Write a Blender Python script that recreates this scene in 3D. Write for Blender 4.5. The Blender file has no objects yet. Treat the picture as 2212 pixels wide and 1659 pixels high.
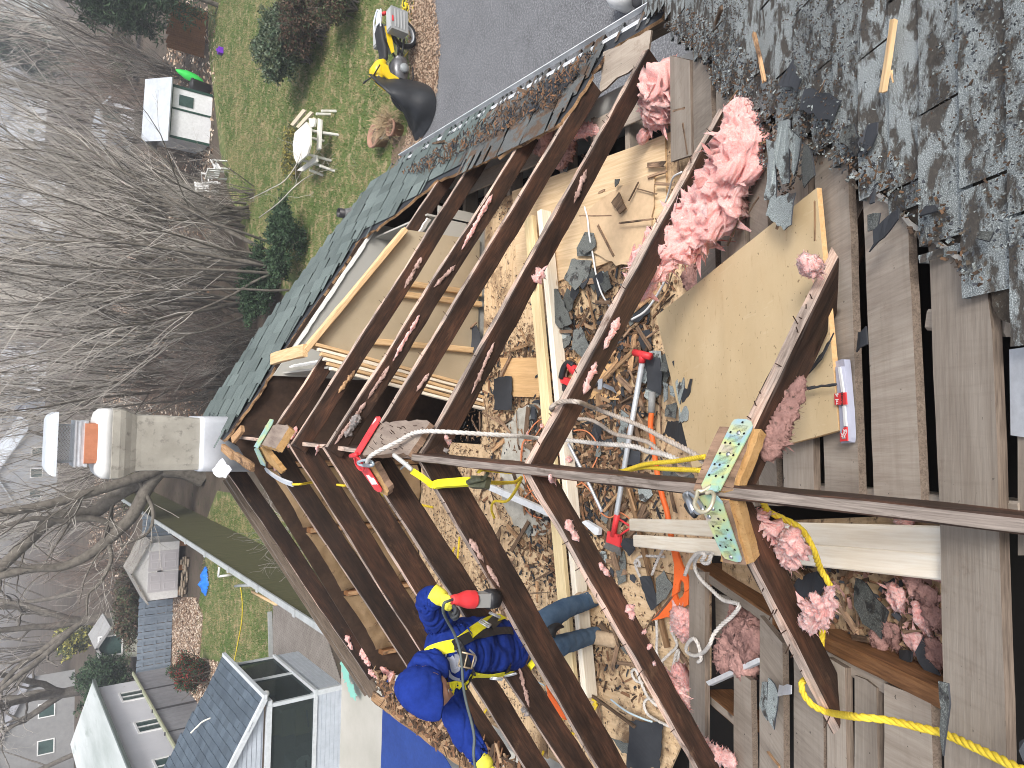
import bpy, bmesh, math, random
from mathutils import Vector, Matrix, noise
from mathutils.bvhtree import BVHTree
from mathutils.geometry import tessellate_polygon
import numpy as np
R = random.Random(7)
V = Vector
C = bpy.context.scene.collection
# ------------------------------------------------------------------ camera
# The photograph lies on its side: its left edge is up.  BX/BY/BZ hold the world axes seen from the upright camera.
FPX = 1534.0
def _n(v): v = V(v); return v.normalized()
_vy = V((775-829.5, -36-1106.0, FPX)); _a = 720-829.5
_b = -(_vy.x*_a + FPX*FPX)/_vy.y
_D = _n((_a, _b, FPX)); BY = _vy.normalized(); BZ = -_D; BX = BY.cross(BZ)
def w2(v): return V((v.dot(BX), v.dot(BY), v.dot(BZ)))
def ray(x, y): return w2(V((1659-y-829.5, x-1106.0, FPX)))
G = -7.1                                    # street level; the camera is the origin of heights
FL = -3.3                                   # attic floor
XR, SL = -.19, .62                          # ridge line and roof pitch
def onz(x, y, z): d = ray(x, y); return d*(z/d.z)
def onY(x, y, Y): d = ray(x, y); return d*(Y/d.y)
def onX(x, y, X): d = ray(x, y); return d*(X/d.x)
def onR(x, y, off=0): d = ray(x, y); return d*((-1.6+off+XR*SL)/(d.z+d.x*SL))
def onL(x, y, off=0): d = ray(x, y); return d*((-1.6+off-XR*SL)/(d.z-d.x*SL))
def onM(x, y, off=0, y0=.45, q=.65): d = ray(x, y); return d*((-1.6+off+y0*q)/(d.z+d.y*q))
def Z(c, r, x, y): return (553*c+x/3, 553*r+y/3)
scene = bpy.context.scene
cam = bpy.data.cameras.new('camera'); co = bpy.data.objects.new('camera', cam); C.objects.link(co)
cx, cy, cz = w2(V((0, 1, 0))), w2(V((1, 0, 0))), -w2(V((0, 0, 1)))
co.matrix_world = Matrix((cx, cy, cz)).transposed().to_4x4()
cam.sensor_fit = 'HORIZONTAL'; cam.sensor_width = 36; cam.lens = FPX/2212*36
cam.clip_start = .05; cam.clip_end = 3000
scene.camera = co
# ------------------------------------------------------------------ sky, sun, exposure
SE, SR = math.radians(52), math.radians(150)
w = bpy.data.worlds.new('World'); scene.world = w; w.use_nodes = True
nt = w.node_tree; bg = nt.nodes['Background']
sky = nt.nodes.new('ShaderNodeTexSky'); sky.sky_type = 'NISHITA'; sky.sun_disc = False
sky.sun_elevation = SE; sky.sun_rotation = SR; sky.dust_density = 4; sky.air_density = 1
hs = nt.nodes.new('ShaderNodeHueSaturation'); hs.inputs['Saturation'].default_value = .42
nt.links.new(sky.outputs[0], hs.inputs['Color']); nt.links.new(hs.outputs[0], bg.inputs[0])
bg.inputs[1].default_value = .135
sl = bpy.data.lights.new('sun', 'SUN'); sl.energy = 1.5; sl.angle = math.radians(14); sl.color = (1, .965, .92)
so = bpy.data.objects.new('sun', sl); C.objects.link(so)
so.rotation_euler = V((math.sin(SR)*math.cos(SE), math.cos(SR)*math.cos(SE), math.sin(SE))).to_track_quat('Z', 'Y').to_euler()
scene.view_settings.view_transform = 'Standard'; scene.view_settings.look = 'None'
scene.view_settings.exposure = .88; scene.view_settings.gamma = 1
scene.cycles.max_bounces = 6; scene.cycles.diffuse_bounces = 4; scene.cycles.use_denoising = True
scene.cycles.transparent_max_bounces = 8; scene.cycles.filter_width = 1.0
# ------------------------------------------------------------------ materials
MT = {}
def mat(name, col=(.5, .5, .5), rough=.8, metal=0.0, build=None, spec=.3):
    if name in MT: return MT[name]
    m = bpy.data.materials.new(name); m.use_nodes = True
    b = m.node_tree.nodes['Principled BSDF']
    b.inputs['Base Color'].default_value = (*col, 1); b.inputs['Roughness'].default_value = rough
    b.inputs['Metallic'].default_value = metal
    b.inputs['Specular IOR Level'].default_value = spec
    if build: build(m.node_tree, b)
    MT[name] = m; return m
class NB:
    def __init__(s, t): s.t = t
    def n(s, kind, **k):
        o = s.t.nodes.new('ShaderNode'+kind)
        for a, v in k.items():
            if hasattr(o, a) and a not in ('Scale',): setattr(o, a, v)
        return o
    def lk(s, a, b): s.t.links.new(a, b)
    def coord(s, scale=(1, 1, 1), kind='Object', rnd=True):
        tc = s.n('TexCoord'); mp = s.n('Mapping'); mp.inputs['Scale'].default_value = scale
        s.lk(tc.outputs[kind], mp.inputs['Vector'])
        if rnd:
            oi = s.n('ObjectInfo'); m = s.n('Math'); m.operation = 'MULTIPLY'; m.inputs[1].default_value = 57
            s.lk(oi.outputs['Random'], m.inputs[0]); s.lk(m.outputs[0], mp.inputs['Location'])
        return mp.outputs[0]
    def noise(s, vec, scale, detail=6, rough=.6, dist=0):
        n = s.n('TexNoise'); n.inputs['Scale'].default_value = scale; n.inputs['Detail'].default_value = detail
        n.inputs['Roughness'].default_value = rough; n.inputs['Distortion'].default_value = dist
        s.lk(vec, n.inputs['Vector']); return n.outputs['Fac']
    def ramp(s, fac, stops, interp='LINEAR'):
        r = s.n('ValToRGB'); r.color_ramp.interpolation = interp
        e = r.color_ramp.elements
        while len(e) < len(stops): e.new(.5)
        for i, (p, c) in enumerate(stops):
            e[i].position = p; e[i].color = (*(c if hasattr(c, '__len__') else (c, c, c)), 1)
        s.lk(fac, r.inputs[0]); return r.outputs[0]
    def mix(s, fac, a, b, mode='MIX'):
        m = s.n('Mix'); m.data_type = 'RGBA'; m.blend_type = mode
        if isinstance(fac, (int, float)): m.inputs[0].default_value = fac
        else: s.lk(fac, m.inputs[0])
        for i, v in ((6, a), (7, b)):
            if isinstance(v, tuple): m.inputs[i].default_value = (*v, 1)
            else: s.lk(v, m.inputs[i])
        return m.outputs[2]
    def mul(s, a, b):
        m = s.n('Math'); m.operation = 'MULTIPLY'
        for i, v in enumerate((a, b)):
            if isinstance(v, (int, float)): m.inputs[i].default_value = v
            else: s.lk(v, m.inputs[i])
        return m.outputs[0]
    def bump(s, b, h, dist=.004, strength=.6):
        n = s.n('Bump'); n.inputs['Distance'].default_value = dist; n.inputs['Strength'].default_value = strength
        s.lk(h, n.inputs['Height']); s.lk(n.outputs[0], b.inputs['Normal'])
    def val(s, col, amt=.25):
        """per-object brightness change"""
        oi = s.n('ObjectInfo'); h = s.n('HueSaturation')
        m = s.n('MapRange'); m.inputs['To Min'].default_value = 1-amt; m.inputs['To Max'].default_value = 1+amt
        s.lk(oi.outputs['Random'], m.inputs[0]); s.lk(m.outputs[0], h.inputs['Value']); s.lk(col, h.inputs['Color'])
        return h.outputs[0]
def wood(name, dark, light, stain=None, sc=1.0, rough=.75, amt=.2, stain_lo=.55, knots=0, spec=.25, bump=.002, ss=1.0):
    def f(t, b):
        k = NB(t); v = k.coord((1.2*sc, 14*sc, 14*sc))
        g = k.noise(v, 3.5, 8, .65, 1.2)
        fine = k.noise(k.coord((6*sc, 160*sc, 160*sc)), 1.2, 3, .6)
        c = k.ramp(g, [(.32, dark), (.52, tuple((a+b_)/2 for a, b_ in zip(dark, light))), (.68, light)])
        c = k.mix(.35, c, k.ramp(fine, [(.35, tuple(x*(.45 if dark[0] < .4 else .84) for x in dark)), (.6, light)]), 'MIX')
        if name.startswith('rafter'): c = k.mix(1.0, c, k.ramp(k.noise(k.coord((.9, 3, 3)), 2.6, 6, .7), [(.3, .35), (.48, 1.0), (.70, (2.3, 1.9, 1.7))]), 'MULTIPLY')
        if stain:
            s = k.noise(k.coord((2.2*ss, 5*ss, 5*ss)), 2.2, 7, .68)
            c = k.mix(k.ramp(s, [(stain_lo, 0.0), (stain_lo+.12, 1.0)]), c, stain)
        if knots:
            vo = k.n('TexVoronoi'); k.lk(k.coord((2.2, 7, 7)), vo.inputs['Vector']); vo.inputs['Scale'].default_value = 1.1
            c = k.mix(k.ramp(vo.outputs['Distance'], [(.05, 1.0), (.1, 0.0)]), c, (dark[0]*.55, dark[1]*.4, dark[2]*.3))
        c = k.val(c, amt)
        k.lk(c, b.inputs['Base Color']); k.bump(b, fine, bump, .7)
    return mat(name, dark, rough, build=f, spec=spec)
WD = {
 'rafter': wood('rafter_wood', (.012, .0066, .0048), (.058, .030, .0185), (.11, .062, .036), stain_lo=.62, rough=.62, spec=.35, amt=.3),
 'rtop': wood('rafter_edge_wood', (.20, .145, .115), (.50, .41, .35), (.08, .045, .03), stain_lo=.56, rough=.85, amt=.2),
 'ridge': wood('ridge_wood', (.10, .08, .068), (.27, .23, .2), (.05, .035, .025), stain_lo=.6, rough=.85),
 'plank': wood('plank_wood', (.26, .215, .17), (.40, .34, .28), (.30, .21, .13), sc=.8, stain_lo=.66, rough=.85, amt=.12),
 'planke': wood('plank_edge_wood', (.10, .075, .058), (.23, .18, .14), sc=1.2, rough=.9, amt=.12),
 'new': wood('new_lumber', (.82, .71, .54), (.93, .87, .75), sc=.5, rough=.65, amt=.05, knots=1, bump=.0005),
 'stud': wood('stud_lumber', (.52, .32, .15), (.76, .55, .32), sc=.8, rough=.65, amt=.1, knots=1, bump=.0005),
 'board': wood('orange_board', (.50, .30, .13), (.66, .43, .22), sc=.6, rough=.6, amt=.08, bump=.0005),
 'broken': wood('broken_wood', (.20, .105, .05), (.52, .33, .18), (.07, .04, .025), stain_lo=.5, rough=.85, amt=.35),
 'lath': wood('debris_wood', (.10, .06, .04), (.33, .22, .14), (.05, .035, .025), stain_lo=.52, rough=.9, amt=.45),
 'brown': wood('brown_joist', (.10, .042, .016), (.27, .13, .055), sc=.8, rough=.7, amt=.1),
 'mdf': None, 'ply': None,
}
def _plank(t, b):
    k = NB(t); v = k.coord((1, 5, 5)); fine = k.noise(k.coord((3, 55, 55)), 2, 5, .65); saw = k.noise(k.coord((30, 2.5, 2.5)), 1.4, 4, .6, .6)
    c = k.ramp(k.noise(v, 1.3, 6, .62, .6), [(.3, (.215, .175, .14)), (.5, (.31, .26, .21)), (.7, (.40, .345, .285))])
    c = k.mix(.22, c, k.ramp(fine, [(.3, (.12, .09, .07)), (.65, (.46, .41, .35))])); c = k.mix(k.ramp(saw, [(.5, 0.0), (.72, .22)]), c, (.17, .135, .105))
    s = k.noise(k.coord((1, 1, 1)), 5, 9, .72, .4); c = k.mix(k.ramp(s, [(.60, 0.0), (.72, .6)]), c, (.15, .10, .07))
    s2 = k.noise(k.coord((1, 1, 1)), 38, 3, .6); c = k.mix(k.ramp(s2, [(.70, 0.0), (.74, .85)]), c, (.05, .038, .03))
    oi = k.n('TexVoronoi'); oi.inputs['Scale'].default_value = 1.0; k.lk(k.coord((1.6, 3.5, 3.5)), oi.inputs['Vector']); c = k.mix(k.ramp(oi.outputs['Distance'], [(.035, .9), (.07, 0.0)]), c, (.06, .035, .022))
    c = k.val(c, .2); k.lk(c, b.inputs['Base Color']); k.bump(b, fine, .002, .6)
WD['plank'] = mat('weathered_plank', (.3, .26, .2), .88, build=_plank)
def _mdf(t, b):
    k = NB(t); c = k.ramp(k.noise(k.coord((1, 1, 1)), 2.5, 6, .6), [(.3, (.58, .43, .24)), (.7, (.69, .54, .33))])
    s = k.noise(k.coord((25, 6, 6)), 2, 5, .7)
    c = k.mix(k.ramp(s, [(.60, 0.0), (.75, .55)]), c, (.42, .26, .12))
    sp = k.noise(k.coord((1, 1, 1)), 45, 3, .6); c = k.mix(k.ramp(sp, [(.66, 0.0), (.70, .8)]), c, (.20, .12, .06)); sc_ = k.noise(k.coord((1.2, 9, 1)), 5, 4, .6, 1.2); c = k.mix(k.ramp(sc_, [(.62, 0.0), (.68, .22)]), c, (.75, .62, .42)); k.lk(c, b.inputs['Base Color'])
WD['mdf'] = mat('fibreboard', (.6, .42, .24), .6, build=_mdf)
def _ply(t, b):
    k = NB(t)
    c = k.ramp(k.noise(k.coord((1.5, 12, 12)), 3, 7, .6, 1.5), [(.3, (.50, .34, .19)), (.7, (.70, .53, .34))])
    s = k.noise(k.coord((1, 1, 1)), 3.2, 10, .72, .4)
    c = k.mix(k.ramp(s, [(.50, 0.0), (.62, .85)]), c, (.16, .095, .055))
    s2 = k.noise(k.coord((1, 1, 1)), 26, 6, .7)
    c = k.mix(k.ramp(s2, [(.56, 0.0), (.64, .9)]), c, (.085, .05, .033)); k.lk(c, b.inputs['Base Color'])
    k.bump(b, s2, .006, .5)
WD['ply'] = mat('dusty_plywood', (.6, .45, .3), .85, build=_ply)
def granule(name, base, hi, bare, lo=.5, rough=.9, kind='Object', stretch=(1, 1, 1), psc=9, amt=.12, w_=.05):
    def f(t, b):
        k = NB(t)
        v = k.coord(stretch, kind, kind == 'Object'); v2 = k.coord((1, 1, 1), kind, kind == 'Object')
        gr = k.noise(v2, 330, 2, .5); big = k.noise(v2, 2.2, 4, .6)
        c = k.mix(k.ramp(big, [(.35, 0.0), (.65, 1.0)]), base, hi)
        c = k.mix(.55, c, k.ramp(gr, [(.32, tuple(x*.35 for x in base)), (.5, base), (.68, tuple(min(1, x*1.9) for x in hi))]))
        p = k.noise(v, psc, 9, .68, .3)
        c = k.mix(k.ramp(p, [(lo, 0.0), (lo+w_, 1.0)]), c, k.mix(k.ramp(k.noise(v2, 60, 4, .7), [(.5, 0.0), (.7, .45)]), bare, (.17, .15, .12)))
        if kind == 'UV':
            at = k.n('Attribute'); at.attribute_name = 'tab'; c = k.mix(1.0, c, k.ramp(at.outputs['Fac'], [(0.0, .78), (1.0, 1.16)]), 'MULTIPLY')
        c = k.val(c, amt); k.lk(c, b.inputs['Base Color'])
        h = k.mix(.5, k.ramp(p, [(lo, 1.0), (lo+.08, 0.0)]), gr); k.bump(b, h, .004, .9)
    return mat(name, base, rough, build=f)
SH_NEAR = granule('worn_shingles', (.205, .225, .222), (.35, .375, .372), (.070, .062, .054), lo=.485, kind='UV', stretch=(.8, 1.6, 1), psc=11, w_=.07)
SH_FAR = granule('shingles', (.085, .108, .104), (.15, .18, .172), (.03, .03, .03), lo=.64, kind='UV', psc=6)
SH_DIRT = granule('dirty_shingles', (.075, .08, .082), (.12, .125, .12), (.10, .065, .045), lo=.5, kind='UV', psc=7)
SH_PC = granule('shingle_piece', (.19, .215, .21), (.30, .33, .325), (.05, .048, .046), lo=.55, amt=.4, psc=14)
SH_PG = granule('dark_shingle_piece', (.085, .09, .085), (.15, .16, .15), (.035, .035, .036), lo=.55, amt=.4, psc=14)
def noisy(name, a, b_, scale=3, rough=.85, c_=None, lo=.6, bump=0, coord='Object', rnd=True, st=(1, 1, 1), amt=0, metal=0, spec=.3, detail=6, bs=None):
    def f(t, b):
        k = NB(t); v = k.coord(st, coord, rnd); n1 = k.noise(v, scale, detail, .62)
        c = k.ramp(n1, [(.3, a), (.7, b_)])
        n2 = k.noise(v, scale*6.3, 6, .65)
        if c_: c = k.mix(k.ramp(n2, [(lo, 0.0), (lo+.1, 1.0)]), c, c_)
        else: c = k.mix(.25, c, k.ramp(n2, [(.3, tuple(x*.6 for x in a)), (.7, tuple(min(1, x*1.25) for x in b_))]))
        if amt: c = k.val(c, amt)
        k.lk(c, b.inputs['Base Color'])
        if bump: k.bump(b, n2 if not bs else k.noise(v, bs, 6, .7), bump, .7)
    return mat(name, a, rough, metal, build=f, spec=spec)
def spk(t, b):
    k = NB(t); v = k.coord((1, 1, 1), rnd=False); c = k.ramp(k.noise(v, .8, 6, .6), [(.3, (.10, .103, .11)), (.7, (.155, .158, .168))]); f = k.noise(v, 34, 3, .8); c = k.mix(.42, c, k.ramp(f, [(.36, (.03, .03, .034)), (.5, (.125, .128, .135)), (.64, (.42, .43, .45))])); w_ = k.noise(v, 1.1, 8, .75, 1.2); c = k.mix(k.ramp(w_, [(.493, 0.0), (.5, .8), (.507, 0.0)]), c, (.035, .035, .037)); k.lk(c, b.inputs['Base Color'])
FELT = noisy('tar_paper', (.022, .024, .028), (.05, .054, .062), 4, .7, (.11, .10, .09), .66, .002, amt=.3)
CRUMB = noisy('roof_dirt', (.035, .028, .022), (.10, .08, .06), 20, .95, (.2, .2, .17), .6, .004)
def wool(t, b):
    k = NB(t); v = k.coord((1, 1, 1)); n1 = k.noise(v, 5, 5, .6, 1.5); fib = k.noise(v, 42, 8, .75, 3.5); d = k.noise(v, 9, 8, .7, .5)
    c = k.ramp(n1, [(.3, (.72, .25, .24)), (.5, (.86, .39, .36)), (.7, (.92, .56, .52))])
    c = k.mix(.6, c, k.ramp(fib, [(.3, (.56, .20, .18)), (.48, (.88, .44, .40)), (.64, (.97, .74, .70))]))
    c = k.mix(k.ramp(d, [(.63, 0.0), (.73, .55)]), c, (.30, .19, .14)); c = k.val(c, .06); k.lk(c, b.inputs['Base Color']); k.bump(b, fib, .010, .8); b.inputs['Subsurface Weight'].default_value = .55; b.inputs['Subsurface Radius'].default_value = (1.0, .55, .45); b.inputs['Subsurface Scale'].default_value = .03
PINK = mat('pink_insulation', (.8, .45, .4), 1.0, build=wool, spec=0)
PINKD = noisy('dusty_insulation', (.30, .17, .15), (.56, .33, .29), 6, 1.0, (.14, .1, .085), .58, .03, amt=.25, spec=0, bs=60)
KRAFT = noisy('kraft_paper', (.15, .10, .052), (.29, .20, .115), 2.5, .55, (.045, .028, .018), .62, .01, amt=.12)
DRYB = noisy('drywall_back', (.37, .30, .20), (.46, .38, .265), 2, .8, (.3, .23, .15), .68)
WHITEP = mat('white_plaster', (.78, .77, .74), .8)
GREYW = mat('grey_wall_paint', (.40, .39, .355), .7)
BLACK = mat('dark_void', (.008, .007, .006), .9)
WMET = noisy('white_metal', (.62, .64, .66), (.74, .76, .78), 3, .4)
GALV = noisy('galvanised_metal', (.50, .52, .55), (.68, .70, .73), 5, .42, metal=.55)
STEEL = mat('steel', (.55, .56, .57), .35, 1)
STUCCO = noisy('chimney_stucco', (.25, .235, .20), (.42, .40, .35), 2.2, .9, (.22, .205, .18), .56, .005, rnd=False)
STUCW = noisy('white_cement', (.54, .54, .53), (.66, .66, .65), 4, .8, (.6, .6, .58), .6, .003)
TERRA = noisy('terracotta', (.42, .16, .085), (.50, .21, .12), 4, .8)
def ano(t, b):
    k = NB(t); c = k.ramp(k.noise(k.coord((1, 1, 1)), 9, 3, .5, .6), [(.3, (.66, .52, .50)), (.42, (.62, .66, .30)), (.52, (.40, .62, .45)), (.6, (.38, .55, .62)), (.72, (.62, .64, .32))])
    k.lk(c, b.inputs['Base Color'])
ZINC = mat('yellow_zinc_plate', (.6, .6, .35), .38, .45, build=ano)
RED = noisy('red_paint', (.62, .03, .04), (.70, .06, .06), 9, .45, (.4, .02, .02), .66)
ORANGE = noisy('orange_paint', (.75, .12, .025), (.82, .18, .04), 9, .5, (.30, .06, .02), .64)
YEL = noisy('yellow_rope', (.62, .43, .02), (.78, .60, .06), 30, .7)
YELW = noisy('yellow_webbing', (.80, .70, .015), (.90, .82, .04), 30, .7, st=(1, 1, 1))
ROPE = noisy('white_rope', (.42, .39, .355), (.68, .65, .61), 14, .85)
ROPEG = noisy('grey_rope', (.30, .25, .21), (.52, .46, .40), 14, .85)
RUB = mat('black_rubber', (.02, .02, .022), .6)
BLK = mat('black_plastic', (.025, .025, .028), .45)
GREYP = mat('grey_plastic', (.30, .30, .29), .5)
WHT = mat('white_plastic', (.75, .75, .74), .5)
BLUEF = noisy('blue_hoodie', (.008, .022, .14), (.016, .040, .25), 6, .9, bump=.003, spec=.1)
JEAN = noisy('jeans', (.045, .085, .15), (.11, .17, .25), 7, .9, (.2, .24, .27), .68, .003, spec=.1)
LEATH = noisy('tan_boot', (.34, .24, .15), (.50, .38, .26), 8, .8, spec=.15)
SKIN = mat('skin', (.48, .27, .19), .55)
# ------------------------------------------------------------------ object helpers
def tag(o, label=None, cat=None, group=None, kind=None):
    if label: o['label'] = label
    if cat: o['category'] = cat
    if group: o['group'] = group
    if kind: o['kind'] = kind
    return o
def empty(name, loc, label=None, cat=None, group=None, kind=None):
    o = bpy.data.objects.new(name, None); C.objects.link(o); o.location = loc; o.empty_display_size = .1
    o['_loc'] = list(loc); del o['_loc']
    return tag(o, label, cat, group, kind)
def par(o, p):
    """parent while keeping world coordinates"""
    if p is None: return o
    o.parent = p
    M = Matrix.Identity(4); q = p; chain = []
    while q is not None: chain.append(q); q = q.parent
    for q in reversed(chain): M = M @ q.matrix_parent_inverse @ q.matrix_basis
    o.matrix_parent_inverse = M.inverted(); return o
class MB:
    def __init__(s): s.v = []; s.f = []; s.m = []
    def add(s, vs, fs, mi=0):
        k = len(s.v); s.v += [tuple(v) for v in vs]; s.f += [tuple(i+k for i in f) for f in fs]; s.m += [mi]*len(fs); return s
    def box(s, lo, hi, M=None, mi=0):
        p = [V((x, y, z)) for z in (lo[2], hi[2]) for y in (lo[1], hi[1]) for x in (lo[0], hi[0])]
        if M: p = [M @ q for q in p]
        return s.add(p, [(0, 2, 3, 1), (4, 5, 7, 6), (0, 1, 5, 4), (2, 6, 7, 3), (0, 4, 6, 2), (1, 3, 7, 5)], mi)
    def bar(s, a, b, w_, h, up=V((0, 0, 1)), mi=0):
        a, b = V(a), V(b); x = (b-a); L = x.length
        if L < 1e-6: return s
        x /= L; y = up.cross(x)
        if y.length < 1e-4: y = V((0, 1, 0)).cross(x) if abs(x.y) < .9 else V((1, 0, 0)).cross(x)
        y.normalize(); z = x.cross(y)
        M = Matrix((x, y, z)).transposed().to_4x4(); M.translation = a
        return s.box((0, -w_/2, -h/2), (L, w_/2, h/2), M, mi)
    def tube(s, pts, r, n=8, cap=True, mi=0):
        pts = [V(p) for p in pts]; rs = r if hasattr(r, '__len__') else [r]*len(pts)
        t0 = (pts[1]-pts[0]).normalized(); u = t0.orthogonal().normalized(); k = len(s.v); N = len(pts)
        for i, p in enumerate(pts):
            t = (pts[min(i+1, N-1)]-pts[max(i-1, 0)])
            if t.length < 1e-9: t = t0
            t.normalize(); u = (u-t*u.dot(t))
            if u.length < 1e-6: u = t.orthogonal()
            u.normalize(); v = t.cross(u)
            for j in range(n):
                a = 2*math.pi*j/n; s.v.append(tuple(p+(u*math.cos(a)+v*math.sin(a))*rs[i]))
        for i in range(N-1):
            for j in range(n):
                a = k+i*n+j; b = k+i*n+(j+1) % n; s.f.append((a, b, b+n, a+n)); s.m.append(mi)
        if cap: s.f.append(tuple(k+j for j in reversed(range(n)))); s.m.append(mi); s.f.append(tuple(k+(N-1)*n+j for j in range(n))); s.m.append(mi)
        return s
    def lathe(s, c, prof, n=16, axis=V((0, 0, 1)), mi=0):
        axis = V(axis).normalized(); u = axis.orthogonal().normalized(); v = axis.cross(u); k = len(s.v)
        for (r, h) in prof:
            for j in range(n):
                a = 2*math.pi*j/n; s.v.append(tuple(V(c)+axis*h+(u*math.cos(a)+v*math.sin(a))*r))
        for i in range(len(prof)-1):
            for j in range(n):
                a = k+i*n+j; b = k+i*n+(j+1) % n; s.f.append((a, b, b+n, a+n)); s.m.append(mi)
        return s
    def prism(s, pts, th, nrm=None, mi=0):
        """closed polygon (3-D points), extruded by -normal*th"""
        pts = [V(p) for p in pts]
        if nrm is None:
            nrm = V((0, 0, 0))
            for i in range(len(pts)): nrm += pts[i].cross(pts[(i+1) % len(pts)])
            nrm.normalize()
            if nrm.z < 0: nrm = -nrm
        low = [p-nrm*th for p in pts]; n = len(pts)
        tr = tessellate_polygon([pts]); fs = []
        for t in tr:
            a, b, c = (pts[i] for i in t); q = (b-a).cross(c-a).dot(nrm)
            t = t if q > 0 else (t[0], t[2], t[1]); fs.append(t); fs.append((t[2]+n, t[1]+n, t[0]+n))
        sg = sum((pts[i].cross(pts[(i+1) % n])).dot(nrm) for i in range(n))
        for i in range(n):
            j = (i+1) % n; fs.append((i, i+n, j+n, j) if sg > 0 else (i, j, j+n, i+n))
        return s.add(pts+low, fs, mi)
    def obj(s, name, m, parent=None, smooth=False, origin=None, frame=None):
        M = Matrix.Identity(4)
        if frame: M = frame.copy()
        elif origin is not None: M = Matrix.Translation(V(origin))
        elif s.v:
            c = V((0, 0, 0))
            a = np.array(s.v); c = V(((a[:, 0].min()+a[:, 0].max())/2, (a[:, 1].min()+a[:, 1].max())/2, a[:, 2].min())); M = Matrix.Translation(c)
        Mi = M.inverted(); me = bpy.data.meshes.new(name)
        me.from_pydata([tuple(Mi @ V(v)) for v in s.v], [], s.f)
        ms = m if isinstance(m, (list, tuple)) else [m]
        for q in ms: me.materials.append(q)
        if len(ms) > 1: me.polygons.foreach_set('material_index', s.m)
        if smooth: me.polygons.foreach_set('use_smooth', [True]*len(me.polygons))
        me.update(); o = bpy.data.objects.new(name, me); C.objects.link(o)
        o.matrix_basis = M; return par(o, parent)
def frame(o, x, z):
    x = V(x).normalized(); z = V(z); z = (z-x*z.dot(x)).normalized(); y = z.cross(x)
    M = Matrix((x, y, z)).transposed().to_4x4(); M.translation = V(o); return M
def beam(name, a, b, wd, dp, mats, parent=None, up=V((0, 0, 1)), jit=.002, seg=None, rough_end=0, rr=None):
    """a worn plank or rafter: a..b runs along the middle of its upper edge; slot 1 is the upper edge"""
    rr = rr or R
    a, b = V(a), V(b); L = (b-a).length; M = frame(a, b-a, up); n = seg or max(2, int(L/.12)); c = min(wd, dp)*.12
    hw = wd/2; prof = [(-hw+c, 0), (hw-c, 0), (hw, -c), (hw, -dp+c), (hw-c, -dp), (-hw+c, -dp), (-hw, -dp+c), (-hw, -c)]
    s = MB(); vs = []; fs = []; mi = []; wob = rr.uniform(0, 100)
    for i in range(n+1):
        x = L*i/n
        dy = noise.noise(V((x*1.3, wob, 0)))*jit*2.5; dz = noise.noise(V((x*1.3, wob, 9)))*jit*2.5
        for j, (y, z) in enumerate(prof):
            ex = rr.uniform(-1, 1)*rough_end if i in (0, n) else 0
            vs.append((x+ex, y+dy+rr.uniform(-jit, jit), z+dz+rr.uniform(-jit, jit)))
    K = len(prof)
    for i in range(n):
        for j in range(K):
            q = i*K+j; p = i*K+(j+1) % K; fs.append((q, q+K, p+K, p)); mi.append(1 if j in (0,) else 0)
    fs.append(tuple(range(K))); mi.append(0); fs.append(tuple(n*K+j for j in reversed(range(K)))); mi.append(0)
    me = bpy.data.meshes.new(name); me.from_pydata(vs, [], fs)
    for q in (mats if isinstance(mats, (list, tuple)) else [mats]): me.materials.append(q)
    if isinstance(mats, (list, tuple)): me.polygons.foreach_set('material_index', mi)
    me.update(); o = bpy.data.objects.new(name, me); C.objects.link(o); o.matrix_basis = M
    return par(o, parent)
def slab(name, pts, th, m, parent=None, rag=0.0, step=.05, rr=None, smooth=False, bend=0.0):
    """a flat board or sheet with the given outline (top face), ragged on request"""
    rr = rr or R
    pts = [V(p) for p in pts]; n = V((0, 0, 0)); c = sum(pts, V((0, 0, 0)))/len(pts)
    for i in range(len(pts)): n += (pts[i]-c).cross(pts[(i+1) % len(pts)]-c)
    n.normalize()
    if n.dot(c) > 0: n = -n                      # top faces the viewer's side
    if rag:
        out = []
        for i, p in enumerate(pts):
            q = pts[(i+1) % len(pts)]; e = q-p; k = max(1, int(e.length/step)); t = n.cross(e).normalized() if e.length > 1e-6 else V((0, 0, 0))
            for j in range(k):
                u = (j+rr.uniform(-.3, .3)*(j > 0))/k; out.append(p+e*u+t*rr.gauss(0, rag)*(1 if 1 else 0))
        pts = out
    e = max(((pts[(i+1) % len(pts)]-pts[i]) for i in range(len(pts))), key=lambda q: q.length)
    s = MB(); s.prism(pts, th, n)
    if bend:
        ax = e.normalized(); sd = n.cross(ax)
        W = max(abs((p-c).dot(sd)) for p in pts)+1e-6
        s.v = [tuple(V(v)+n*(bend*((V(v)-c).dot(sd)/W)**2)) for v in s.v]
    mm = m if isinstance(m, (list, tuple)) else [m]
    if len(mm) > 1:                                # slot 1: the edges and underside
        nt_ = len(tessellate_polygon([pts]))
        s.m = [0 if (i < 2*nt_ and i % 2 == 0) else 1 for i in range(len(s.f))]
    return s.obj(name, m, parent, smooth, frame=frame(c, e, n))
def cr(pts, n=8):
    """Catmull-Rom through pts"""
    P = [V(p) for p in pts]; P = [P[0]*2-P[1]]+P+[P[-1]*2-P[-2]]; out = []
    for i in range(1, len(P)-2):
        a, b, c, d = P[i-1:i+3]
        for j in range(n):
            t = j/n; out.append(.5*((2*b)+(c-a)*t+(2*a-5*b+4*c-d)*t*t+(3*b-a-3*c+d)*t**3))
    out.append(P[-2]); return out
def resample(pts, step):
    out = [pts[0]]; acc = 0
    for i in range(len(pts)-1):
        a, b = pts[i], pts[i+1]; L = (b-a).length
        while acc+L >= step and L > 1e-9:
            t = (step-acc)/L; a = a+(b-a)*t; out.append(a); L = (b-a).length; acc = 0
        acc += L
    return out
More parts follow.
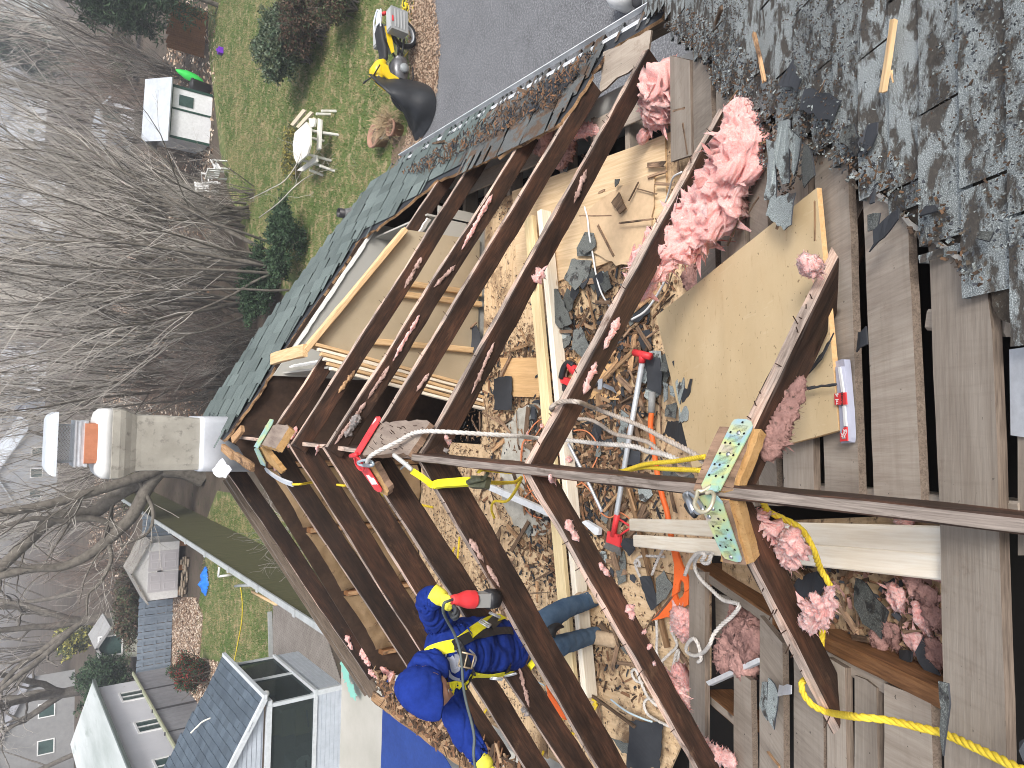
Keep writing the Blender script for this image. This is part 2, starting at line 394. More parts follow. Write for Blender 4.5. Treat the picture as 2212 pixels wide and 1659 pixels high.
def rope(name, pts, r, m, label=None, cat='rope', group=None, lay=None, parent=None):
    p = resample(cr(pts, 10), r*1.3); lay = lay or r*7.5
    if len(p) < 4: p = cr(pts, 10)
    s = MB(); N = len(p); t = (p[1]-p[0]).normalized(); u = t.orthogonal().normalized(); st = [[], [], []]; d = 0
    for i in range(N):
        t = (p[min(i+1, N-1)]-p[max(i-1, 0)]).normalized(); u = (u-t*u.dot(t)).normalized(); v = t.cross(u)
        if i: d += (p[i]-p[i-1]).length
        for k in range(3):
            a = 2*math.pi*(d/lay+k/3); st[k].append(p[i]+(u*math.cos(a)+v*math.sin(a))*r*.52)
    for q in st: s.tube(q, r*.56, 6)
    o = s.obj(name, m, parent, True, origin=p[0])
    return tag(o, label, cat if label else None, group)
def cord(name, pts, r, m, label=None, cat='cord', group=None, parent=None, n=6):
    s = MB(); s.tube(cr(pts, 8), r, n); o = s.obj(name, m, parent, True, origin=pts[0]); return tag(o, label, cat if label else None, group)
def fluff(name, path, rad, m, label=None, cat='insulation', group=None, parent=None, flat=.6, nu=36, amp=.45, hairs=300, seed=0, up=V((0, 0, 1))):
    """torn mineral wool: a lumpy body along a path, with loose fibres"""
    rr = random.Random(seed+11); P = cr(path, 6) if len(path) > 2 else [V(path[0]).lerp(V(path[1]), i/8) for i in range(9)]
    L = sum((P[i+1]-P[i]).length for i in range(len(P)-1)); stp = max(.006, min(.02, L/50)); P = resample(P, stp); N = len(P)
    if N < 4: P = [V(path[0]).lerp(V(path[-1]), i/6) for i in range(7)]; N = 7
    rad = rad if hasattr(rad, '__len__') else [rad]*2
    vs = []; fs = []; sd = V((seed*3.1, seed*1.7, 0))
    for i, p in enumerate(P):
        t = (P[min(i+1, N-1)]-P[max(i-1, 0)]).normalized(); u = up.cross(t)
        if u.length < 1e-3: u = t.orthogonal()
        u.normalize(); v = t.cross(u); f = i/(N-1); x = f*(len(rad)-1); k = min(int(x), len(rad)-2); r0 = rad[k]*(1-(x-k))+rad[k+1]*(x-k)
        e = min(1, math.sqrt(max(0, 1-abs(2*f-1)**6))+.02); r0 *= e
        for j in range(nu):
            a = 2*math.pi*j/nu; d = u*math.cos(a)+v*math.sin(a)*flat; q = p+d*r0
            wq = q*(1.3/max(r0, .03))+sd; wv = V((noise.noise(wq*.9), noise.noise(wq*.9+V((7, 0, 0))), noise.noise(wq*.9+V((0, 7, 0)))))*.9
            h = (noise.fractal(wq*.8+wv, 1.0, 2.1, 3)+.55*(.35-abs(noise.noise(wq*1.7+wv*1.6)))*1.6)*amp+(.3-abs(noise.noise(q*38+wv*2)))*.12+noise.noise(q*95+sd)*.08
            vs.append(q+(u*math.cos(a)+v*math.sin(a)).normalized()*r0*h)
    for i in range(N-1):
        for j in range(nu):
            a = i*nu+j; b = i*nu+(j+1) % nu; fs.append((a, b, b+nu, a+nu))
    fs.append(tuple(reversed(range(nu)))); fs.append(tuple((N-1)*nu+j for j in range(nu)))
    s = MB(); s.add(vs, fs)
    for _ in range(hairs):
        i = rr.randrange(N); j = rr.randrange(nu); q = V(vs[i*nu+j]); o = (q-P[i]).normalized() if (q-P[i]).length > 1e-6 else V((0, 0, 1))
        d = (o+V((rr.gauss(0, .7), rr.gauss(0, .7), rr.gauss(0, .7)))).normalized(); l = rr.uniform(.15, .5)*max(.01, min(.05, (q-P[i]).length)); sw = d.orthogonal().normalized()*rr.uniform(.0004, .0016)
        m1 = q+d*l*.5+V((0, 0, -.1*l)); s.add([q-sw-o*.004, q+sw-o*.004, m1+sw*.7, m1-sw*.7, q+d*l+V((rr.gauss(0, .2), rr.gauss(0, .2), -.2))*l], [(0, 1, 2, 3), (3, 2, 4)])
    for _ in range(hairs//13):                       # torn wisps and layers lifting off the body
        i = rr.randrange(N); j = rr.randrange(nu); q = V(vs[i*nu+j]); o = (q-P[i]).normalized() if (q-P[i]).length > 1e-6 else V((0, 0, 1)); tg = (P[min(i+1, N-1)]-P[max(i-1, 0)]).normalized()
        d = (tg*rr.gauss(0, 1)+o*rr.uniform(.1, .7)+V((rr.gauss(0, .4), rr.gauss(0, .4), rr.gauss(0, .4)))).normalized(); r0 = max(.012, (q-P[i]).length); l = r0*rr.uniform(.4, 1.0); w_ = l*rr.uniform(.12, .3); sd_ = d.cross(o)
        if sd_.length < .1: continue
        sd_.normalize(); n5 = 5; k0 = len(s.v)
        for t in range(n5+1):
            f = t/n5; c_ = q-o*.25*r0*(1-f)+d*l*f-V((0, 0, l*.25*f*f)); ww = w_*(1-f)**.7*(1+.4*rr.uniform(-1, 1)); s.v += [tuple(c_-sd_*ww), tuple(c_+o*w_*.35*(1-f)), tuple(c_+sd_*ww)]
        for t in range(n5):
            a = k0+t*3; s.f += [(a, a+1, a+4, a+3), (a+1, a+2, a+5, a+4)]; s.m += [0, 0]
    o = s.obj(name, m, parent, True, origin=V(path[0])); return tag(o, label, cat if label else None, group)
def inpoly(p, poly):
    x, y = p; c = False; n = len(poly)
    for i in range(n):
        a, b = poly[i], poly[i-1]
        if (a[1] > y) != (b[1] > y) and x < (b[0]-a[0])*(y-a[1])/(b[1]-a[1]+1e-12)+a[0]: c = not c
    return c
# ================================================================== ground and paving
def sheet(name, pts, m, z, kind='structure', label=None, cat=None):
    s = MB(); s.prism([V((p[0], p[1], z)) for p in pts], .02, V((0, 0, 1))); o = s.obj(name, m, origin=(0, 0, z)); return tag(o, label, cat, kind=kind)
def gpx(*ps): return [onz(x, y, G) for x, y in ps]
LAWN = noisy('lawn_turf', (.060, .095, .022), (.13, .16, .050), .55, .95, (.27, .22, .12), .5, .03, rnd=False, detail=9)
FLOORM = noisy('leaf_litter_ground', (.045, .034, .025), (.115, .088, .066), .5, .95, (.045, .05, .025), .56, .03, rnd=False)
ASPH = mat('asphalt', (.13, .13, .14), .9, build=spk)
MULCH = noisy('mulch', (.10, .065, .045), (.22, .16, .11), 3, .95, (.3, .24, .17), .62, .02, rnd=False)
CONC = noisy('concrete', (.34, .33, .29), (.44, .425, .385), .8, .9, (.33, .30, .25), .66, .002, rnd=False)
LEAFM = noisy('fallen_leaves', (.16, .10, .065), (.30, .21, .15), 4, .95, (.55, .45, .36), .58, .02, rnd=False)
def pav(t, b):
    k = NB(t); br = k.n('TexBrick'); v = k.coord((1, 1, 1), rnd=False); k.lk(v, br.inputs['Vector'])
    br.inputs['Scale'].default_value = 4.2; br.inputs['Color1'].default_value = (.20, .175, .155, 1); br.inputs['Color2'].default_value = (.29, .26, .235, 1)
    br.inputs['Mortar'].default_value = (.07, .06, .05, 1); br.inputs['Mortar Size'].default_value = .03
    c = k.mix(.5, br.outputs['Color'], k.ramp(k.noise(v, 1.5, 6, .7), [(.3, (.15, .13, .115)), (.7, (.30, .275, .25))])); k.lk(c, b.inputs['Base Color'])
    k.bump(b, br.outputs['Fac'], -.01, .6)
PAV = mat('paver_bricks', (.25, .22, .2), .9, build=pav)
sheet('ground', [(-700, -200), (700, -200), (700, 1500), (-700, 1500)], FLOORM, G)
sheet('back_lawn', gpx((905, -60), (900, 60), (893, 130), (905, 215), (893, 290), (868, 330), (870, 420), (700, 700), (560, 600), (520, 480), (490, 400), (475, 320), (462, 200), (452, 120), (450, 60), (450, -60)), LAWN, G+.012)
sheet('mulch_strip', gpx((945, -60), (955, 60), (957, 180), (942, 235), (915, 300), (865, 345), (840, 430), (850, 300), (885, 290), (893, 210), (888, 130), (893, 60), (893, -60)), MULCH, G+.02)
d0 = gpx((932, -60), (943, 100), (950, 167), (938, 217), (918, 277), (868, 330), (845, 420)); 
sheet('driveway', [(p.x, p.y) for p in d0]+[(4.2, 13.5), (3.2, -8), (12, -8)], ASPH, G+.03)
sheet('left_lawn', gpx((440, 1140), (470, 1060), (560, 1075), (760, 1240), (592, 1300), (590, 1425), (520, 1450), (425, 1425), (430, 1300), (445, 1230)), LAWN, G+.012)
sheet('leaf_litter', gpx((375, 1290), (425, 1290), (440, 1330), (433, 1420), (470, 1430), (470, 1560), (430, 1540), (372, 1440)), LEAFM, G+.024)
pp = gpx((592, 1300), (590, 1425), (620, 1470), (741, 1478), (700, 1350), (660, 1300))
sheet('paver_patio', pp, PAV, G+.035)
sheet('concrete_driveway', [gpx((741, 1478))[0], (-5.0, 16.2), (-4.0, 4), (-16, 4), (-16, 16.0)], CONC, G+.045)
def blades(name, poly, n, h, cols, seed, kindlabel, z=G+.01):
    rr = random.Random(seed); xs = [p[0] for p in poly]; ys = [p[1] for p in poly]; s = MB(); c = 0
    while c < n:
        x, y = rr.uniform(min(xs), max(xs)), rr.uniform(min(ys), max(ys))
        if not inpoly((x, y), poly): continue
        c += 1; a = rr.uniform(0, 6.3); wd = rr.uniform(.006, .014); hh = h*rr.uniform(.4, 1.3); u = V((math.cos(a), math.sin(a), 0))*wd
        l = V((rr.gauss(0, .5), rr.gauss(0, .5), 1))*hh; p = V((x, y, z)); mi = 0 if noise.noise(V((x*.8, y*.8, 3)))+rr.gauss(0, .35) > 0 else 1
        s.add([p-u, p+u, p+l], [(0, 1, 2)], mi)
    return tag(s.obj(name, cols), kindlabel, 'grass', kind='stuff')
GB1 = mat('grass_blade_green', (.075, .135, .022), .8); GB2 = mat('grass_blade_straw', (.31, .255, .13), .85)
lp = [(p.x, p.y) for p in gpx((900, -40), (893, 130), (893, 290), (868, 330), (800, 480), (700, 640), (600, 560), (540, 480), (500, 400), (485, 300), (470, 200), (458, 100), (458, -40))]
blades('grass', lp, 60000, .055, [GB1, GB2], 3, 'short patchy grass of the back lawn behind the house')
lp2 = [(p.x, p.y) for p in gpx((445, 1145), (475, 1075), (560, 1085), (700, 1230), (595, 1300), (590, 1425), (520, 1440), (425, 1400), (432, 1300))]
blades('grass', lp2, 22000, .055, [GB1, GB2], 4, 'green and straw coloured grass of the neighbouring yard')
def scatter_leaves(name, poly, n, size, mats_, seed, label, z):
    rr = random.Random(seed); xs = [p[0] for p in poly]; ys = [p[1] for p in poly]; s = MB(); c = 0
    while c < n:
        x, y = rr.uniform(min(xs), max(xs)), rr.uniform(min(ys), max(ys))
        if not inpoly((x, y), poly): continue
        c += 1; a = rr.uniform(0, 6.3); r = size*rr.uniform(.5, 1.3); u = V((math.cos(a), math.sin(a), rr.gauss(0, .3)))*r; v = V((-math.sin(a), math.cos(a), rr.gauss(0, .3)))*r*.6
        p = V((x, y, z+rr.uniform(.005, .03))); s.add([p-u, p-v, p+u, p+v], [(0, 1, 2, 3)], rr.randrange(len(mats_)))
    return tag(s.obj(name, mats_), label, 'leaves', kind='stuff')
LF = [mat('leaf_tan', (.42, .31, .22), .9), mat('leaf_brown', (.20, .12, .075), .9), mat('leaf_pale', (.58, .49, .40), .9)]
lfp = [(p.x, p.y) for p in gpx((376, 1295), (425, 1290), (440, 1330), (433, 1420), (480, 1430), (470, 1560), (430, 1540), (374, 1440))]
scatter_leaves('fallen_leaves', lfp, 9000, .05, LF, 5, 'carpet of pale fallen leaves along the slatted fence', G+.025)
mp_ = [(p.x, p.y) for p in gpx((940, -30), (955, 100), (948, 200), (915, 300), (865, 345), (880, 300), (893, 210), (885, 130), (885, -30))]
scatter_leaves('leaf_mulch', mp_, 7000, .028, LF[:2]+[LF[0]], 6, 'brown leaf mulch along the edge of the asphalt driveway', G+.022)
bw = [(p.x, p.y) for p in gpx((470, -30), (455, 560), (440, 900), (300, 1100), (250, 1300), (190, 1200), (250, 600), (330, 200), (400, -30))]
scatter_leaves('fallen_leaves', bw, 16000, .09, LF+[LF[1]], 8, 'fallen leaves on the ground beneath the bare trees', G+.01)
# ================================================================== the opened house
house = empty('house', (0, 3, G), 'old house with its attic roof stripped down to dark rafters', 'house')
SID = noisy('house_siding', (.5, .5, .48), (.6, .6, .57), 2)
s = MB()
for a, b in (((-2.55, -.3), (-2.4, 6.1)), ((2.1, -.3), (2.25, 6.1)), ((-2.4, 5.96), (2.1, 6.1))): s.box((a[0], a[1], G), (b[0], b[1], FL-.06))
s.obj('wall', SID, house)
s = MB(); s.box((-5, -6, G), (5.5, -.35, -1.45)); s.obj('wall', SID, house)
s = MB(); s.box((-2.39, -.2, FL-.45), (2.09, 5.95, FL-.40)); s.obj('void_sheet', BLACK, house)  # added black sheet below the joists, its colour standing in for darkness
# gable studs and batts
for x in (-.42, -.98, -1.55, -2.12):
    top = -1.6-abs(x-XR)*SL-.17; beam('wall_stud', V((x, 5.86, FL)), V((x, 5.86, top)), .045, .09, [WD['brown'], WD['broken']], house, up=V((0, -1, 0)))
s = MB(); s.prism([(-.15, 5.955, -1.60), (2.2, 5.955, -3.06), (2.1, 5.955, FL-.4), (-2.38, 5.955, FL-.4), (-2.38, 5.955, -3.0)], .02, V((0, -1, 0))); s.obj('gable_board', noisy('old_gable_boards', (.020, .012, .008), (.065, .038, .025), 5), house)
for i, (x0, x1) in enumerate(((-.95, -.45), (-1.52, -1.0), (-2.09, -1.58))):
    s = MB(); nx, nz = 22, 44; z1 = -1.85-abs((x0+x1)/2-XR)*SL; z0 = FL+.02
    for jz in range(nz+1):
        for jx in range(nx+1):
            fx, fz = jx/nx, jz/nz; x = x0+(x1-x0)*fx; z = z0+(-1.6-abs(x-XR)*SL-.13-z0)*fz
            bul = .075*math.sin(math.pi*fx)**.6+.035*noise.fractal(V((x*5+i*7, z*3, 0)), 1, 2, 4)+.018*abs(noise.noise(V((x*16, z*5+i, 4))))
            s.v.append((x, 5.90-bul, z))
    for jz in range(nz):
        for jx in range(nx):
            a = jz*(nx+1)+jx; s.f.append((a, a+1, a+nx+2, a+nx+1)); s.m.append(0)
    b = s.obj('insulation_batt', KRAFT, house, True)
    if i == 2: pb = s
    s2 = MB()                                   # printed red block on the paper
    xm = (x0+x1)/2; zs = z0+(z1-z0)*.47
    if i == 2:
        for jz in range(9):
            for jx in range(9):
                x = xm-.09+.15*jx/8; z = zs-.05+.17*jz/8; fx = (x-x0)/(x1-x0)
                bul = .075*math.sin(math.pi*fx)**.6+.035*noise.fractal(V((x*5+i*7, z*3, 0)), 1, 2, 4)+.018*abs(noise.noise(V((x*16, z*5+i, 4))))
                s2.v.append((x, 5.894-bul, z))
        for jz in range(8):
            for jx in range(8): a = jz*9+jx; s2.f.append((a, a+1, a+10, a+9)); s2.m.append(0)
        par(s2.obj('printed_label', mat('faded_red_print', (.20, .035, .03), .6)), b)
# attic floor
for nm, poly in (('subfloor', [(-2.4, 3.95), (1.78, 3.95), (1.78, 4.85), (-.22, 4.85), (-.22, 5.0), (-2.4, 5.0)]), ('subfloor', [(-2.4, 5.006), (-.22, 5.006), (-.22, 5.84), (-2.4, 5.84)]),
                 ('subfloor', [(-.9, 2.3), (1.76, 2.3), (1.775, 3.944), (-.9, 3.944)]), ('subfloor', [(-2.38, 3.0), (-.906, 2.3), (-.906, 3.944), (-2.38, 3.944)])):
    slab(nm, [V((x, y, FL)) for x, y in poly], .018, WD['ply'], house)
for i in range(9):
    y = 2.9+.33*i; beam('ceiling_joist', V((1.2, y, FL-.02)), V((2.1, y+.02, FL-.02)), .045, .14, WD['plank'], house)
for x, y0, y1 in ((1.82, 2.75, 3.5), (1.83, 3.8, 5.2)): beam('eave_board', V((x+.15, y0, FL+.05)), V((x+.15, y1, FL+.05)), .14, .02, [WD['plank'], WD['plank']], house)
# rafters
def rafter(pa, pb, side, y_fix=None, end=None, wd=.046, dp=.15, start=0, up=None):
    f = onR if side > 0 else onL; A, B = f(*pa), f(*pb); d = B-A
    A0 = A+d*((XR+side*start-A.x)/d.x); E = A+d*(((end if end is not None else side*2.28)-A.x)/d.x)
    nrm = V((side*SL, 0, 1)).normalized()
    return beam('rafter', A0, E, wd, dp, [WD['rafter'], WD['rtop']], house, up=nrm, jit=.0032, rough_end=.006)
raf_r = [((597, 916), (840, 550)), ((633, 956), (1000, 380)), ((703, 970), (1103, 340)), ((830, 903), (1240, 228)), ((906, 983), (1405, 88)), ((1134, 1010), (1572, 207)), ((1556, 1050), (1866, 420))]
ends_r = [2.2, 2.2, 2.2, 2.2, 2.2, None, None]
RR_ = []
for i, (a, b) in enumerate(raf_r):
    e = 2.22; dpi = .108
    if i == 5: e = onR(*b).x; dpi = .092
    if i == 6: e = onR(1877, 402).x; dpi = .10
    RR_.append(rafter(a, b, 1, end=e, wd=.05 if i < 6 else .047, dp=dpi))
rafter((493, 925), (640, 720), 1, end=.3)
raf_l = [((500, 1034), (826, 1513)), ((566, 966), (880, 1440)), ((630, 970), (893, 1383)), ((703, 975), (916, 1313)), ((775, 985), (963, 1270)), ((903, 990), (1289, 1659)), ((1134, 1015), (1503, 1659)), ((1545, 1065), (1846, 1659))]
for i, (a, b) in enumerate(raf_l):
    rafter(a, b, -1, end=-2.5 if i < 4 else (-2.6 if i < 5 else -1.9 if i == 7 else -2.35), dp=.14 if i < 6 else .092)
A, B = onL(487, 1036, .01), onL(797, 1507, .01)
beam('rake_board', A, B, .03, .12, [WD['planke'], WD['ridge']], house, up=V((-SL, 0, 1)))
beam('rake_board', A+V((-.02, .10, 0)), B+V((-.02, .10, 0)), .02, .16, [WD['planke'], WD['ridge']], house, up=V((-SL, 0, 1)))
# collars of timber at the ridge
beam('ridge_board', V((-.185, 2.88, -1.575)), V((-.185, .44, -1.575)), .036, .12, [WD['rafter'], WD['ridge']], house)
beam('ridge_board', V((-.19, 3.0, -1.66)), V((-.19, 6.0, -1.66)), .03, .11, [WD['rafter'], WD['rtop']], house)
# left eave: rotten edge board and broken plank ends
rr = random.Random(3)
E0, E1 = onL(806, 1512), onL(1030, 1672)
beam('eave_board', E0+V((0, .1, -.02)), E1+V((0, -1.2, -.02)), .10, .03, [WD['lath'], WD['broken']], house, jit=.007)
beam('fascia_board', E0+V((-.06, .1, -.06)), E1+V((-.06, -1.2, -.06)), .03, .15, [WD['planke'], WD['planke']], house, jit=.003)
# ---- shingle fields
def shingles(name, P, poly, a0, a1, b0, b1, expo, m, parent, jit=.012, tab=.3, seed=0, cell=.025, th=.006, base=.012, msel=None, slot=.007):
    rr = random.Random(seed); s = MB(); uv = []; k = 0; b = b0; tv = []
    while b < b1:
        off = rr.uniform(0, tab); a = a0-off; bj = rr.gauss(0, .003)
        while a < a1:
            ta = a+slot/2; te = a+tab-slot/2; tj = rr.gauss(0, .0035); tq = rr.random(); tz = rr.uniform(0, .0025); curl = max(0, rr.gauss(0, .004)); nc = max(1, int(round((te-ta)/cell)))
            prev = None
            for i in range(nc):
                p0, p1 = ta+(te-ta)*i/nc, ta+(te-ta)*(i+1)/nc; mid = ((p0+p1)/2+rr.gauss(0, jit*.4), b+expo/2+rr.gauss(0, jit))
                if not inpoly(mid, poly): prev = None; continue
                bb = b+expo+bj+tj; e1 = rr.gauss(0, .0012); e0 = prev if prev is not None else rr.gauss(0, .0012); prev = e1
                k0 = len(s.v); hi = base+th+tz+curl
                for (aa, bv, o) in ((p0, b-.02, base-.004), (p1, b-.02, base-.004), (p1, bb+e1, hi), (p0, bb+e0, hi), (p1, bb+e1, 0), (p0, bb+e0, 0)):
                    s.v.append(tuple(P(aa, bv, o))); uv.append((aa, bv)); tv.append(tq)
                s.f += [(k0, k0+1, k0+2, k0+3), (k0+3, k0+2, k0+4, k0+5)]
                q = msel(mid, rr) if msel else 0; s.m += [q, q]
            a += tab
        b += expo
    o = s.obj(name, m, parent, origin=(0, 0, 0)); me = o.data; ul = me.uv_layers.new(name='UVMap')
    li = np.empty(len(me.loops), dtype=np.int32); me.loops.foreach_get('vertex_index', li); ul.data.foreach_set('uv', np.array(uv, dtype=np.float32)[li].ravel())
    at = me.attributes.new('tab', 'FLOAT', 'POINT'); at.data.foreach_set('value', np.array(tv, dtype=np.float32)); return o
def PM(a, b, o): return V((a, b, -1.6-(b-.45)*.65))+V((0, .545, .838))*o
def PR(a, b, o): return V((b, a, -1.6-(b-XR)*SL))+V((.527, 0, .85))*o
valley = [(1440, 10), (1462, 70), (1520, 112), (1565, 175), (1640, 240), (1725, 262), (1756, 290), (1799, 328), (1846, 363), (1892, 407), (1942, 443), (1969, 477), (2009, 503), (2059, 540), (2085, 558), (2142, 610), (2141, 665), (2160, 700), (2199, 702), (2330, 810)]
vp = [onM(x, y, .01) for x, y in valley]; vpoly = [(p.x, p.y) for p in vp]+[(vp[-1].x, -1.5), (4.5, -1.5), (4.5, 3.3), (2.6, 3.1)]
shingles('shingle_field', PM, vpoly, -.2, 4.0, -.7, 3.2, .112, SH_NEAR, house, jit=.012, seed=2, cell=.02, tab=.5)
s = MB(); q = [PM(x, y, .004) for x, y in vpoly]; slab('tar_underlay', q, .015, CRUMB, house, rag=.010, step=.03)
# flashing strip left along the cut
vq = [onM(x-4, y+6, .012) for x, y in valley[8:16]]
s = MB()
for i in range(len(vq)-1):
    n_ = V((0, .545, .838)); a, b = vq[i], vq[i+1]; s.bar(a, b, .012, .003, n_)
s.obj('flashing_edge', noisy('grey_flashing', (.35, .33, .30), (.5, .48, .44), 20), house)
# right slope: remaining strip
outer = [(436, 905), (441, 896), (553, 727), (683, 553), (806, 392), (865, 353), (1106, 213), (1439, 17)]
inner = [(1425, 35), (1303, 113), (1250, 200), (1206, 263), (1106, 315), (1010, 358), (935, 387), (920, 402), (853, 457), (766, 520), (750, 553), (700, 623), (653, 686), (593, 780), (553, 850), (520, 892), (493, 932), (478, 950)]
sp = [onR(x, y, .03) for x, y in outer+inner]; spoly = [(p.y, p.x) for p in sp]
o_ = shingles('shingle_strip', lambda a, b, o: PR(a, b, o+.022), spoly, 2.2, 8, -.4, 2.75, .125, [SH_FAR, SH_DIRT], house, seed=5, cell=.03, jit=.014, tab=.27, slot=.014, th=.011,
         msel=lambda m, r: 1 if m[0]+r.gauss(0, .15)+.25*noise.noise(V((m[0]*3, m[1]*3, 0))) < 4.65 else 0)
slab('roof_deck', [PR(p.y, p.x, .02) for p in [onR(x, y, .02) for x, y in outer]+[onR(x+3, y+7, .02) for x, y in inner]], .022, [FELT, WD['broken']], house, rag=.012, step=.05)
# gutter, fascia, soffit
g0, g1 = onR(862, 356, .02), onR(1446, 14, .02)
s = MB(); d = (g1-g0).normalized()
for (dx, dz, wd_, h_) in ((.012, .0, .012, .03), (.10, .0, .006, .05), (.05, -.07, .09, .008), (.005, -.04, .006, .08)):
    s.bar(g0+V((dx, 0, dz-.01)), g1+V((dx, 0, dz-.01)), wd_, h_)
s.obj('gutter', WMET, house)
beam('fascia_board', g0+V((-.02, 0, -.03)), g1+V((-.02, 0, -.03)), .02, .16, [WD['planke'], WD['planke']], house)
slab('soffit_board', [onz(*p, FL+.12) for p in ((1303, 112), (1408, 64), (1400, 120), (1296, 200))], .015, [WD['plank'], WD['planke']], house, rag=.006)
# vent pipe on the strip
vpz = onR(752, 463, .03); pr = empty('vent_pipe', vpz, 'short black plumbing vent pipe standing on the remaining shingles', 'pipe')
n_ = V((0, 0, 1)); s = MB(); s.lathe(vpz-n_*.06, [(.05, 0), (.05, .17), (.043, .17), (.043, .02)], 20); s.obj('pipe', mat('vent_black', (.03, .028, .03), .4), pr, True)
s = MB(); s.lathe(vpz-n_*.04, [(.085, 0), (.06, .06), (.052, .09)], 16); s.obj('collar', noisy('vent_collar', (.05, .05, .05), (.2, .2, .2), 20), pr, True)
# sheathing boards of the main roof (pixel corners of each upper face)
def plank(c, side=.022, m=None, nm='sheathing_board', off=0.0):
    return slab(nm, [onM(x, y, off) for x, y in c], side, [m or WD['plank'], WD['planke']], house, rag=.0015, step=.1)
plank([(1447, 120), (1490, 130), (1494, 335), (1449, 350)]); plank([(1497, 112), (1534, 150), (1540, 300), (1499, 330)], off=-.004)
plank([(1545, 150), (1580, 180), (1600, 600), (1560, 620)], off=-.01)
plank([(1502, 345), (1540, 335), (1560, 1100), (1512, 1100)], off=-.006); plank([(1563, 330), (1603, 330), (1632, 1095), (1580, 1098)], off=-.004)
plank([(1611, 240), (1650, 250), (1680, 1095), (1641, 1090)]); plank([(1668, 270), (1744, 300), (1759, 1075), (1694, 1072)])
plank([(1757, 290), (1832, 356), (1857, 1090), (1782, 1080)]); plank([(1862, 380), (1960, 470), (1990, 1092), (1889, 1085)]); plank([(2003, 500), (2118, 588), (2210, 1668), (2170, 1668), (2160, 1100), (2150, 700), (2143, 720), (2172, 1668), (2038, 1668), (2030, 1100)][:1]+[(2128, 590), (2146, 720), (2174, 1668), (2040, 1668), (2029, 1100)])
plank([(1489, 1230), (1522, 1235), (1524, 1668), (1489, 1668)]); plank([(1585, 1443), (1622, 1470), (1626, 1668), (1585, 1668)], m=None)
plank([(1641, 1330), (1691, 1390), (1693, 1668), (1641, 1668)]); plank([(1714, 1400), (1776, 1440), (1779, 1668), (1715, 1668)])
plank([(1786, 1418), (1826, 1443), (1829, 1668), (1787, 1668)]); plank([(1846, 1458), (1870, 1468), (1893, 1486), (1896, 1668), (1846, 1668)], off=-.012)
plank([(1909, 1473), (2012, 1515), (2016, 1668), (1910, 1668)]); plank([(2195, 760), (2290, 800), (2290, 1200), (2200, 1200)], m=None, off=-.03)
plank([(1545, 1280), (1578, 1290), (1580, 1420), (1547, 1400)], off=-.10)
slab('tin_patch', [onM(*p, -.02) for p in ((2215, 750), (2180, 755), (2183, 940), (2215, 945))], .004, GALV, house)
# cut joists seen through the boards
def mb(a, b, wd, dp, m, off=0, o2=None, nm='framing_joist'): return beam(nm, onM(*a, off), onM(*b, off if o2 is None else o2), wd, dp, m, house, up=V((0, .545, .838)))
mb((1497, 1226), (1668, 1345), .045, .15, [WD['brown'], WD['plank']], -.02); mb((1745, 1374), (2034, 1512), .045, .15, [WD['brown'], WD['brown']], .0)
mb((1738, 1392), (1910, 1480), .05, .09, [WD['plank'], WD['plank']], -.022)
mb((1520, 1500), (1600, 1570), .045, .14, [WD['brown'], WD['plank']], -.06); mb((2000, 690), (2170, 700), .05, .12, WD['plank'], -.03)
mb((1660, 1052), (2200, 1108), .045, .12, [WD['plank'], WD['plank']], -.026)
s = MB(); q = [V((x, y, -1.6-(y-.45)*.65-.34)) for x, y in ((2.6, 2.9), (2.6, -.4), (-3.2, -.4), (-3.2, 2.9))]; s.prism(q, .02); s.obj('void_backing', BLACK, house)  # black slab put in behind the boards; shade in the gaps is its colour
slab('lower_deck', [onM(*p, -.13) for p in ((1560, 1130), (2030, 1110), (2032, 1500), (1760, 1375), (1560, 1235))], .018, WD['ply'], house)
# closet carcass beside the chimney
YC = 4.9
P0, P1, P2, P3 = onY(655, 748, YC), onY(868, 497, YC), onY(1000, 560, YC), onY(975, 868, YC)
P2 = V((P1.x+.25, YC, FL)); P3.z = FL
cl = empty('closet_wall', (.9, YC, FL), None, None); par(cl, house)
s = MB(); s.prism([P0+V((0, .03, -.04)), P1+V((.02, .03, -.05)), P2+V((-.2, .03, 0)), P3+V((0, .03, 0))], .012, V((0, -1, 0))); s.obj('drywall_back', DRYB, cl)
up = V((SL, 0, 1))
beam('top_plate', P0+V((-.02, 0, .0)), P1+V((.02, 0, -.012)), .06, .04, WD['stud'], cl, up=up)
for px in ((760, 733, 926, 753), (880, 636, 985, 655), (800, 600, 900, 610)):
    a, b = onY(px[0], px[1], YC-.02), onY(px[2], px[3], YC-.02); a = V((a.x, YC-.02, -1.6-(a.x-XR)*SL-.2)); beam('stud', V((a.x, YC-.02, FL)), a, .045, .06, WD['stud'], cl, up=V((0, -1, 0)))
for k in range(6):
    o = V((-.034*k, -.012*k, -.02*k)); a = P0+V((.02, -.03, -.08))+o; b = P3+V((.12, -.03, 0))+V((-.034*k, -.012*k, 0)); beam('stacked_stud', b, a, .022, .05, WD['new'] if k % 2 else WD['stud'], cl, up=V((0, -1, 0)))
beam('header', P0+V((-.03, -.02, .01)), P0+V((-.05, .72, .0)), .09, .035, WD['stud'], cl)
yb = 6.0
def rz(x, o=0): return -1.6-(x-XR)*SL+o
s = MB(); s.prism([(.32, yb-.1, FL-1.2), (1.75, yb-.1, FL-1.2), (1.75, yb-.1, rz(1.75, .0)), (.32, yb-.1, rz(.32, .0))], .015, V((0, -1, 0))); s.obj('back_wall', GREYW, cl)
s = MB(); s.box((1.62, YC+.05, FL-1.2), (1.635, yb-.1, -2.8)); s.obj('end_wall', GREYW, cl)
s = MB(); s.box((.34, YC+.05, FL-1.2), (.355, yb-.1, -2.0)); s.obj('end_wall', GREYW, cl)
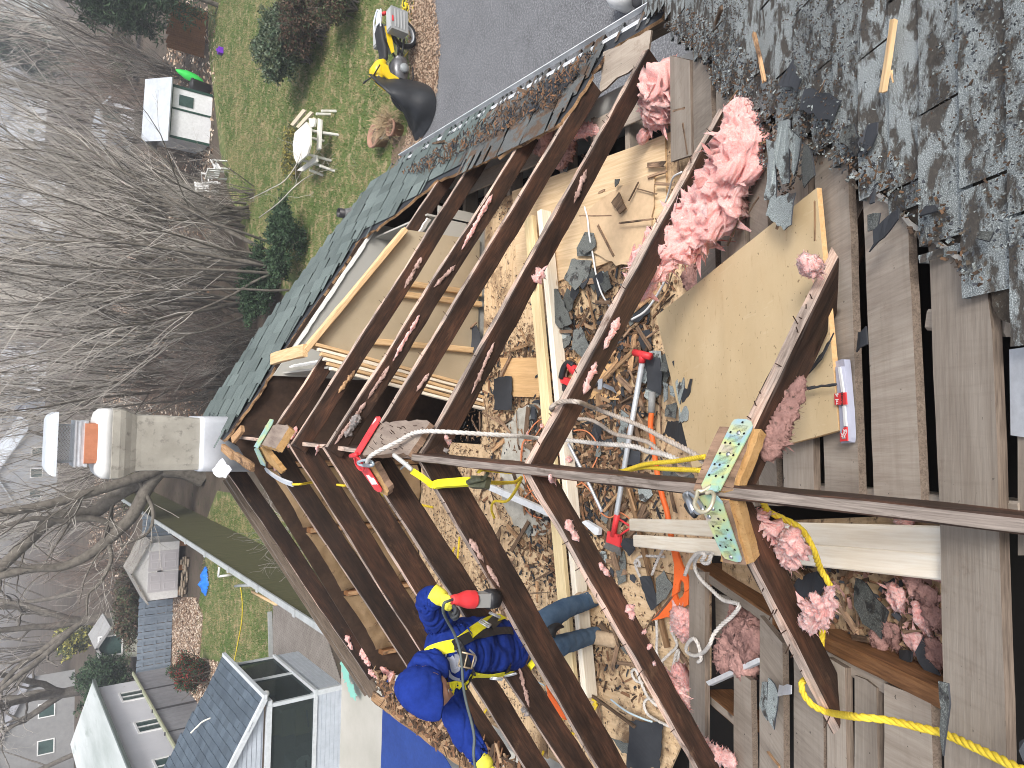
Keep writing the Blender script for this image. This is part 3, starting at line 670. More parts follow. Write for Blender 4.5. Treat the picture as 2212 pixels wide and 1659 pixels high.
s = MB(); s.box((.3, YC+.04, FL-1.22), (1.9, yb-.1, FL-1.2)); s.obj('closet_floor', GREYW, cl)
s = MB(); s.box((.355, YC+.05, FL-1.2), (1.72, YC+.062, -2.9)); s.obj('inner_wall', GREYW, cl)
def rg(a, b, off=0): return V((a, b, -1.6-(a-XR)*SL+off))
slab('broken_plaster', [rg(.5, yb-.12, -.0), rg(1.72, yb-.12, -.0), rg(1.72, yb-.12, -.035), rg(.5, yb-.12, -.03)], .015, WHITEP, cl, rag=.003, step=.06)
slab('broken_plaster', [rg(.52, YC+.06, -.10), rg(1.6, YC+.06, -.10), rg(1.6, YC+.075, -.14), rg(.5, YC+.075, -.14)], .014, WHITEP, cl, rag=.004, step=.03)
slab('broken_plaster', [rg(.40, YC+.1, -.06), rg(.40, yb-.15, -.06), rg(.42, yb-.15, -.09), rg(.43, YC+.1, -.09)], .014, WHITEP, cl, rag=.006, step=.03)
slab('hanging_ceiling_piece', [rg(.55, YC+.08, -.12), rg(1.0, YC+.08, -.13), rg(.95, YC+.32, -.2), rg(.6, YC+.3, -.2)], .012, [DRYB, WHITEP], cl, rag=.012, step=.03)
# chimney
CY = 6.2
def cl_(Vx, ya, yb_): a, b = onY(Vx, ya, CY), onY(Vx, yb_, CY); return (a.x+b.x)/2, abs(a.x-b.x)/2, (a.z+b.z)/2
ch = empty('chimney', (-.25, 6.42, FL), None, None); par(ch, house)
def ring(levels, dep0=.44, jit=0):
    """rounded-square section column: levels = (cx, halfwidth, z)"""
    s = MB(); n = 44
    for i, (cx_, hw, z) in enumerate(levels):
        hd = dep0/2*(hw/levels[-1][1]) if levels[-1][1] else dep0/2
        for j in range(n):
            a = 2*math.pi*(j+.5)/n; c, q = math.cos(a), math.sin(a); e = 16; r = (abs(c)**e+abs(q)**e)**(-1/e)
            p = V((cx_+hw*r*c, CY+.22+hd*r*q, z)); p += V((c, q, 0))*noise.noise(p*7)*jit; s.v.append(tuple(p))
    for i in range(len(levels)-1):
        for j in range(n):
            a = i*n+j; b = i*n+(j+1) % n; s.f.append((a, a+n, b+n, b)); s.m.append(0)
    s.f.append(tuple(range(n))); s.f.append(tuple((len(levels)-1)*n+j for j in reversed(range(n)))); s.m += [0, 0]; return s
c1 = cl_(433, 903, 1016)
lv = [cl_(240, 881, 1036), cl_(256, 882, 1035), cl_(268, 885, 1032), cl_(282, 891, 1025), cl_(294, 895, 1020), cl_(305, 896, 1019), cl_(350, 897, 1018), cl_(400, 900, 1017), c1, (c1[0], c1[1], -2.4)]
ring(lv, jit=.004).obj('chimney_shaft', STUCCO, ch)
ring([(lv[0][0], lv[0][1]*.70, cl_(207, 900, 1020)[2]), (lv[0][0], lv[0][1]*.86, cl_(212, 900, 1020)[2]), (lv[0][0], lv[0][1]*.97, cl_(222, 900, 1020)[2]), (lv[0][0], lv[0][1]*1.005, lv[0][2]-.002)], .5, .004).obj('chimney_crown', STUCW, ch, True)
f0 = cl_(187, 914, 1003); f1 = cl_(219, 914, 1003)
ring([(f0[0], f0[1], f0[2]+.01), (f0[0], f0[1], f1[2]-.03)], .42).obj('flue_liner', TERRA, ch)
a0 = cl_(161, 905, 1014); a1 = cl_(188, 909, 1010); cxm = a0[0]; dm = CY+.22
cap = empty('chimney_cap', (cxm, dm, a1[2])); cap.name = 'chimney_cap'; par(cap, ch)
s = MB()
for (k, z, t) in ((1.0, a1[2], .02), (.97, a1[2]+.035, .02), (1.0, a0[2]-.01, .012), (.99, (a0[2]+a1[2])/2, .01)):
    h = a1[1]*k; s.box((cxm-h, dm-h, z-t/2), (cxm+h, dm+h, z+t/2))
s.box((cxm-a1[1]*.96, dm-a1[1]*.96, a1[2]), (cxm+a1[1]*.96, dm+a1[1]*.96, a0[2]-.012)); par(s.obj('cap_base', GALV), cap)
l0, l1 = cl_(100, 897, 1030), cl_(124, 893, 1032); m0 = cl_(125, 921, 1002)
s = MB(); zb, zt = a0[2]-.005, m0[2]+.005; h = m0[1]*1.02; N = 9
for sx, sy, ax in ((0, -1, 0), (0, 1, 0), (-1, 0, 1), (1, 0, 1)):
    for k in range(-6, N+1):
        for dr in (1, -1):
            u0 = -h+2*h*k/N; pts = []
            for (u, t) in ((u0, 0), (u0+2*h*.62, 1)):
                pts.append((u if dr > 0 else -u, t))
            (ua, ta), (ub, tb) = pts; 
            def cl2(ua, ta, ub, tb):
                def at(u): return ta+(u-ua)/(ub-ua)*(tb-ta)
                a, b = (ua, ta), (ub, tb)
                if abs(ub-ua) < 1e-9: return None
                lo, hi = -h, h
                if a[0] < lo: a = (lo, at(lo))
                if a[0] > hi: a = (hi, at(hi))
                if b[0] < lo: b = (lo, at(lo))
                if b[0] > hi: b = (hi, at(hi))
                if abs(a[0]-b[0]) < .004: return None
                return a, b
            r = cl2(ua, ta, ub, tb)
            if not r: continue
            p = [(V((cxm+u, dm+sy*h, zb+(zt-zb)*t)) if ax == 0 else V((cxm+sx*h, dm+u, zb+(zt-zb)*t))) for u, t in r]
            s.bar(p[0], p[1], .006, .003)
par(s.obj('cap_mesh', GALV), cap)
s = MB(); H = l1[1]; z0, z1 = l1[2], l0[2]; hp = [(H, 0), (H*.99, .25), (H*.9, .75), (H*.75, 1)]
for i, (hh, t) in enumerate(hp):
    z = z0+(z1-z0)*t
    for sx, sy in ((-1, -1), (1, -1), (1, 1), (-1, 1)): s.v.append((cxm+hh*sx, dm+hh*sy, z))
for i in range(3):
    for j in range(4): a = i*4+j; b = i*4+(j+1) % 4; s.f.append((a, b, b+4, a+4)); s.m.append(0)
s.f += [(0, 3, 2, 1), (12, 13, 14, 15)]; s.m += [0, 0]; par(s.obj('cap_lid', noisy('galvanised_lid', (.52, .56, .60), (.66, .69, .73), 3, .35, metal=.25)), cap)
ring([(c1[0], c1[1]*1.05, c1[2]+.006), (c1[0], c1[1]*1.06, c1[2]-.03), (c1[0]-.005, c1[1]*1.1, -1.85)], .50, .004).obj('flashing', noisy('lead_flashing', (.48, .50, .54), (.66, .68, .72), 4, .5, (.3, .3, .32), .68, metal=.2), ch, True)
slab('flashing_flap', [onY(480, 990, 6.05), onY(498, 1012, 5.95), onY(487, 1035, 5.98), onY(462, 1028, 6.1), onY(458, 1014, 6.14)], .004, noisy('lead_flashing', (1, 1, 1), (1, 1, 1)), ch, rag=.008, step=.03)
# torn hole around the chimney foot
for k, (a, b) in enumerate((((478, 967), (500, 985)), ((505, 985), (540, 1010)), ((520, 925), (500, 950)))):
    beam('broken_deck_piece', onR(*a, .03), onR(*b, .0), .06, .03, WD['broken'], house)
# ================================================================== the yards, houses and trees around
BARK = noisy('bark', (.075, .065, .052), (.19, .17, .145), 6, .95, (.07, .08, .045), .62, .01)
TWIG = noisy('pale_twigs', (.26, .235, .205), (.60, .56, .51), .35, .9, bs=None)
TWIGR = noisy('reddish_twigs', (.17, .12, .10), (.34, .26, .22), .4, .9)
class Tubes:
    """many tapering branches in one mesh, fast"""
    def __init__(s): s.P = []
    def add(s, pts, r0, r1, k=3): s.P.append((np.array([tuple(p) for p in pts]), r0, r1, k))
    def mesh(s, name, m):
        vs = []; fs = []; base = 0
        for P, r0, r1, k in s.P:
            n = len(P); T = np.gradient(P, axis=0); T /= (np.linalg.norm(T, axis=1, keepdims=True)+1e-9)
            ref = np.array([0.31, .12, .94]) if abs(T[0][2]) < .9 else np.array([1., 0.1, 0]); U = np.cross(T, ref); U /= (np.linalg.norm(U, axis=1, keepdims=True)+1e-9); W = np.cross(T, U)
            r = np.linspace(r0, r1, n)[:, None]
            for j in range(k): a = 2*math.pi*j/k; vs.append(P+(U*math.cos(a)+W*math.sin(a))*r)
            i = np.arange(n-1)
            for j in range(k): a = base+j*n+i; b = base+((j+1) % k)*n+i; fs.append(np.stack([a, b, b+1, a+1], 1))
            base += n*k
        if not vs: return None
        vs = np.concatenate(vs); fs = np.concatenate(fs); me = bpy.data.meshes.new(name)
        me.vertices.add(len(vs)); me.vertices.foreach_set('co', vs.astype(np.float32).ravel()); me.loops.add(fs.size); me.loops.foreach_set('vertex_index', fs.astype(np.int32).ravel())
        me.polygons.add(len(fs)); me.polygons.foreach_set('loop_start', np.arange(0, fs.size, 4, dtype=np.int32)); me.polygons.foreach_set('loop_total', np.full(len(fs), 4, dtype=np.int32))
        me.polygons.foreach_set('use_smooth', [True]*len(fs)); me.materials.append(m); me.update(); me.validate(); return me
def wander(r, p, d, L, n, jit, trop, grav=0):
    pts = [p]; d = d.normalized(); st = L/n
    for i in range(n):
        d = (d+V((r.gauss(0, jit), r.gauss(0, jit), r.gauss(0, jit)+trop-grav*i/n))).normalized(); p = p+d*st; pts.append(p)
    return pts
def spread(r, d, a):
    o = d.orthogonal().normalized(); o = Matrix.Rotation(r.uniform(0, 6.28), 3, d) @ o; return (d*math.cos(a)+o*math.sin(a)).normalized()
def branchset(r, TT, CT, pts, L, rad, lvl, maxl, dens, ang, jit, trop):
    n = int(dens[lvl]*L*.8)
    for _ in range(n):
        t = r.uniform(.18, 1)**.85; k = t*(len(pts)-1); i = min(int(k), len(pts)-2); p = pts[i].lerp(pts[i+1], k-i); d = (pts[i+1]-pts[i]).normalized()
        l = L*r.uniform(.22, .5)*(1.15-t*.6); rr_ = rad*(1-t*.75)*.5; q = wander(r, p, spread(r, d, r.uniform(*ang)), l, 4 if lvl else 6, jit, trop)
        (TT if (lvl == 0 and rr_ > .02) else CT).add(q, max(rr_, .0035), max(rr_*.35, .0022), 4 if rr_ > .03 else 3)
        if lvl+1 < maxl: branchset(r, TT, CT, q, l, rr_, lvl+1, maxl, dens, ang, jit, trop)
def make_tree(kind, seed):
    r = random.Random(seed); TT, CT = Tubes(), Tubes()
    if kind == 'whip':
        for k in range(15):
            a = r.uniform(0, 6.28); lean = abs(r.gauss(.1, .34)); L = r.uniform(5.5, 9.5); b = V((r.gauss(0, .3), r.gauss(0, .3), -.05)); rad = r.uniform(.03, .075)
            q = wander(r, b, V((math.cos(a)*lean, math.sin(a)*lean, 1)), L, 11, .07, .03); TT.add(q, rad, .008, 5)
            branchset(r, TT, CT, q, L, rad, 0, 3, (2.5, 2.6, 3.6), (.2, .65), .13, .06)
    elif kind == 'tree':
        q = wander(r, V((0, 0, -.1)), V((r.gauss(0, .08), r.gauss(0, .08), 1)), 10, 12, .05, .02); TT.add(q, .17, .03, 7)
        for k in range(17):
            t = r.uniform(.15, .95); i = t*11; p = q[int(i)].lerp(q[int(i)+1], i-int(i)); L = r.uniform(2.5, 4.8)*(1.15-t*.6); b = wander(r, p, spread(r, V((0, 0, 1)), r.uniform(.4, .95)), L, 8, .10, .08); TT.add(b, .06*(1.2-t), .01, 5)
            branchset(r, TT, CT, b, L, .05*(1.2-t), 0, 3, (3.2, 3.8, 5), (.3, .8), .15, .03)
    else:
        for k in range(5):
            a = 6.28*k/5+r.gauss(0, .3); lean = r.uniform(.25, .8); q = wander(r, V((0, 0, 1.6)), V((math.cos(a)*lean, math.sin(a)*lean, .9)), 7.5, 12, .17, .04); TT.add(q, .17, .035, 7)
            for _ in range(9):
                t = r.uniform(.25, 1); i = t*11; p = q[int(i)]; L = r.uniform(1.6, 3.6); b = wander(r, p, spread(r, V((math.cos(a), math.sin(a), .7)).normalized(), r.uniform(.5, 1.2)), L, 9, .24, .02); TT.add(b, .06, .01, 5)
                branchset(r, TT, CT, b, L, .045, 0, 3, (2.6, 4, 5), (.4, 1.0), .22, .0)
        TT.add([V((0, 0, -.1)), V((.02, 0, .8)), V((0, .03, 1.8))], .30, .22, 9)
    return TT.mesh('trunk', BARK), CT.mesh('crown', TWIG)
KM = {('whip', i): make_tree('whip', 40+i) for i in range(3)}; KM.update({('tree', i): make_tree('tree', 60+i) for i in range(2)}); KM[('oak', 0)] = make_tree('oak', 71)
for i in (0,): a, b = KM[('whip', i)]; b2 = b.copy(); b2.materials.clear(); b2.materials.append(TWIGR); KM[('red', 0)] = (a, b2)
def place_tree(key, loc, rz, sc, label, group='bare winter trees behind the house', nm='bare_tree', tilt=(0, 0)):
    t = empty(nm, loc, label, 'tree' if nm != 'bare_shrub' else 'shrub', group); t.rotation_euler = (tilt[0], tilt[1], rz); t.scale = (sc, sc, sc)
    a, b = KM[key]
    for n_, me in (('trunk', a), ('crown', b)): o = bpy.data.objects.new(n_, me); C.objects.link(o); o.parent = t
    return t
def gp(x, y): return onz(x, y, G)
TR = [
 (('whip', 0), (612, 575), 0, 1.0, 'multi stemmed bare shrub tree nearest the black vent pipe'), (('whip', 1), (560, 660), 1.3, 1.05, 'fanning bare tree directly above the shingled strip'),
 (('whip', 2), (505, 745), 2.4, 1.1, 'fanning bare tree between the vent pipe and the chimney'), (('whip', 0), (478, 830), 4.0, 1.05, 'tall bare stems just right of the chimney'),
 (('whip', 1), (520, 470), 5.0, .95, 'bare tree hanging over the white garden chairs'), (('whip', 2), (450, 600), .7, 1.2, 'bare tree in the middle of the thicket behind the lawn'),
 (('whip', 0), (440, 420), 3.2, 1.1, 'bare tree directly in front of the white shed'), (('tree', 0), (400, 520), 2.0, 1.0, 'straight bare tree left of the white shed'),
 (('tree', 1), (380, 700), 1.0, 1.1, 'straight bare tree deep in the middle of the thicket'), (('whip', 1), (385, 300), 2.9, 1.1, 'bare tree above the roof of the white shed'),
 (('whip', 2), (370, 160), 1.9, 1.1, 'bare tree between the white shed and the dark evergreens'), (('tree', 0), (330, 430), 4.2, 1.2, 'taller bare tree behind the white shed'),
 (('tree', 1), (300, 250), 3.3, 1.1, 'bare tree behind the small grey hut'), (('tree', 0), (330, 900), 5.1, 1.2, 'bare tree behind the chimney flue'),
 (('whip', 2), (410, 960), 3.6, .9, 'bare stems just left of the chimney shaft'), (('tree', 1), (250, 600), 2.2, 1.3, 'bare tree in front of the cream house far away'),
 (('tree', 0), (240, 100), .3, 1.2, 'bare tree below the white gabled house'), (('oak', 0), (262, 1330), .6, 1.25, 'crooked dark limbed tree behind the slatted grey fence'),
 (('oak', 0), (225, 1480), 2.6, 1.35, 'crooked tree behind the white house at the left'), (('tree', 1), (240, 1200), 5.5, 1.1, 'bare tree behind the small shed with double doors'),
 (('red', 0), (415, 230), 1.5, .62, 'reddish tangle of brush beside the white shed'), (('red', 0), (350, 1210), 3.5, .6, 'reddish brush behind the small shed with double doors'), (('red', 0), (330, 780), 4.5, .9, 'reddish tangle of brush behind the thicket'),
 (('whip', 1), (300, 1090), 0.4, .9, 'bare stems at the far end of the board fence'),
]
for i, (k, px, rz, sc, lb) in enumerate(TR): place_tree(k, gp(*px), rz, sc, lb, nm='bare_tree' if k[0] != 'red' else 'bare_shrub')
rr = random.Random(12)
for i in range(17):
    px = (rr.uniform(90, 215), rr.uniform(-60, 1720)); p = gp(*px); place_tree((rr.choice(('tree', 'tree', 'whip')), rr.choice((0, 1))), p, rr.uniform(0, 6), rr.uniform(1.2, 1.7), 'bare grey tree in the distance among the far houses', 'distant bare trees')
for i in range(26):
    px = (rr.uniform(395, 560), rr.uniform(150, 900))
    if px[0] > 440 and px[1] < 420: px = (rr.uniform(395, 430), px[1])
    place_tree(('red' if i % 3 == 0 else 'whip', 0 if i % 3 == 0 else i % 3), gp(*px), rr.uniform(0, 6), rr.uniform(.22, .42), 'low tangle of bare twigs among the stems of the thicket', 'low bare brush of the thicket', nm='bare_shrub')
# the large oak left of the chimney with its heavy limbs
ok = empty('oak_tree', gp(440, 1030), 'large dark oak with heavy leaning limbs left of the chimney', 'tree'); OY = gp(440, 1030).y
TT, CT = Tubes(), Tubes(); r = random.Random(5)
LB = [([(440, 1030), (400, 1015), (350, 1012)], .42, .34), ([(350, 1012), (320, 1050), (290, 1108), (262, 1140), (232, 1168), (190, 1200), (133, 1224), (60, 1230), (-60, 1260)], .27, .12), ([(350, 1012), (300, 1040), (240, 1078), (200, 1108), (120, 1118), (60, 1170), (0, 1228), (-80, 1300)], .30, .16),
      ([(350, 1012), (325, 1022), (200, 1062), (100, 1090), (0, 1108), (-80, 1120)], .22, .12), ([(262, 1140), (200, 1120), (130, 1125), (70, 1120), (0, 1140)], .14, .07), ([(232, 1168), (240, 1210), (215, 1260), (190, 1285), (188, 1330)], .09, .03), ([(350, 1012), (310, 980), (240, 960), (150, 955), (60, 930)], .16, .05), ([(300, 1040), (330, 1100), (320, 1150), (260, 1180)], .09, .04)]
for i, (P, r0, r1) in enumerate(LB):
    q = cr([onY(x, y, OY+(0, .0, .6, -.5, .5, -.6, .8, -.8)[i]*min(1, j*.4)) for j, (x, y) in enumerate(P)], 5); TT.add(q, r0, r1, 9)
    if i: branchset(r, TT, CT, q, 6, r1*1.1, 0, 3, (3.0, 2.6, 3.6), (.4, 1.1), .2, .02)
for nm_, me in (('trunk', TT.mesh('trunk', BARK)), ('crown', CT.mesh('crown', TWIG))): o = bpy.data.objects.new(nm_, me); C.objects.link(o); par(o, ok)
# twigs that hang over the lawn and the board fence
for nm_, P, lb in (('bare_shrub', [(560, 470), (600, 440), (640, 400), (680, 375), (730, 365), (790, 368)], 'thin arching bare shoot reaching over the lawn toward the pots'), ('bare_shrub', [(540, 430), (580, 410), (620, 385), (650, 330), (640, 290), (600, 260)], 'bare shoot curling over the white garden table')):
    TT = Tubes(); q = cr([onz(x, y, G+.6+.8*math.sin(j)) for j, (x, y) in enumerate(P)], 5); TT.add(q, .02, .006, 4); branchset(r, TT, TT, q, 3.2, .012, 0, 2, (5, 2.5), (.3, .8), .2, .02)
    me = TT.mesh(nm_, TWIG); o = bpy.data.objects.new(nm_, me); C.objects.link(o); tag(o, lb, 'shrub')
for j, (x, y) in enumerate(((640, 1215), (688, 1290))):
    TT = Tubes(); p = gp(x, y)+V((1.1, 0, 0))
    for k in range(16):
        q = wander(r, p, V((r.gauss(0, .8), r.gauss(0, 1.0), 1)), r.uniform(1.0, 2.0), 7, .16, .02); TT.add(q, .010, .004, 3); branchset(r, TT, TT, q, 1.5, .006, 0, 1, (5,), (.4, .9), .2, 0)
    me = TT.mesh('bare_shrub', noisy('grey_twigs', (.26, .24, .22), (.42, .39, .36), 2)); o = bpy.data.objects.new('bare_shrub', me); C.objects.link(o); tag(o, ('pale twiggy shrub before the board fence by the lawn', 'pale twiggy shrub before the board fence by the patio')[j], 'shrub')
# leafy shrubs and evergreens
def leafy(name, c, rad, n, size, mats_, label, cat='shrub', seed=0, stems=10, conifer=False, group=None):
    rr = random.Random(seed); root = empty(name, V((c.x, c.y, G)), label, cat, group); s = MB(); sd = seed*7.7
    k = 0
    while k < n:
        v = V((rr.uniform(-1, 1), rr.uniform(-1, 1), rr.uniform(-1, 1)))
        if v.length > .62+.42*noise.noise(v.normalized()*1.6+V((sd, 3, 0)))+.2*noise.noise(v.normalized()*5+V((sd, 0, 1)))+.15*rr.random(): continue
        if conifer:
            h = (v.z+1)/2; w_ = (1-h)**.8; p = V((v.x*rad[0]*w_, v.y*rad[1]*w_, h*rad[2]*2))
        else: p = V((v.x*rad[0], v.y*rad[1], (v.z+1)*rad[2]))
        q = V((c.x, c.y, G+.05))+p
        if noise.noise(q*1.7+V((sd, 0, 0)))+.6*noise.noise(q*4.5) < -.12+.35*rr.random()-.3: continue
        k += 1; d = V((rr.gauss(0, 1), rr.gauss(0, 1), rr.gauss(.3, .8))).normalized(); u = d.orthogonal().normalized(); u = Matrix.Rotation(rr.uniform(0, 6.3), 3, d) @ u; z = size*rr.uniform(.5, 1.3); w2_ = z*(.16 if conifer else .4)
        s.add([q-u*w2_, q+d*z*.45-u*w2_*.2, q+d*z, q+d*z*.4+u*w2_], [(0, 1, 2, 3)], rr.randrange(len(mats_)))
    s.obj('foliage', mats_, root)
    TT = Tubes()
    for k in range(stems):
        q = wander(rr, V((c.x+rr.gauss(0, rad[0]*.15), c.y+rr.gauss(0, rad[1]*.15), G-.03)), V((rr.gauss(0, .4), rr.gauss(0, .4), 1)) if not conifer else V((0, 0, 1)), rad[2]*1.8, 7, .1, .02); TT.add(q, .03 if not conifer else .12, .006, 4)
        branchset(rr, TT, TT, q, rad[2]*1.4, .02, 0, 2, (4, 3), (.3, .9), .2, .02)
    o = bpy.data.objects.new('stem', TT.mesh('stem', BARK)); C.objects.link(o); par(o, root); return root
def lm(n, c): return mat(n, c, .8)
EG = [lm('evergreen_dark', (.016, .038, .018)), lm('evergreen_mid', (.032, .065, .030)), lm('evergreen_light', (.055, .095, .045))]
BG_ = [lm('bush_green', (.05, .085, .045)), lm('bush_olive', (.09, .11, .055)), lm('bush_pale', (.15, .19, .13))]
BR = [lm('brown_leaf_a', (.06, .035, .025)), lm('brown_leaf_b', (.12, .075, .05)), lm('dark_green_leaf', (.03, .045, .02))]
leafy('evergreen_tree', gp(470, 15), (2.4, 2.4, 4.2), 15000, .30, EG, 'dark evergreen at the upper edge next to the lawn', 'tree', 1, 1, True)
leafy('evergreen_tree', gp(425, 60), (2.2, 2.0, 4.2), 13000, .30, EG, 'dark evergreen above the brown board fence', 'tree', 2, 1, True)
leafy('evergreen_tree', gp(190, 140), (5, 4, 6), 12000, .6, EG, 'distant green cedar below the white gabled house', 'tree', 3, 1, True)
leafy('evergreen_tree', gp(300, 1455), (1.8, 1.8, 1.6), 7000, .16, EG, 'dark evergreen shrub behind the corner of the slatted fence', 'tree', 4, 4)
leafy('bush', gp(672, 118), (1.25, 1.0, .85), 15000, .10, BG_, 'rounded pale green bush on the back lawn', seed=5, stems=14)
leafy('bush', gp(705, 62), (1.0, .9, .7), 9000, .08, BR, 'brown leaved bush next to the rounded green one', seed=6, stems=26)
leafy('bush', gp(770, 0), (1.3, .9, .7), 9000, .08, BR+[BG_[1]], 'brown brushy bush at the upper edge of the lawn', seed=7, stems=26)
leafy('ivy_clump', gp(655, 525), (1.5, 1.0, .55), 9000, .10, EG+[BG_[0]], 'dark ivy mound at the edge of the lawn above the roof', 'ivy', 8, 8)
leafy('ivy_clump', gp(600, 620), (1.6, 1.2, .6), 8000, .10, EG, 'dark ivy growing under the bare stems', 'ivy', 9, 8)
leafy('bush', gp(650, 330), (1.2, .6, .25), 3500, .07, [lm('yellow_leaf', (.28, .24, .06)), BG_[1]], 'low yellowish ground shrub behind the garden table', seed=10, stems=5)
rb = leafy('bush', gp(455, 1445), (.85, .8, .75), 9000, .075, EG+[lm('red_leaf', (.30, .03, .03))], 'dark shrub with red leaves beside the sunroom roof', seed=11, stems=22)
leafy('ivy_clump', gp(215, 1370), (1.5, 1.5, 1.4), 4500, .25, [lm('yellow_flowering', (.45, .42, .12)), BG_[1]], 'yellowish shrub far behind the slatted fence', 'shrub', 12, 4)
for k_, (px_, lb_) in enumerate((((372, 640), 'low dark brush deep in the thicket'), ((355, 480), 'low dark brush left of the white shed'), ((330, 1000), 'low brush behind the chimney shaft'), ((300, 130), 'green brush below the far white house'), ((330, 1290), 'low brush behind the slatted fence'))): leafy('brush', gp(*px_), (3.0, 2.0, .9), 9000, .14, BR+[BG_[1]], lb_, seed=20+k_, stems=30)
# ---- board fence along the left boundary
FB = noisy('mossy_fence_board', (.035, .042, .016), (.14, .125, .06), 3, .9, (.06, .10, .02), .56, .004, st=(.3, 14, .3), rnd=False)
bf = empty('board_fence', V((-4.05, 21, G)), 'long mossy brown board fence with a grey top rail running away from the house', 'fence')
s = MB(); y = 9.5
while y < 41: s.box((-4.06+R.uniform(-.006, .006), y, G), (-4.03, y+.135, -5.34+R.uniform(-.015, .015))); y += .142
s.obj('fence_boards', FB, bf)
RAIL = noisy('grey_rail', (.27, .29, .29), (.40, .42, .42), 2, .8, rnd=False)
s = MB(); s.box((-4.12, 9.5, -5.34), (-3.99, 41, -5.295)); s.obj('top_rail', RAIL, bf)
for y in [9.6+2.44*i for i in range(13)]: s = MB(); s.box((-4.17, y, G), (-4.07, y+.1, -5.36)); s.box((-4.14, y-.06, -5.29), (-3.97, y+.06, -5.265)); s.obj('post', RAIL, bf)
# slatted fence across the back
SF = noisy('blue_grey_fence', (.15, .19, .235), (.22, .26, .31), 2, .75, rnd=False)
sf = empty('slatted_fence', V((-8.5, 34.2, G)), 'blue grey shadowbox fence at the back of the neighbouring yard', 'fence')
ft = onY(298, 1370, 34.2).z
for k, (x0, x1) in enumerate(((-4.05, -6.4), (-6.4, -8.85), (-8.85, -11.2))):
    s = MB(); x = x0-.03; j = 0; H = ft-G
    while x > x1+.05: s.box((x-.13, 34.2+(0 if j % 2 == 0 else .06), G+.05), (x, 34.23+(0 if j % 2 == 0 else .06), ft+R.uniform(-.01, .01))); x -= .145; j += 1
    for z in (G+.3, G+H*.5, G+H*.85): s.box((x1, 34.233, z-.04), (x0, 34.257, z+.04))
    s.obj('fence_panel', SF, sf); s = MB(); s.box((x1-.05, 34.12, G), (x1+.05, 34.19, ft+.03)); s.obj('post', SF, sf)
# corrugated metal fence on the far left
def cor(t, b):
    k = NB(t); wv = k.n('TexWave'); wv.bands_direction = 'Y'; wv.inputs['Scale'].default_value = 4.2; k.lk(k.coord((1, 1, 1), rnd=False), wv.inputs['Vector'])
    k.lk(k.ramp(k.noise(k.coord((1, 1, 1), rnd=False), .7, 4, .6), [(.3, (.16, .165, .18)), (.7, (.24, .245, .265))]), b.inputs['Base Color']); k.bump(b, wv.outputs['Fac'], .03, 1)
CORR = mat('corrugated_steel', (.2, .2, .22), .5, .3, build=cor)
cf = empty('corrugated_fence', V((-11.1, 26, G)), 'grey corrugated metal fence with a wooden cap in front of the white house', 'fence')
s = MB(); ys = np.arange(17.5, 34.1, .03)
for i, y in enumerate(ys):
    x = -11.1+.022*math.sin(y*2*math.pi/.13); s.v += [(x, y, G), (x, y, -5.6)]
    if i: a = 2*i; s.f.append((a-2, a, a+1, a-1)); s.m.append(0)
s.obj('metal_sheet', noisy('corrugated_grey', (.16, .165, .18), (.26, .265, .285), .6, .5, metal=.3, rnd=False), cf)
s = MB(); s.box((-11.16, 17.5, -5.6), (-11.02, 34.15, -5.54)); s.obj('cap_rail', noisy('greenish_cap', (.26, .27, .18), (.36, .37, .26), 3, rnd=False), cf)
for y in np.arange(18, 34, 2.3): s = MB(); s.box((-11.17, y, G), (-11.06, y+.06, -5.5)); s.obj('post', mat('dark_post', (.05, .05, .055), .6), cf)
# white stucco house behind it
HW = noisy('white_stucco', (.60, .60, .62), (.72, .72, .74), .5, .85, (.5, .5, .5), .66, rnd=False)
XH = -12.6; e0, e1 = onX(197, 1497, XH), onX(272, 1659, XH)
wh = empty('white_house', V((XH-2, 30, G)), 'long white stucco house with three dark green framed windows and a whitish metal roof', 'house')
ez = (e0.z+e1.z)/2; yf = onX(305, 1468, XH).y
s = MB(); s.box((XH-5, 18, G), (XH, yf, ez)); s.obj('wall', HW, wh)
s = MB(); s.prism([(XH+.25, 17.5, ez-.05), (XH+.25, yf+.3, ez-.05), (XH-2.4, yf+.3, ez+.72), (XH-2.4, 17.5, ez+.72)], .08, V((.45, 0, .9))); s.prism([(XH-5.2, 17.5, ez-.05), (XH-5.2, yf+.3, ez-.05), (XH-2.4, yf+.3, ez+.72), (XH-2.4, 17.5, ez+.72)], .08, V((-.45, 0, .9)))
s.obj('roof', noisy('whitish_metal_roof', (.24, .28, .26), (.60, .63, .63), .5, .5, (.3, .34, .32), .6, st=(1, .15, 1), rnd=False), wh)
s = MB(); s.box((XH+.2, 17.5, ez-.14), (XH+.32, yf+.3, ez-.03)); s.obj('gutter', mat('dark_gutter', (.10, .12, .11), .5), wh)
GLS = noisy('dark_glass', (.02, .045, .04), (.07, .12, .11), 1.5, .12, spec=.6)
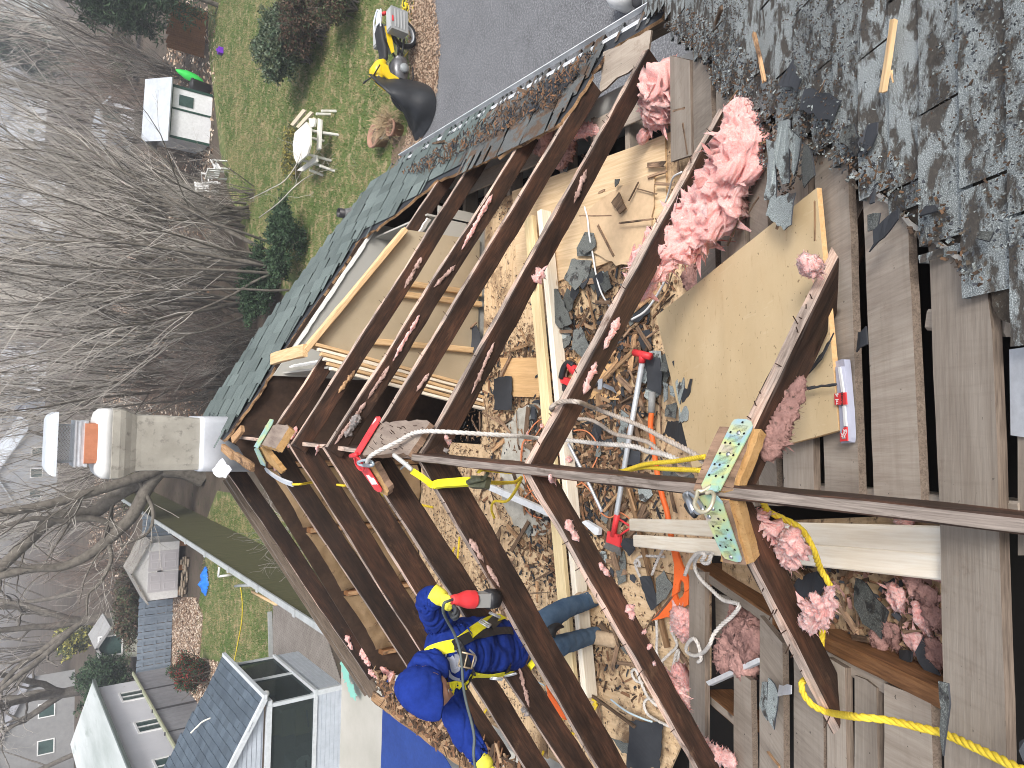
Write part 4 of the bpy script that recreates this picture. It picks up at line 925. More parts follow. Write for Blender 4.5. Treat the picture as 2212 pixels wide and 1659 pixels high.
for q in (((780, 1185), (940, 1150), (980, 1195), (800, 1230)), ((880, 1370), (1060, 1330), (1100, 1390), (905, 1430)), ((1010, 1610), (1195, 1570), (1245, 1650), (1035, 1690))):
    P = [onX(*Z(0, 2, x, y), XH) for x, y in q]; y0, y1 = min(p.y for p in P), max(p.y for p in P); z0, z1 = min(p.z for p in P), max(p.z for p in P)
    s = MB(); t = .07
    for a in (((y0-t, z0-t), (y1+t, z0)), ((y0-t, z1), (y1+t, z1+t)), ((y0-t, z0), (y0, z1)), ((y1, z0), (y1+t, z1)), (((y0+y1)/2-.02, z0), ((y0+y1)/2+.02, z1))): s.box((XH, a[0][0], a[0][1]), (XH+.05, a[1][0], a[1][1]))
    f = s.obj('window', WHT, wh); s = MB(); s.box((XH+.003, y0, z0), (XH+.012, y1, z1)); par(s.obj('pane', GLS), f)
# sunroom next door
ROOFD = granule('dark_slate_shingles', (.055, .075, .10), (.11, .14, .17), (.03, .04, .055), lo=.62, kind='UV', psc=3)
SIDG = noisy('blue_grey_siding', (.36, .40, .45), (.44, .48, .53), 1, .6, rnd=False)
def SR(x, y): return ((700+x*.3617)/1.8228, (2500+y*.3617)/1.8228)
srm = empty('sunroom', V((-7.6, 17.2, G)), 'grey sided sunroom with large dark windows and a dark shingled roof', 'house')
XS, YS, YE, XW = -6.36, 16.03, 18.95, -10.5; zs, zh, ze = -6.46, -5.42, -5.24
s = MB()
z = G; 
while z < zs-.01:
    z2 = min(z+.105, zs); s.box((XS-.1, YS+.02, z), (XS+.006, YE, z2-.012)); s.box((XW, YS-.006, z), (XS-.02, YS+.1, z2-.012)); z = z2
s.box((XS-.1, YS, G), (XS, YE, zs)); s.box((XW, YS, G), (XS, YS+.1, zs)); s.obj('wall', SIDG, srm)
TR_ = noisy('grey_trim', (.46, .49, .51), (.56, .59, .61), 2, .5, rnd=False)
s = MB(); s.box((XS-.12, YS-.02, zs), (XS+.04, YE+.02, zs+.07)); s.box((XW, YS-.04, zs), (XS-.12, YS+.1, zs+.07)); s.box((XS-.1, YS-.012, G), (XS+.012, YS+.08, zs)); s.box((XW, YS-.03, zh), (XS-.1, YS+.08, zh+.11)); s.box((XS-.1, YS-.02, zh), (XS+.02, YE+.02, zh+.10)); s.obj('window_trim', TR_, srm)
ys_ = (YS+.0, YS+1.45, YE-.08); xs_ = (XS-.06, XS-2.05, XS-4.0)
for y in ys_[1:]: s = MB(); s.box((XS-.08, y, zs+.07), (XS-.0, y+.08, zh)); s.obj('post', TR_, srm)
for x in xs_: s = MB(); s.box((x-.08, YS-.01, zs+.07), (x, YS+.07, zh)); s.obj('post', TR_, srm)
def glassb(t, b): b.inputs['Transmission Weight'].default_value = .85; b.inputs['IOR'].default_value = 1.05
GL2 = mat('window_glass', (.16, .20, .20), .05, build=glassb)
for i in range(2): s = MB(); s.box((XS-.045, ys_[i]+.08, zs+.07), (XS-.035, ys_[i+1], zh)); s.obj('pane', GL2, srm)
for i in range(2): s = MB(); s.box((xs_[i+1], YS+.03, zs+.07), (xs_[i]-.08, YS+.04, zh)); s.obj('pane', GL2, srm)
s = MB(); s.box((XW, YE-.1, G+.02), (XS-.1, YE, zs)); s.box((XW, YS+.1, G+.02), (XS-.1, YE-.1, G+.06)); s.obj('interior', mat('dark_interior', (.012, .018, .026), .9), srm)
s = MB(); s.box((XW, YE-.06, zh), (XS-.1, YE, ze)); s.box((xs_[2], YE-.05, zs), (xs_[2]+.06, YE, zh)); s.box((xs_[0]-1.0, YE-.05, zs), (xs_[0]-.94, YE, zh)); s.obj('rear_frame', TR_, srm)
for nm_, lo, hi, m_, lb in (('yellow_machine', (-7.7, 17.0, G+.06), (-7.0, 17.5, -5.75), mat('yellow_plastic', (.45, .32, .02), .5), 'yellow plastic machine inside the sunroom'), ('storage_bin', (-8.6, 16.5, G+.06), (-8.0, 17.2, -6.1), mat('grey_blue', (.12, .16, .2), .6), 'grey blue bin standing in the sunroom'), ('fan_heater', (-8.2, 16.3, -6.44), (-7.95, 16.45, -6.15), WHT, 'small white appliance on the sunroom sill')):
    root = empty(nm_, V((lo[0], lo[1], lo[2])), lb, nm_.replace('_', ' ')); w_ = V(hi)-V(lo); s = MB()
    for a, b, ins in ((0, .55, 0), (.55, .8, .12), (.8, 1, .3)): s.box((lo[0]+w_.x*ins*.5, lo[1]+w_.y*ins*.5, lo[2]+w_.z*a), (hi[0]-w_.x*ins*.5, hi[1]-w_.y*ins*.5, lo[2]+w_.z*b-.004))
    s.obj('housing', m_, root); s = MB(); s.tube([V((lo[0]+w_.x*.2, lo[1]-.01, lo[2]+w_.z*.3)), V((lo[0]+w_.x*.8, lo[1]-.01, lo[2]+w_.z*.35))], .02, 8); s.obj('slot', BLK, root)
# its gable roof
RC, RF = onz(*SR(935, 672), ze), onz(*SR(495, 262), ze); RX = (RC.x+RF.x)/2; yn, yf2 = RC.y-.05, RF.y
rgx = RX-2.5; rgz = ze+1.35
def PSR(a, b, o): return V((RX-b, a, ze+b*(1.35/2.5)+o))
shingles('roof', lambda a, b, o: PSR(a, 2.5-b, o), [(yn, -.1), (yf2, -.1), (yf2, 2.56), (yn, 2.56)], yn, yf2+.2, 0, 2.5, .16, ROOFD, srm, seed=8, cell=.12, jit=.0, tab=.26, th=.012)
s = MB(); s.prism([(RX, yn, ze-.01), (RX, yf2, ze-.01), (rgx, yf2, rgz-.01), (rgx, yn, rgz-.01)], .05, V((.47, 0, .88))); s.prism([(rgx-2.5, yn, ze), (rgx-2.5, yf2, ze), (rgx, yf2, rgz-.01), (rgx, yn, rgz-.01)], .05, V((-.47, 0, .88))); s.obj('roof_deck', mat('dark_slate', (.06, .075, .09), .8), srm)
s = MB(); s.prism([(RX-.12, yn+.1, ze-.03), (rgx, yn+.1, rgz-.1), (rgx-2.3, yn+.1, ze-.03)], .02, V((0, -1, 0))); s.obj('gable_siding', SIDG, srm)
for k in range(13): s = MB(); zz_ = ze+.02+.1*k; xx = RX-.12-(k*.1+.05)/1.35*2.5*.98; s.box((rgx-(xx-rgx)*.9, yn+.07, zz_), (xx, yn+.078, zz_+.088)); par(s.obj('siding_board', SIDG), srm) if xx > rgx+.1 else None
s = MB(); s.bar((RX+.02, yn, ze-.02), (rgx, yn, rgz), .10, .10); s.obj('rake_trim', TR_, srm); s = MB(); s.bar((RX+.07, yn-.05, ze-.01), (RX+.07, yf2, ze-.01), .09, .08); s.obj('gutter', TR_, srm)
for k, (x, y) in enumerate(((625, 325), (960, 640))): p = onz(*SR(x, y), ze-.1); s = MB(); s.lathe(p, [(0, .12), (.05, .1), (.07, 0), (.05, -.06), (0, -.07)], 12); s.obj('lamp_head', WHT, srm, True)
tw = MB(); tw.tube(cr([PSR(*((lambda q: (q.y, RX-q.x))(onz(*SR(x, y), ze+.7))), .03) for x, y in ((290, 920), (255, 945), (235, 990), (212, 1050))], 4), .02, 5); tag(tw.obj('dead_branch', mat('bleached_wood', (.7, .66, .58), .8)), 'bleached dead stick lying on the dark sunroom roof', 'stick')
# small shed with double doors
sh = empty('garden_shed', V((-6.5, 33.3, G)), 'small pale shed with panelled double doors and a leafy roof', 'shed'); SW = noisy('shed_cream', (.62, .61, .59), (.70, .69, .67), 2, .8, rnd=False)
xl, xr, ya, yb2 = -7.68, -5.36, 32.3, 34.0; zb0, zev, zap = G+.28, -5.62, -5.05; xm = (xl+xr)/2
s = MB(); s.prism([(xl, ya, zb0), (xr, ya, zb0), (xr, ya, zev), (xm, ya, zap), (xl, ya, zev)], yb2-ya, V((0, -1, 0))); s.obj('wall', SW, sh)
RD = noisy('mossy_shed_roof', (.30, .28, .25), (.46, .44, .40), 3, .9, (.10, .06, .04), .52, .01, rnd=False)
for sx, xe in ((-1, xl), (1, xr)): s = MB(); s.prism([(xe+sx*.15, ya-.12, zev-.07), (xm, ya-.12, zap+.03), (xm, yb2+.1, zap+.03), (xe+sx*.15, yb2+.1, zev-.07)], .05, V((sx*.4, 0, .9))); s.obj('roof', RD, sh)
DL = mat('shed_lilac_door', (.50, .475, .485), .7)
for sx in (0, 1):
    x0 = xm-.02-.82*(1-sx)+.02*sx*2; x1 = x0+.80; s = MB(); s.box((x0, ya-.03, zb0+.03), (x1, ya-.002, zev-.05)); d = s.obj('door', DL, sh)
    s = MB()
    for zz0, zz1 in ((zb0+.12, zb0+.55), (zb0+.68, zev-.15)):
        for a, b in ((x0+.10, x0+.36), (x0+.44, x0+.70)):
            for lo, hi in (((a, zz0), (b, zz0+.02)), ((a, zz1-.02), (b, zz1)), ((a, zz0+.02), (a+.02, zz1-.02)), ((b-.02, zz0+.02), (b, zz1-.02))): s.box((lo[0], ya-.042, lo[1]), (hi[0], ya-.031, hi[1]))
    par(s.obj('door_panel', mat('shed_lilac_trim', (.58, .555, .565), .7)), d)
s = MB(); s.box((xm-.03, ya-.06, -6.2), (xm+.03, ya-.043, -6.0)); s.obj('latch', BLK, sh)
for k in range(3): s = MB(); x = xl+.1+k*1.0; s.box((x, ya, G), (x+.2, yb2, G+.27)); s.obj('skid', WD['brown'], sh)
rq = random.Random(4)
for k in range(22):
    x = -7.6+rq.uniform(0, 1.6); z = G+.03+.09*rq.randint(0, 2); y = 31.6+rq.uniform(0, .5); s = MB(); s.tube([V((x, y, z+.03)), V((x+rq.uniform(.2, .4), y+rq.uniform(-.1, .1), z+.03))], .045, 7); tag(s.obj('firewood_log', noisy('log_wood', (.22, .17, .12), (.40, .33, .25), 9), None, True), 'short log in the low woodpile before the shed doors', 'log', 'logs in the woodpile')
# blue tarp, hose, pipes
def heap(name, c, rx, ry, h, m, label, cat, seed=1):
    s = MB(); n = 26
    for i in range(n+1):
        for j in range(n+1):
            u, v = i/n*2-1, j/n*2-1; r = math.hypot(u, v); z = h*max(0, 1-r**1.5)*(1+.6*noise.noise(V((u*3+seed, v*3, 0))))+h*.35*abs(noise.noise(V((u*7, v*7, seed)))); k = 1+.18*noise.noise(V((math.atan2(v, u)*1.5, seed, 0)))
            s.v.append((c.x+u*rx*k, c.y+v*ry*k, c.z+(z if r < 1 else .003)))
    for i in range(n):
        for j in range(n):
            if math.hypot((i+.5)/n*2-1, (j+.5)/n*2-1) < .98: a = i*(n+1)+j; s.f.append((a, a+n+1, a+n+2, a+1)); s.m.append(0)
    return tag(s.obj(name, m, None, True), label, cat)
heap('tarp', gp(447, 1256)+V((0, 0, .03)), .55, .38, .22, noisy('blue_tarp', (.01, .12, .55), (.03, .22, .75), 4, .4), 'crumpled bright blue tarp on the grass by the woodpile', 'tarp')
cord('garden_hose', [gp(x, y)+V((0, 0, .04)) for x, y in ((522, 1265), (526, 1300), (525, 1340), (518, 1380), (508, 1430))], .018, mat('yellow_hose', (.65, .50, .03), .5), 'yellow garden hose lying straight across the neighbouring lawn', 'hose')
for a, b, z, m_, lb in (((545, 1264), (508, 1266), -6.3, RAIL, 'white pipe stub beside the yellow hose'), ((474, 1225), (472, 1245), -6.6, WHT, 'small white pipe poking out of the lawn'), ((545, 1278), (595, 1305), -6.2, WD['stud'], 'yellow timber leaning on the board fence')):
    s = MB(); s.tube([onz(*a, z), onz(*b, z)], .04, 8); s.tube([onz(*b, z), onz(*b, z)-V((0, 0, (z-G) if m_ is not WD['stud'] else .15))], .04, 8); tag(s.obj('drain_pipe' if m_ is not WD['stud'] else 'timber', m_, None, True), lb, 'pipe' if m_ is not WD['stud'] else 'timber')
s = MB(); a, b = gp(590, 1320), gp(593, 1420); s.bar(a+V((0, 0, .1)), b+V((0, 0, .1)), .05, .12); tag(s.obj('garden_edging', RAIL), 'low pale edging between the lawn and the brick patio', 'edging')
ng = slab('debris_net', [onz(*p, G+.25) for p in ((735, 1422), (748, 1425), (756, 1475), (770, 1500), (765, 1515), (742, 1470))], .01, mat('green_net', (.22, .50, .42), .7), rag=.03); tag(ng, 'pale green netting on the ground beside the left eave', 'net')
# blue trampoline-like shade sail with straps over the concrete
BT = noisy('navy_sail', (.012, .035, .17), (.02, .055, .24), 3, .8)
P = [(829, 1432), (822, 1675), (1000, 1700), (938, 1600), (890, 1530), (850, 1470)]; o = slab('shade_sail', [onz(x, y, G+.9) for x, y in P], .012, BT, rag=.004, step=.2); tag(o, 'navy blue fabric sheet stretched by straps above the concrete drive', 'fabric sheet')
for k, (a, b) in enumerate((((829, 1432), (817, 1415)), ((850, 1470), (832, 1425)), ((888, 1530), (893, 1565)), ((893, 1500), (888, 1530)), ((955, 1625), (965, 1590)))):
    cord('tie_strap', [onz(*a, G+.9), onz((a[0]+b[0])/2, (a[1]+b[1])/2, G+.85), onz(*b, G+.8)], .022, BLK, 'black tie strap %s of the navy fabric sheet' % ('at the pointed corner', 'near the pointed corner', 'on the middle edge', 'above the middle edge', 'on the lower edge')[k])
cord('overhead_wire', [onz(850, 1425, -5.2), onz(835, 1370+60, -5.3), onz(818, 1360+90, -5.6)], .008, BLK, 'thin dark wire hanging beside the left eave', 'wire')
# ---- back yard, right
def house_box(name, px, w_, d_, h_, rh, wallm, roofm, label, yaw=0, wins=2):
    c = gp(*px); root = empty(name, c, label, 'house'); M = Matrix.Translation(c) @ Matrix.Rotation(yaw, 4, 'Z'); s = MB(); s.box((-w_/2, 0, 0), (w_/2, d_, h_), M)
    s.add([M @ V(p) for p in ((-w_/2, 0, h_), (w_/2, 0, h_), (0, 0, h_+rh), (-w_/2, d_, h_), (w_/2, d_, h_), (0, d_, h_+rh))], [(0, 1, 2), (5, 4, 3)]); s.obj('wall', wallm, root)
    for sx in (-1, 1): s = MB(); o = .25*rh/(w_/2); s.prism([M @ V(p) for p in ((sx*(w_/2+.25), -.3, h_-o), (0, -.3, h_+rh), (0, d_+.3, h_+rh), (sx*(w_/2+.25), d_+.3, h_-o))], .12, (M.to_3x3() @ V((sx*rh, 0, w_/2))).normalized()); s.obj('roof', roofm, root)
    for k in range(wins):
        x = -w_/2+w_*(k+1)/(wins+1); s = MB()
        for lo, hi in (((x-.55, h_*.45), (x+.55, h_*.45+.08)), ((x-.55, h_*.45+1.1), (x+.55, h_*.45+1.18)), ((x-.55, h_*.45+.08), (x-.47, h_*.45+1.1)), ((x+.47, h_*.45+.08), (x+.55, h_*.45+1.1))): s.box((lo[0], -.06, lo[1]), (hi[0], -.003, hi[1]), M)
        f = s.obj('window', WHT, root); s = MB(); s.box((x-.47, -.03, h_*.45+.08), (x+.47, -.01, h_*.45+1.1), M); par(s.obj('pane', GLS), f)
    return root
WHW = noisy('pale_siding', (.52, .54, .58), (.64, .66, .70), .5, .8); CRW = noisy('cream_siding', (.38, .34, .28), (.48, .44, .37), .5, .8); GRR = noisy('grey_roofing', (.15, .15, .16), (.24, .24, .25), .8, .9); LTR = noisy('light_roofing', (.42, .45, .50), (.52, .56, .6), .8, .9)
house_box('distant_house', (112, 55), 9, 9, 5.2, 3.2, noisy('pale_green_siding', (.34, .40, .40), (.42, .48, .48), .5, .8), LTR, 'pale gabled house in the top corner beyond the cedar', .25)
house_box('distant_house', (98, 290), 12, 8, 3.6, 3.0, WHW, LTR, 'whitish house between the far trees left of the gabled one', -.2, 3)
house_box('distant_house', (92, 640), 15, 9, 4.6, 3.2, CRW, GRR, 'cream house with a grey roof straight beyond the shingled strip', .12, 4)
house_box('distant_house', (100, 800), 9, 8, 5.0, 2.6, WHW, GRR, 'white two storey house right of the chimney cap', .5, 3)
house_box('distant_house', (125, 1020), 10, 8, 3.2, 2.6, noisy('grey_siding_far', (.32, .33, .35), (.42, .43, .45), .5), LTR, 'grey house behind the heavy oak limbs', -.3, 3)
house_box('distant_house', (160, 1600), 11, 8, 3.0, 2.6, noisy('lilac_grey_siding', (.22, .22, .22), (.28, .28, .28), .5), noisy('grey_mauve_roof', (.24, .24, .26), (.32, .32, .34), .8), 'low grey roofed house beyond the white stucco house', .3, 3)
house_box('distant_house', (140, 450), 8, 6, 3.0, 2.2, WHW, GRR, 'small white house glimpsed through the thicket', .4, 2)
hb = house_box('neighbour_hut', (297, 1385), 1.6, 2.4, 1.5, .5, noisy('faded_green', (.34, .35, .30), (.42, .43, .38), 2), noisy('hut_roof', (.25, .25, .25), (.36, .36, .36), 2), 'small faded hut behind the slatted fence', .0, 1)
house_box('small_grey_hut', (290, 262), 2.0, 2.0, 1.6, .6, WHW, LTR, 'small grey white hut behind the white shed', .2, 1)
# white shed with green trim
ws = empty('white_shed', gp(458, 262), 'white garden shed with dark green trim behind the lawn', 'shed'); A, B = gp(460, 205), gp(452, 316); ax = (B-A).normalized(); L = (B-A).length; hW = onY(365, 255, A.y).z-G; M = frame(A, ax, V((0, 0, 1)))
WSD = noisy('white_siding', (.66, .67, .68), (.76, .77, .78), 1.5, .7); GTR = mat('green_trim', (.012, .05, .035), .6)
dpt = -2.2 if M.to_3x3().col[1].y < 0 else 2.2
s = MB(); s.box((0, min(0, dpt), 0), (L, max(0, dpt), hW), M); s.obj('wall', WSD, ws)
s = MB(); f_ = -.03 if dpt > 0 else .03; lo, hi = min(0, f_), max(0, f_)
for a, b in (((0, 0), (.1, hW)), ((L-.1, 0), (L, hW)), ((L*.42, 0), (L*.42+.07, hW)), ((.1, hW-.12), (L-.1, hW))): s.box((a[0], lo*1.01, a[1]), (b[0], hi*1.01, b[1]), M)
s.obj('trim', GTR, ws); s = MB(); s.box((L*.16, lo, hW*.45), (L*.36, hi, hW*.78), M); s.obj('window', GLS, ws)
s = MB(); c_ = [(-.2, -.25*np.sign(dpt), hW), (L+.2, -.25*np.sign(dpt), hW), (L+.2, dpt/2, hW+.75), (-.2, dpt/2, hW+.75)]; s.prism([M @ V(p) for p in c_], .06, None); c_ = [(-.2, dpt*1.1, hW), (L+.2, dpt*1.1, hW), (L+.2, dpt/2, hW+.75), (-.2, dpt/2, hW+.75)]; s.prism([M @ V(p) for p in c_], .06, None); s.obj('roof', LTR, ws)
# kayak and bin beside it
ky = gp(440, 190); s = MB(); ax_ = V((.25, .1, 1)).normalized(); s.tube([ky+V((0, -.5, .1))+ax_*t for t in (0, .12, .4, .75, 1.0, 1.15)], [.02, .12, .19, .18, .10, .02], 10); tag(s.obj('kayak', mat('bright_green', (.04, .62, .09), .5), None, True), 'bright green kayak end standing beside the white shed', 'kayak')
s = MB(); p = gp(455, 195); s.lathe(p, [(.0, .0), (.22, 0), (.28, .7), (.30, .72), (.29, .78), (0, .85)], 14); tag(s.obj('bin', BLK, None, True), 'black bin below the green kayak', 'bin')
bf2 = empty('brown_fence', gp(452, 70), 'leaning brown board fence under the dark evergreens', 'fence'); a, b = gp(448, 30), gp(440, 130); N = 22
for k in range(N): p = a.lerp(b, k/N); s = MB(); s.box((p.x, p.y, G), (p.x+.12, p.y+.03, G+1.5+R.uniform(-.1, .1))); s.obj('fence_board', WD['brown'], bf2)
# garden table with benches
gt = empty('garden_table', gp(690, 310), 'weathered white garden table with angled plank benches on the lawn', 'table'); TW = noisy('weathered_white_wood', (.58, .56, .50), (.74, .73, .68), 5, .85, (.4, .36, .3), .62, st=(1, 1, 1))
def T(x, y, h): return onz(*Z(1, 0, x, y), G+h)
tp = [T(x, y, .74) for x, y in ((250, 860), (325, 790), (352, 830), (350, 940), (330, 1005), (265, 1062), (245, 1020), (238, 940))]; slab('table_top', tp, .045, TW, gt); tc = sum(tp, V((0, 0, 0)))/len(tp)
for q in (((400, 765), (420, 775), (412, 960), (392, 972)), ((390, 1005), (393, 1045), (300, 1110), (265, 1105)), ((340, 765), (385, 770), (375, 820), (350, 830))): slab('bench', [T(x, y, .45) for x, y in q], .05, TW, gt, rag=.004, step=.3)
for q in (((303, 705), (322, 716), (238, 818), (222, 806)), ((350, 720), (368, 730), (275, 830), (258, 820)), ((372, 760), (385, 768), (310, 850), (300, 838))): slab('bench_plank', [T(x, y, .42) for x, y in q], .05, wood('pale_plank', (.5, .42, .3), (.68, .6, .47), amt=.05), gt)
for dx, dy in ((-.35, -.25), (.35, -.25), (.35, .3), (-.35, .3), (.95, -.1), (.2, -.7), (-.7, -.5), (-.6, .3), (.9, -.5)): s = MB(); s.tube([V((tc.x+dx, tc.y+dy, G)), V((tc.x+dx*.9, tc.y+dy*.9, G+(.70 if abs(dx) < .4 and abs(dy) < .35 else .40)))], .035, 6); s.obj('leg', TW, gt)
# two white plastic chairs in the brush
for k, (x, y, rz) in enumerate(((475, 395, .5), (492, 368, 2.2))):
    c = gp(x, y); root = empty('garden_chair', c, ('white plastic garden chair lying under the bare stems, left one', 'white plastic garden chair in the brush nearer the white shed')[k], 'chair', 'white garden chairs'); M = Matrix.Translation(c) @ Matrix.Rotation(rz, 4, 'Z') @ Matrix.Rotation(-.25, 4, 'X')
    s = MB(); s.box((-.24, -.24, .40), (.24, .24, .43), M); s.obj('seat', WHT, root); s = MB()
    for j in range(5): s.box((-.24+.1*j, .24, .43), (-.18+.1*j, .27, .85), M)
    s.box((-.25, .235, .85), (.25, .275, .92), M); s.obj('backrest', WHT, root)
    for sx in (-1, 1):
        s = MB(); s.box((sx*.27-.03, -.24, .62), (sx*.27+.03, .25, .65), M); s.obj('arm', WHT, root)
        for sy in (-1, 1): s = MB(); s.box((sx*.25-.025, sy*.22-.025, 0), (sx*.25+.025, sy*.22+.025, .62 if sy < 0 else .42), M); s.obj('leg', WHT, root)
# pots
def pot(px, r, h, label, m=None, tilt=(0, 0)):
    c = gp(*px); root = empty('flower_pot', c, label, 'pot', 'pots on the lawn'); root.rotation_euler = (tilt[0], tilt[1], 0)
    s = MB(); s.lathe(c, [(0, 0), (r*.72, 0), (r*.95, h*.8), (r*1.08, h*.8), (r*1.1, h), (r*.95, h), (r*.86, h*.8), (r*.8, h*.72), (0, h*.7)], 24); s.obj('pot_wall', m or TERRA, root, True); s = MB(); s.lathe(c, [(0, h*.76), (r*.85, h*.76)], 20); s.obj('soil', MULCH, root); return root
POTM = noisy('old_terracotta', (.30, .16, .11), (.42, .25, .18), 5, .85, (.5, .42, .35), .62)
pot(Z(1, 0, 840, 905), .24, .34, 'largest terracotta pot with an open rim nearest the roof', POTM)
pot(Z(1, 0, 880, 872), .15, .26, 'grey mossy pot between the two terracotta ones', noisy('mossy_pot', (.20, .18, .15), (.34, .32, .28), 5)); pot(Z(1, 0, 945, 848), .17, .30, 'terracotta pot full of dry grass next to the black cover', POTM)
s = MB(); rq = random.Random(2); c = gp(*Z(1, 0, 915, 820))
for k in range(500): 
    q = wander(rq, c+V((rq.gauss(0, .10), rq.gauss(0, .10), .22)), V((rq.gauss(0, .8), rq.gauss(0, .8), .7)), rq.uniform(.2, .5), 3, .3, -.15)
    for i in range(3): w_ = .004; s.add([q[i]-V((w_, 0, 0)), q[i]+V((w_, 0, 0)), q[i+1]+V((w_, 0, 0)), q[i+1]-V((w_, 0, 0))], [(0, 1, 2, 3)])
tag(s.obj('dry_grass', mat('straw', (.40, .30, .18), .9)), 'tangle of dry straw grass growing in the terracotta pots', 'plant')
p = gp(*Z(1, 0, 862, 800)); s = MB(); s.lathe(p, [(0, 0), (.12, 0), (.15, .2), (.13, .21), (.1, .03), (0, .03)], 14); tag(s.obj('bucket', mat('dark_blue_plastic', (.04, .05, .07), .5), None, True), 'small dark bucket beside the dry grass', 'bucket')
# motorcycle
A, B = gp(899, 84), gp(903, 196); ax = (B-A); ax.z = 0; ax.normalize(); Mb = frame(A, ax, V((0, 0, 1))); mk = empty('motorcycle', A, 'yellow touring motorcycle with grey side cases parked on the lawn edge', 'motorcycle')
def LB_(x, y, z): return Mb @ V((x, y, z))
YP = mat('yellow_paint', (.75, .52, .01), .3, spec=.6); CASE = noisy('grey_case', (.24, .25, .25), (.30, .31, .31), 5, .4); ENG = noisy('engine_metal', (.10, .10, .105), (.22, .22, .23), 12, .4, metal=.6)
yv = Mb.to_3x3().col[1]
for x0, nm_ in ((0, 'wheel'), (1.45, 'wheel')):
    w_ = empty(nm_, LB_(x0, 0, .32)); par(w_, mk); s = MB(); pr_ = [(.25, -.05), (.30, -.06), (.325, -.03), (.33, 0), (.325, .03), (.30, .06), (.25, .05), (.25, -.05)]; s.lathe(LB_(x0, 0, .32), pr_, 30, yv); s.obj('tyre', RUB, w_, True)
    s = MB(); s.lathe(LB_(x0, 0, .32), [(.25, -.045), (.22, -.02), (.22, .02), (.25, .045)], 30, yv); s.lathe(LB_(x0, 0, .32), [(.05, -.06), (.05, .06)], 12, yv)
    for k in range(10): a = k*.628; s.tube([LB_(x0, 0, .32)+Mb.to_3x3() @ V((math.cos(a)*.05, 0, math.sin(a)*.05)), LB_(x0, 0, .32)+Mb.to_3x3() @ V((math.cos(a+.15)*.23, 0, math.sin(a+.15)*.23))], .008, 4)
    s.obj('rim', STEEL, w_, True)
def lump(nm_, secs, m_, k=14):
    """body through oval sections (x, z, half width, half height)"""
    s = MB()
    for x, z, hy, hz_ in secs:
        for j in range(k): a = 2*math.pi*j/k; c, q = math.cos(a), math.sin(a); s.v.append(tuple(LB_(x, hy*math.copysign(abs(c)**.7, c), z+hz_*math.copysign(abs(q)**.7, q))))
    for i in range(len(secs)-1):
        for j in range(k): a = i*k+j; b = i*k+(j+1) % k; s.f.append((a, b, b+k, a+k)); s.m.append(0)
    s.f += [tuple(range(k)), tuple((len(secs)-1)*k+j for j in reversed(range(k)))]; s.m += [0, 0]; return s.obj(nm_, m_, mk, True)
lump('tank', [(.80, .82, .10, .06), (.88, .88, .17, .12), (1.02, .94, .19, .14), (1.15, .95, .17, .13), (1.25, .90, .10, .08)], YP); lump('seat', [(.02, .86, .10, .04), (.15, .87, .15, .06), (.40, .84, .15, .06), (.52, .80, .15, .06), (.75, .78, .13, .06), (.86, .84, .09, .05)], RUB)
for sy in (-1, 1):
    s = MB(); s.prism([LB_(x, sy*.165, z) for x, z in ((.10, .82), (.45, .76), (.66, .68), (.60, .62), (.35, .66), (.08, .74))], .02, yv*sy); s.obj('side_panel', YP, mk)
    s = MB(); s.prism([LB_(x, sy*.19, z) for x, z in ((.95, .92), (1.22, .90), (1.32, .70), (1.30, .52), (1.18, .55), (1.12, .74), (.98, .80))], .03, yv*sy); s.obj('fairing', YP, mk)
    s = MB(); y0, y1 = sorted((sy*.20, sy*.42)); s.box((-.22, y0, .42), (.28, y1, .80), Mb); pn = s.obj('side_case', CASE, mk); s = MB(); ya_, yb_ = sorted((sy*.42, sy*.432))
    for k in range(4): s.box((-.17, ya_, .50+.07*k), (.23, yb_, .52+.07*k), Mb)
    s.box((-.18, y0+.02, .802), (.24, y1-.02, .815), Mb); par(s.obj('case_ribs', mat('case_light', (.40, .41, .41), .4)), pn); s = MB(); s.box((.0, ya_, .76), (.12, yb_, .79), Mb); par(s.obj('case_latch', RED), pn)
s = MB(); s.box((-.30, -.11, .86), (-.02, .11, .885), Mb); s.tube(cr([LB_(.12, .13, .90), LB_(-.1, .14, .92), LB_(-.33, .0, .90), LB_(-.1, -.14, .92), LB_(.12, -.13, .90)], 5), .016, 6); s.obj('luggage_rack', noisy('rack_silver', (.58, .62, .68), (.7, .73, .78), 5, .3), mk)
lump('engine', [(.62, .42, .13, .13), (.75, .45, .19, .18), (.95, .45, .20, .19), (1.12, .44, .13, .14)], ENG); s = MB(); s.lathe(LB_(.92, -.20, .42), [(0, -.04), (.09, -.04), (.10, 0), (.10, .02)], 14, yv); s.lathe(LB_(.92, .20, .42), [(.10, -.02), (.10, 0), (.09, .04), (0, .04)], 14, yv); s.obj('engine_cover', mat('engine_grey', (.25, .27, .28), .4), mk, True)
s = MB()
for sy in (-1, 1): s.tube([LB_(1.45, sy*.1, .32), LB_(1.22, sy*.09, .98)], .024, 8); s.tube([LB_(0, sy*.1, .32), LB_(.6, sy*.1, .42)], .025, 8); s.tube([LB_(.6, sy*.12, .40), LB_(.1, sy*.14, .72)], .02, 6); s.tube(cr([LB_(1.2, sy*.16, .7), LB_(1.28, sy*.2, .4), LB_(1.1, sy*.18, .22), LB_(.8, sy*.15, .2)], 4), .014, 6)
s.obj('frame', BLK, mk, True); s = MB(); s.tube([LB_(1.15, -.36, 1.06), LB_(1.2, 0, 1.04), LB_(1.15, .36, 1.06)], .014, 8); s.tube([LB_(1.15, -.40, 1.06), LB_(1.16, -.28, 1.06)], .02, 8); s.obj('handlebar', BLK, mk, True)
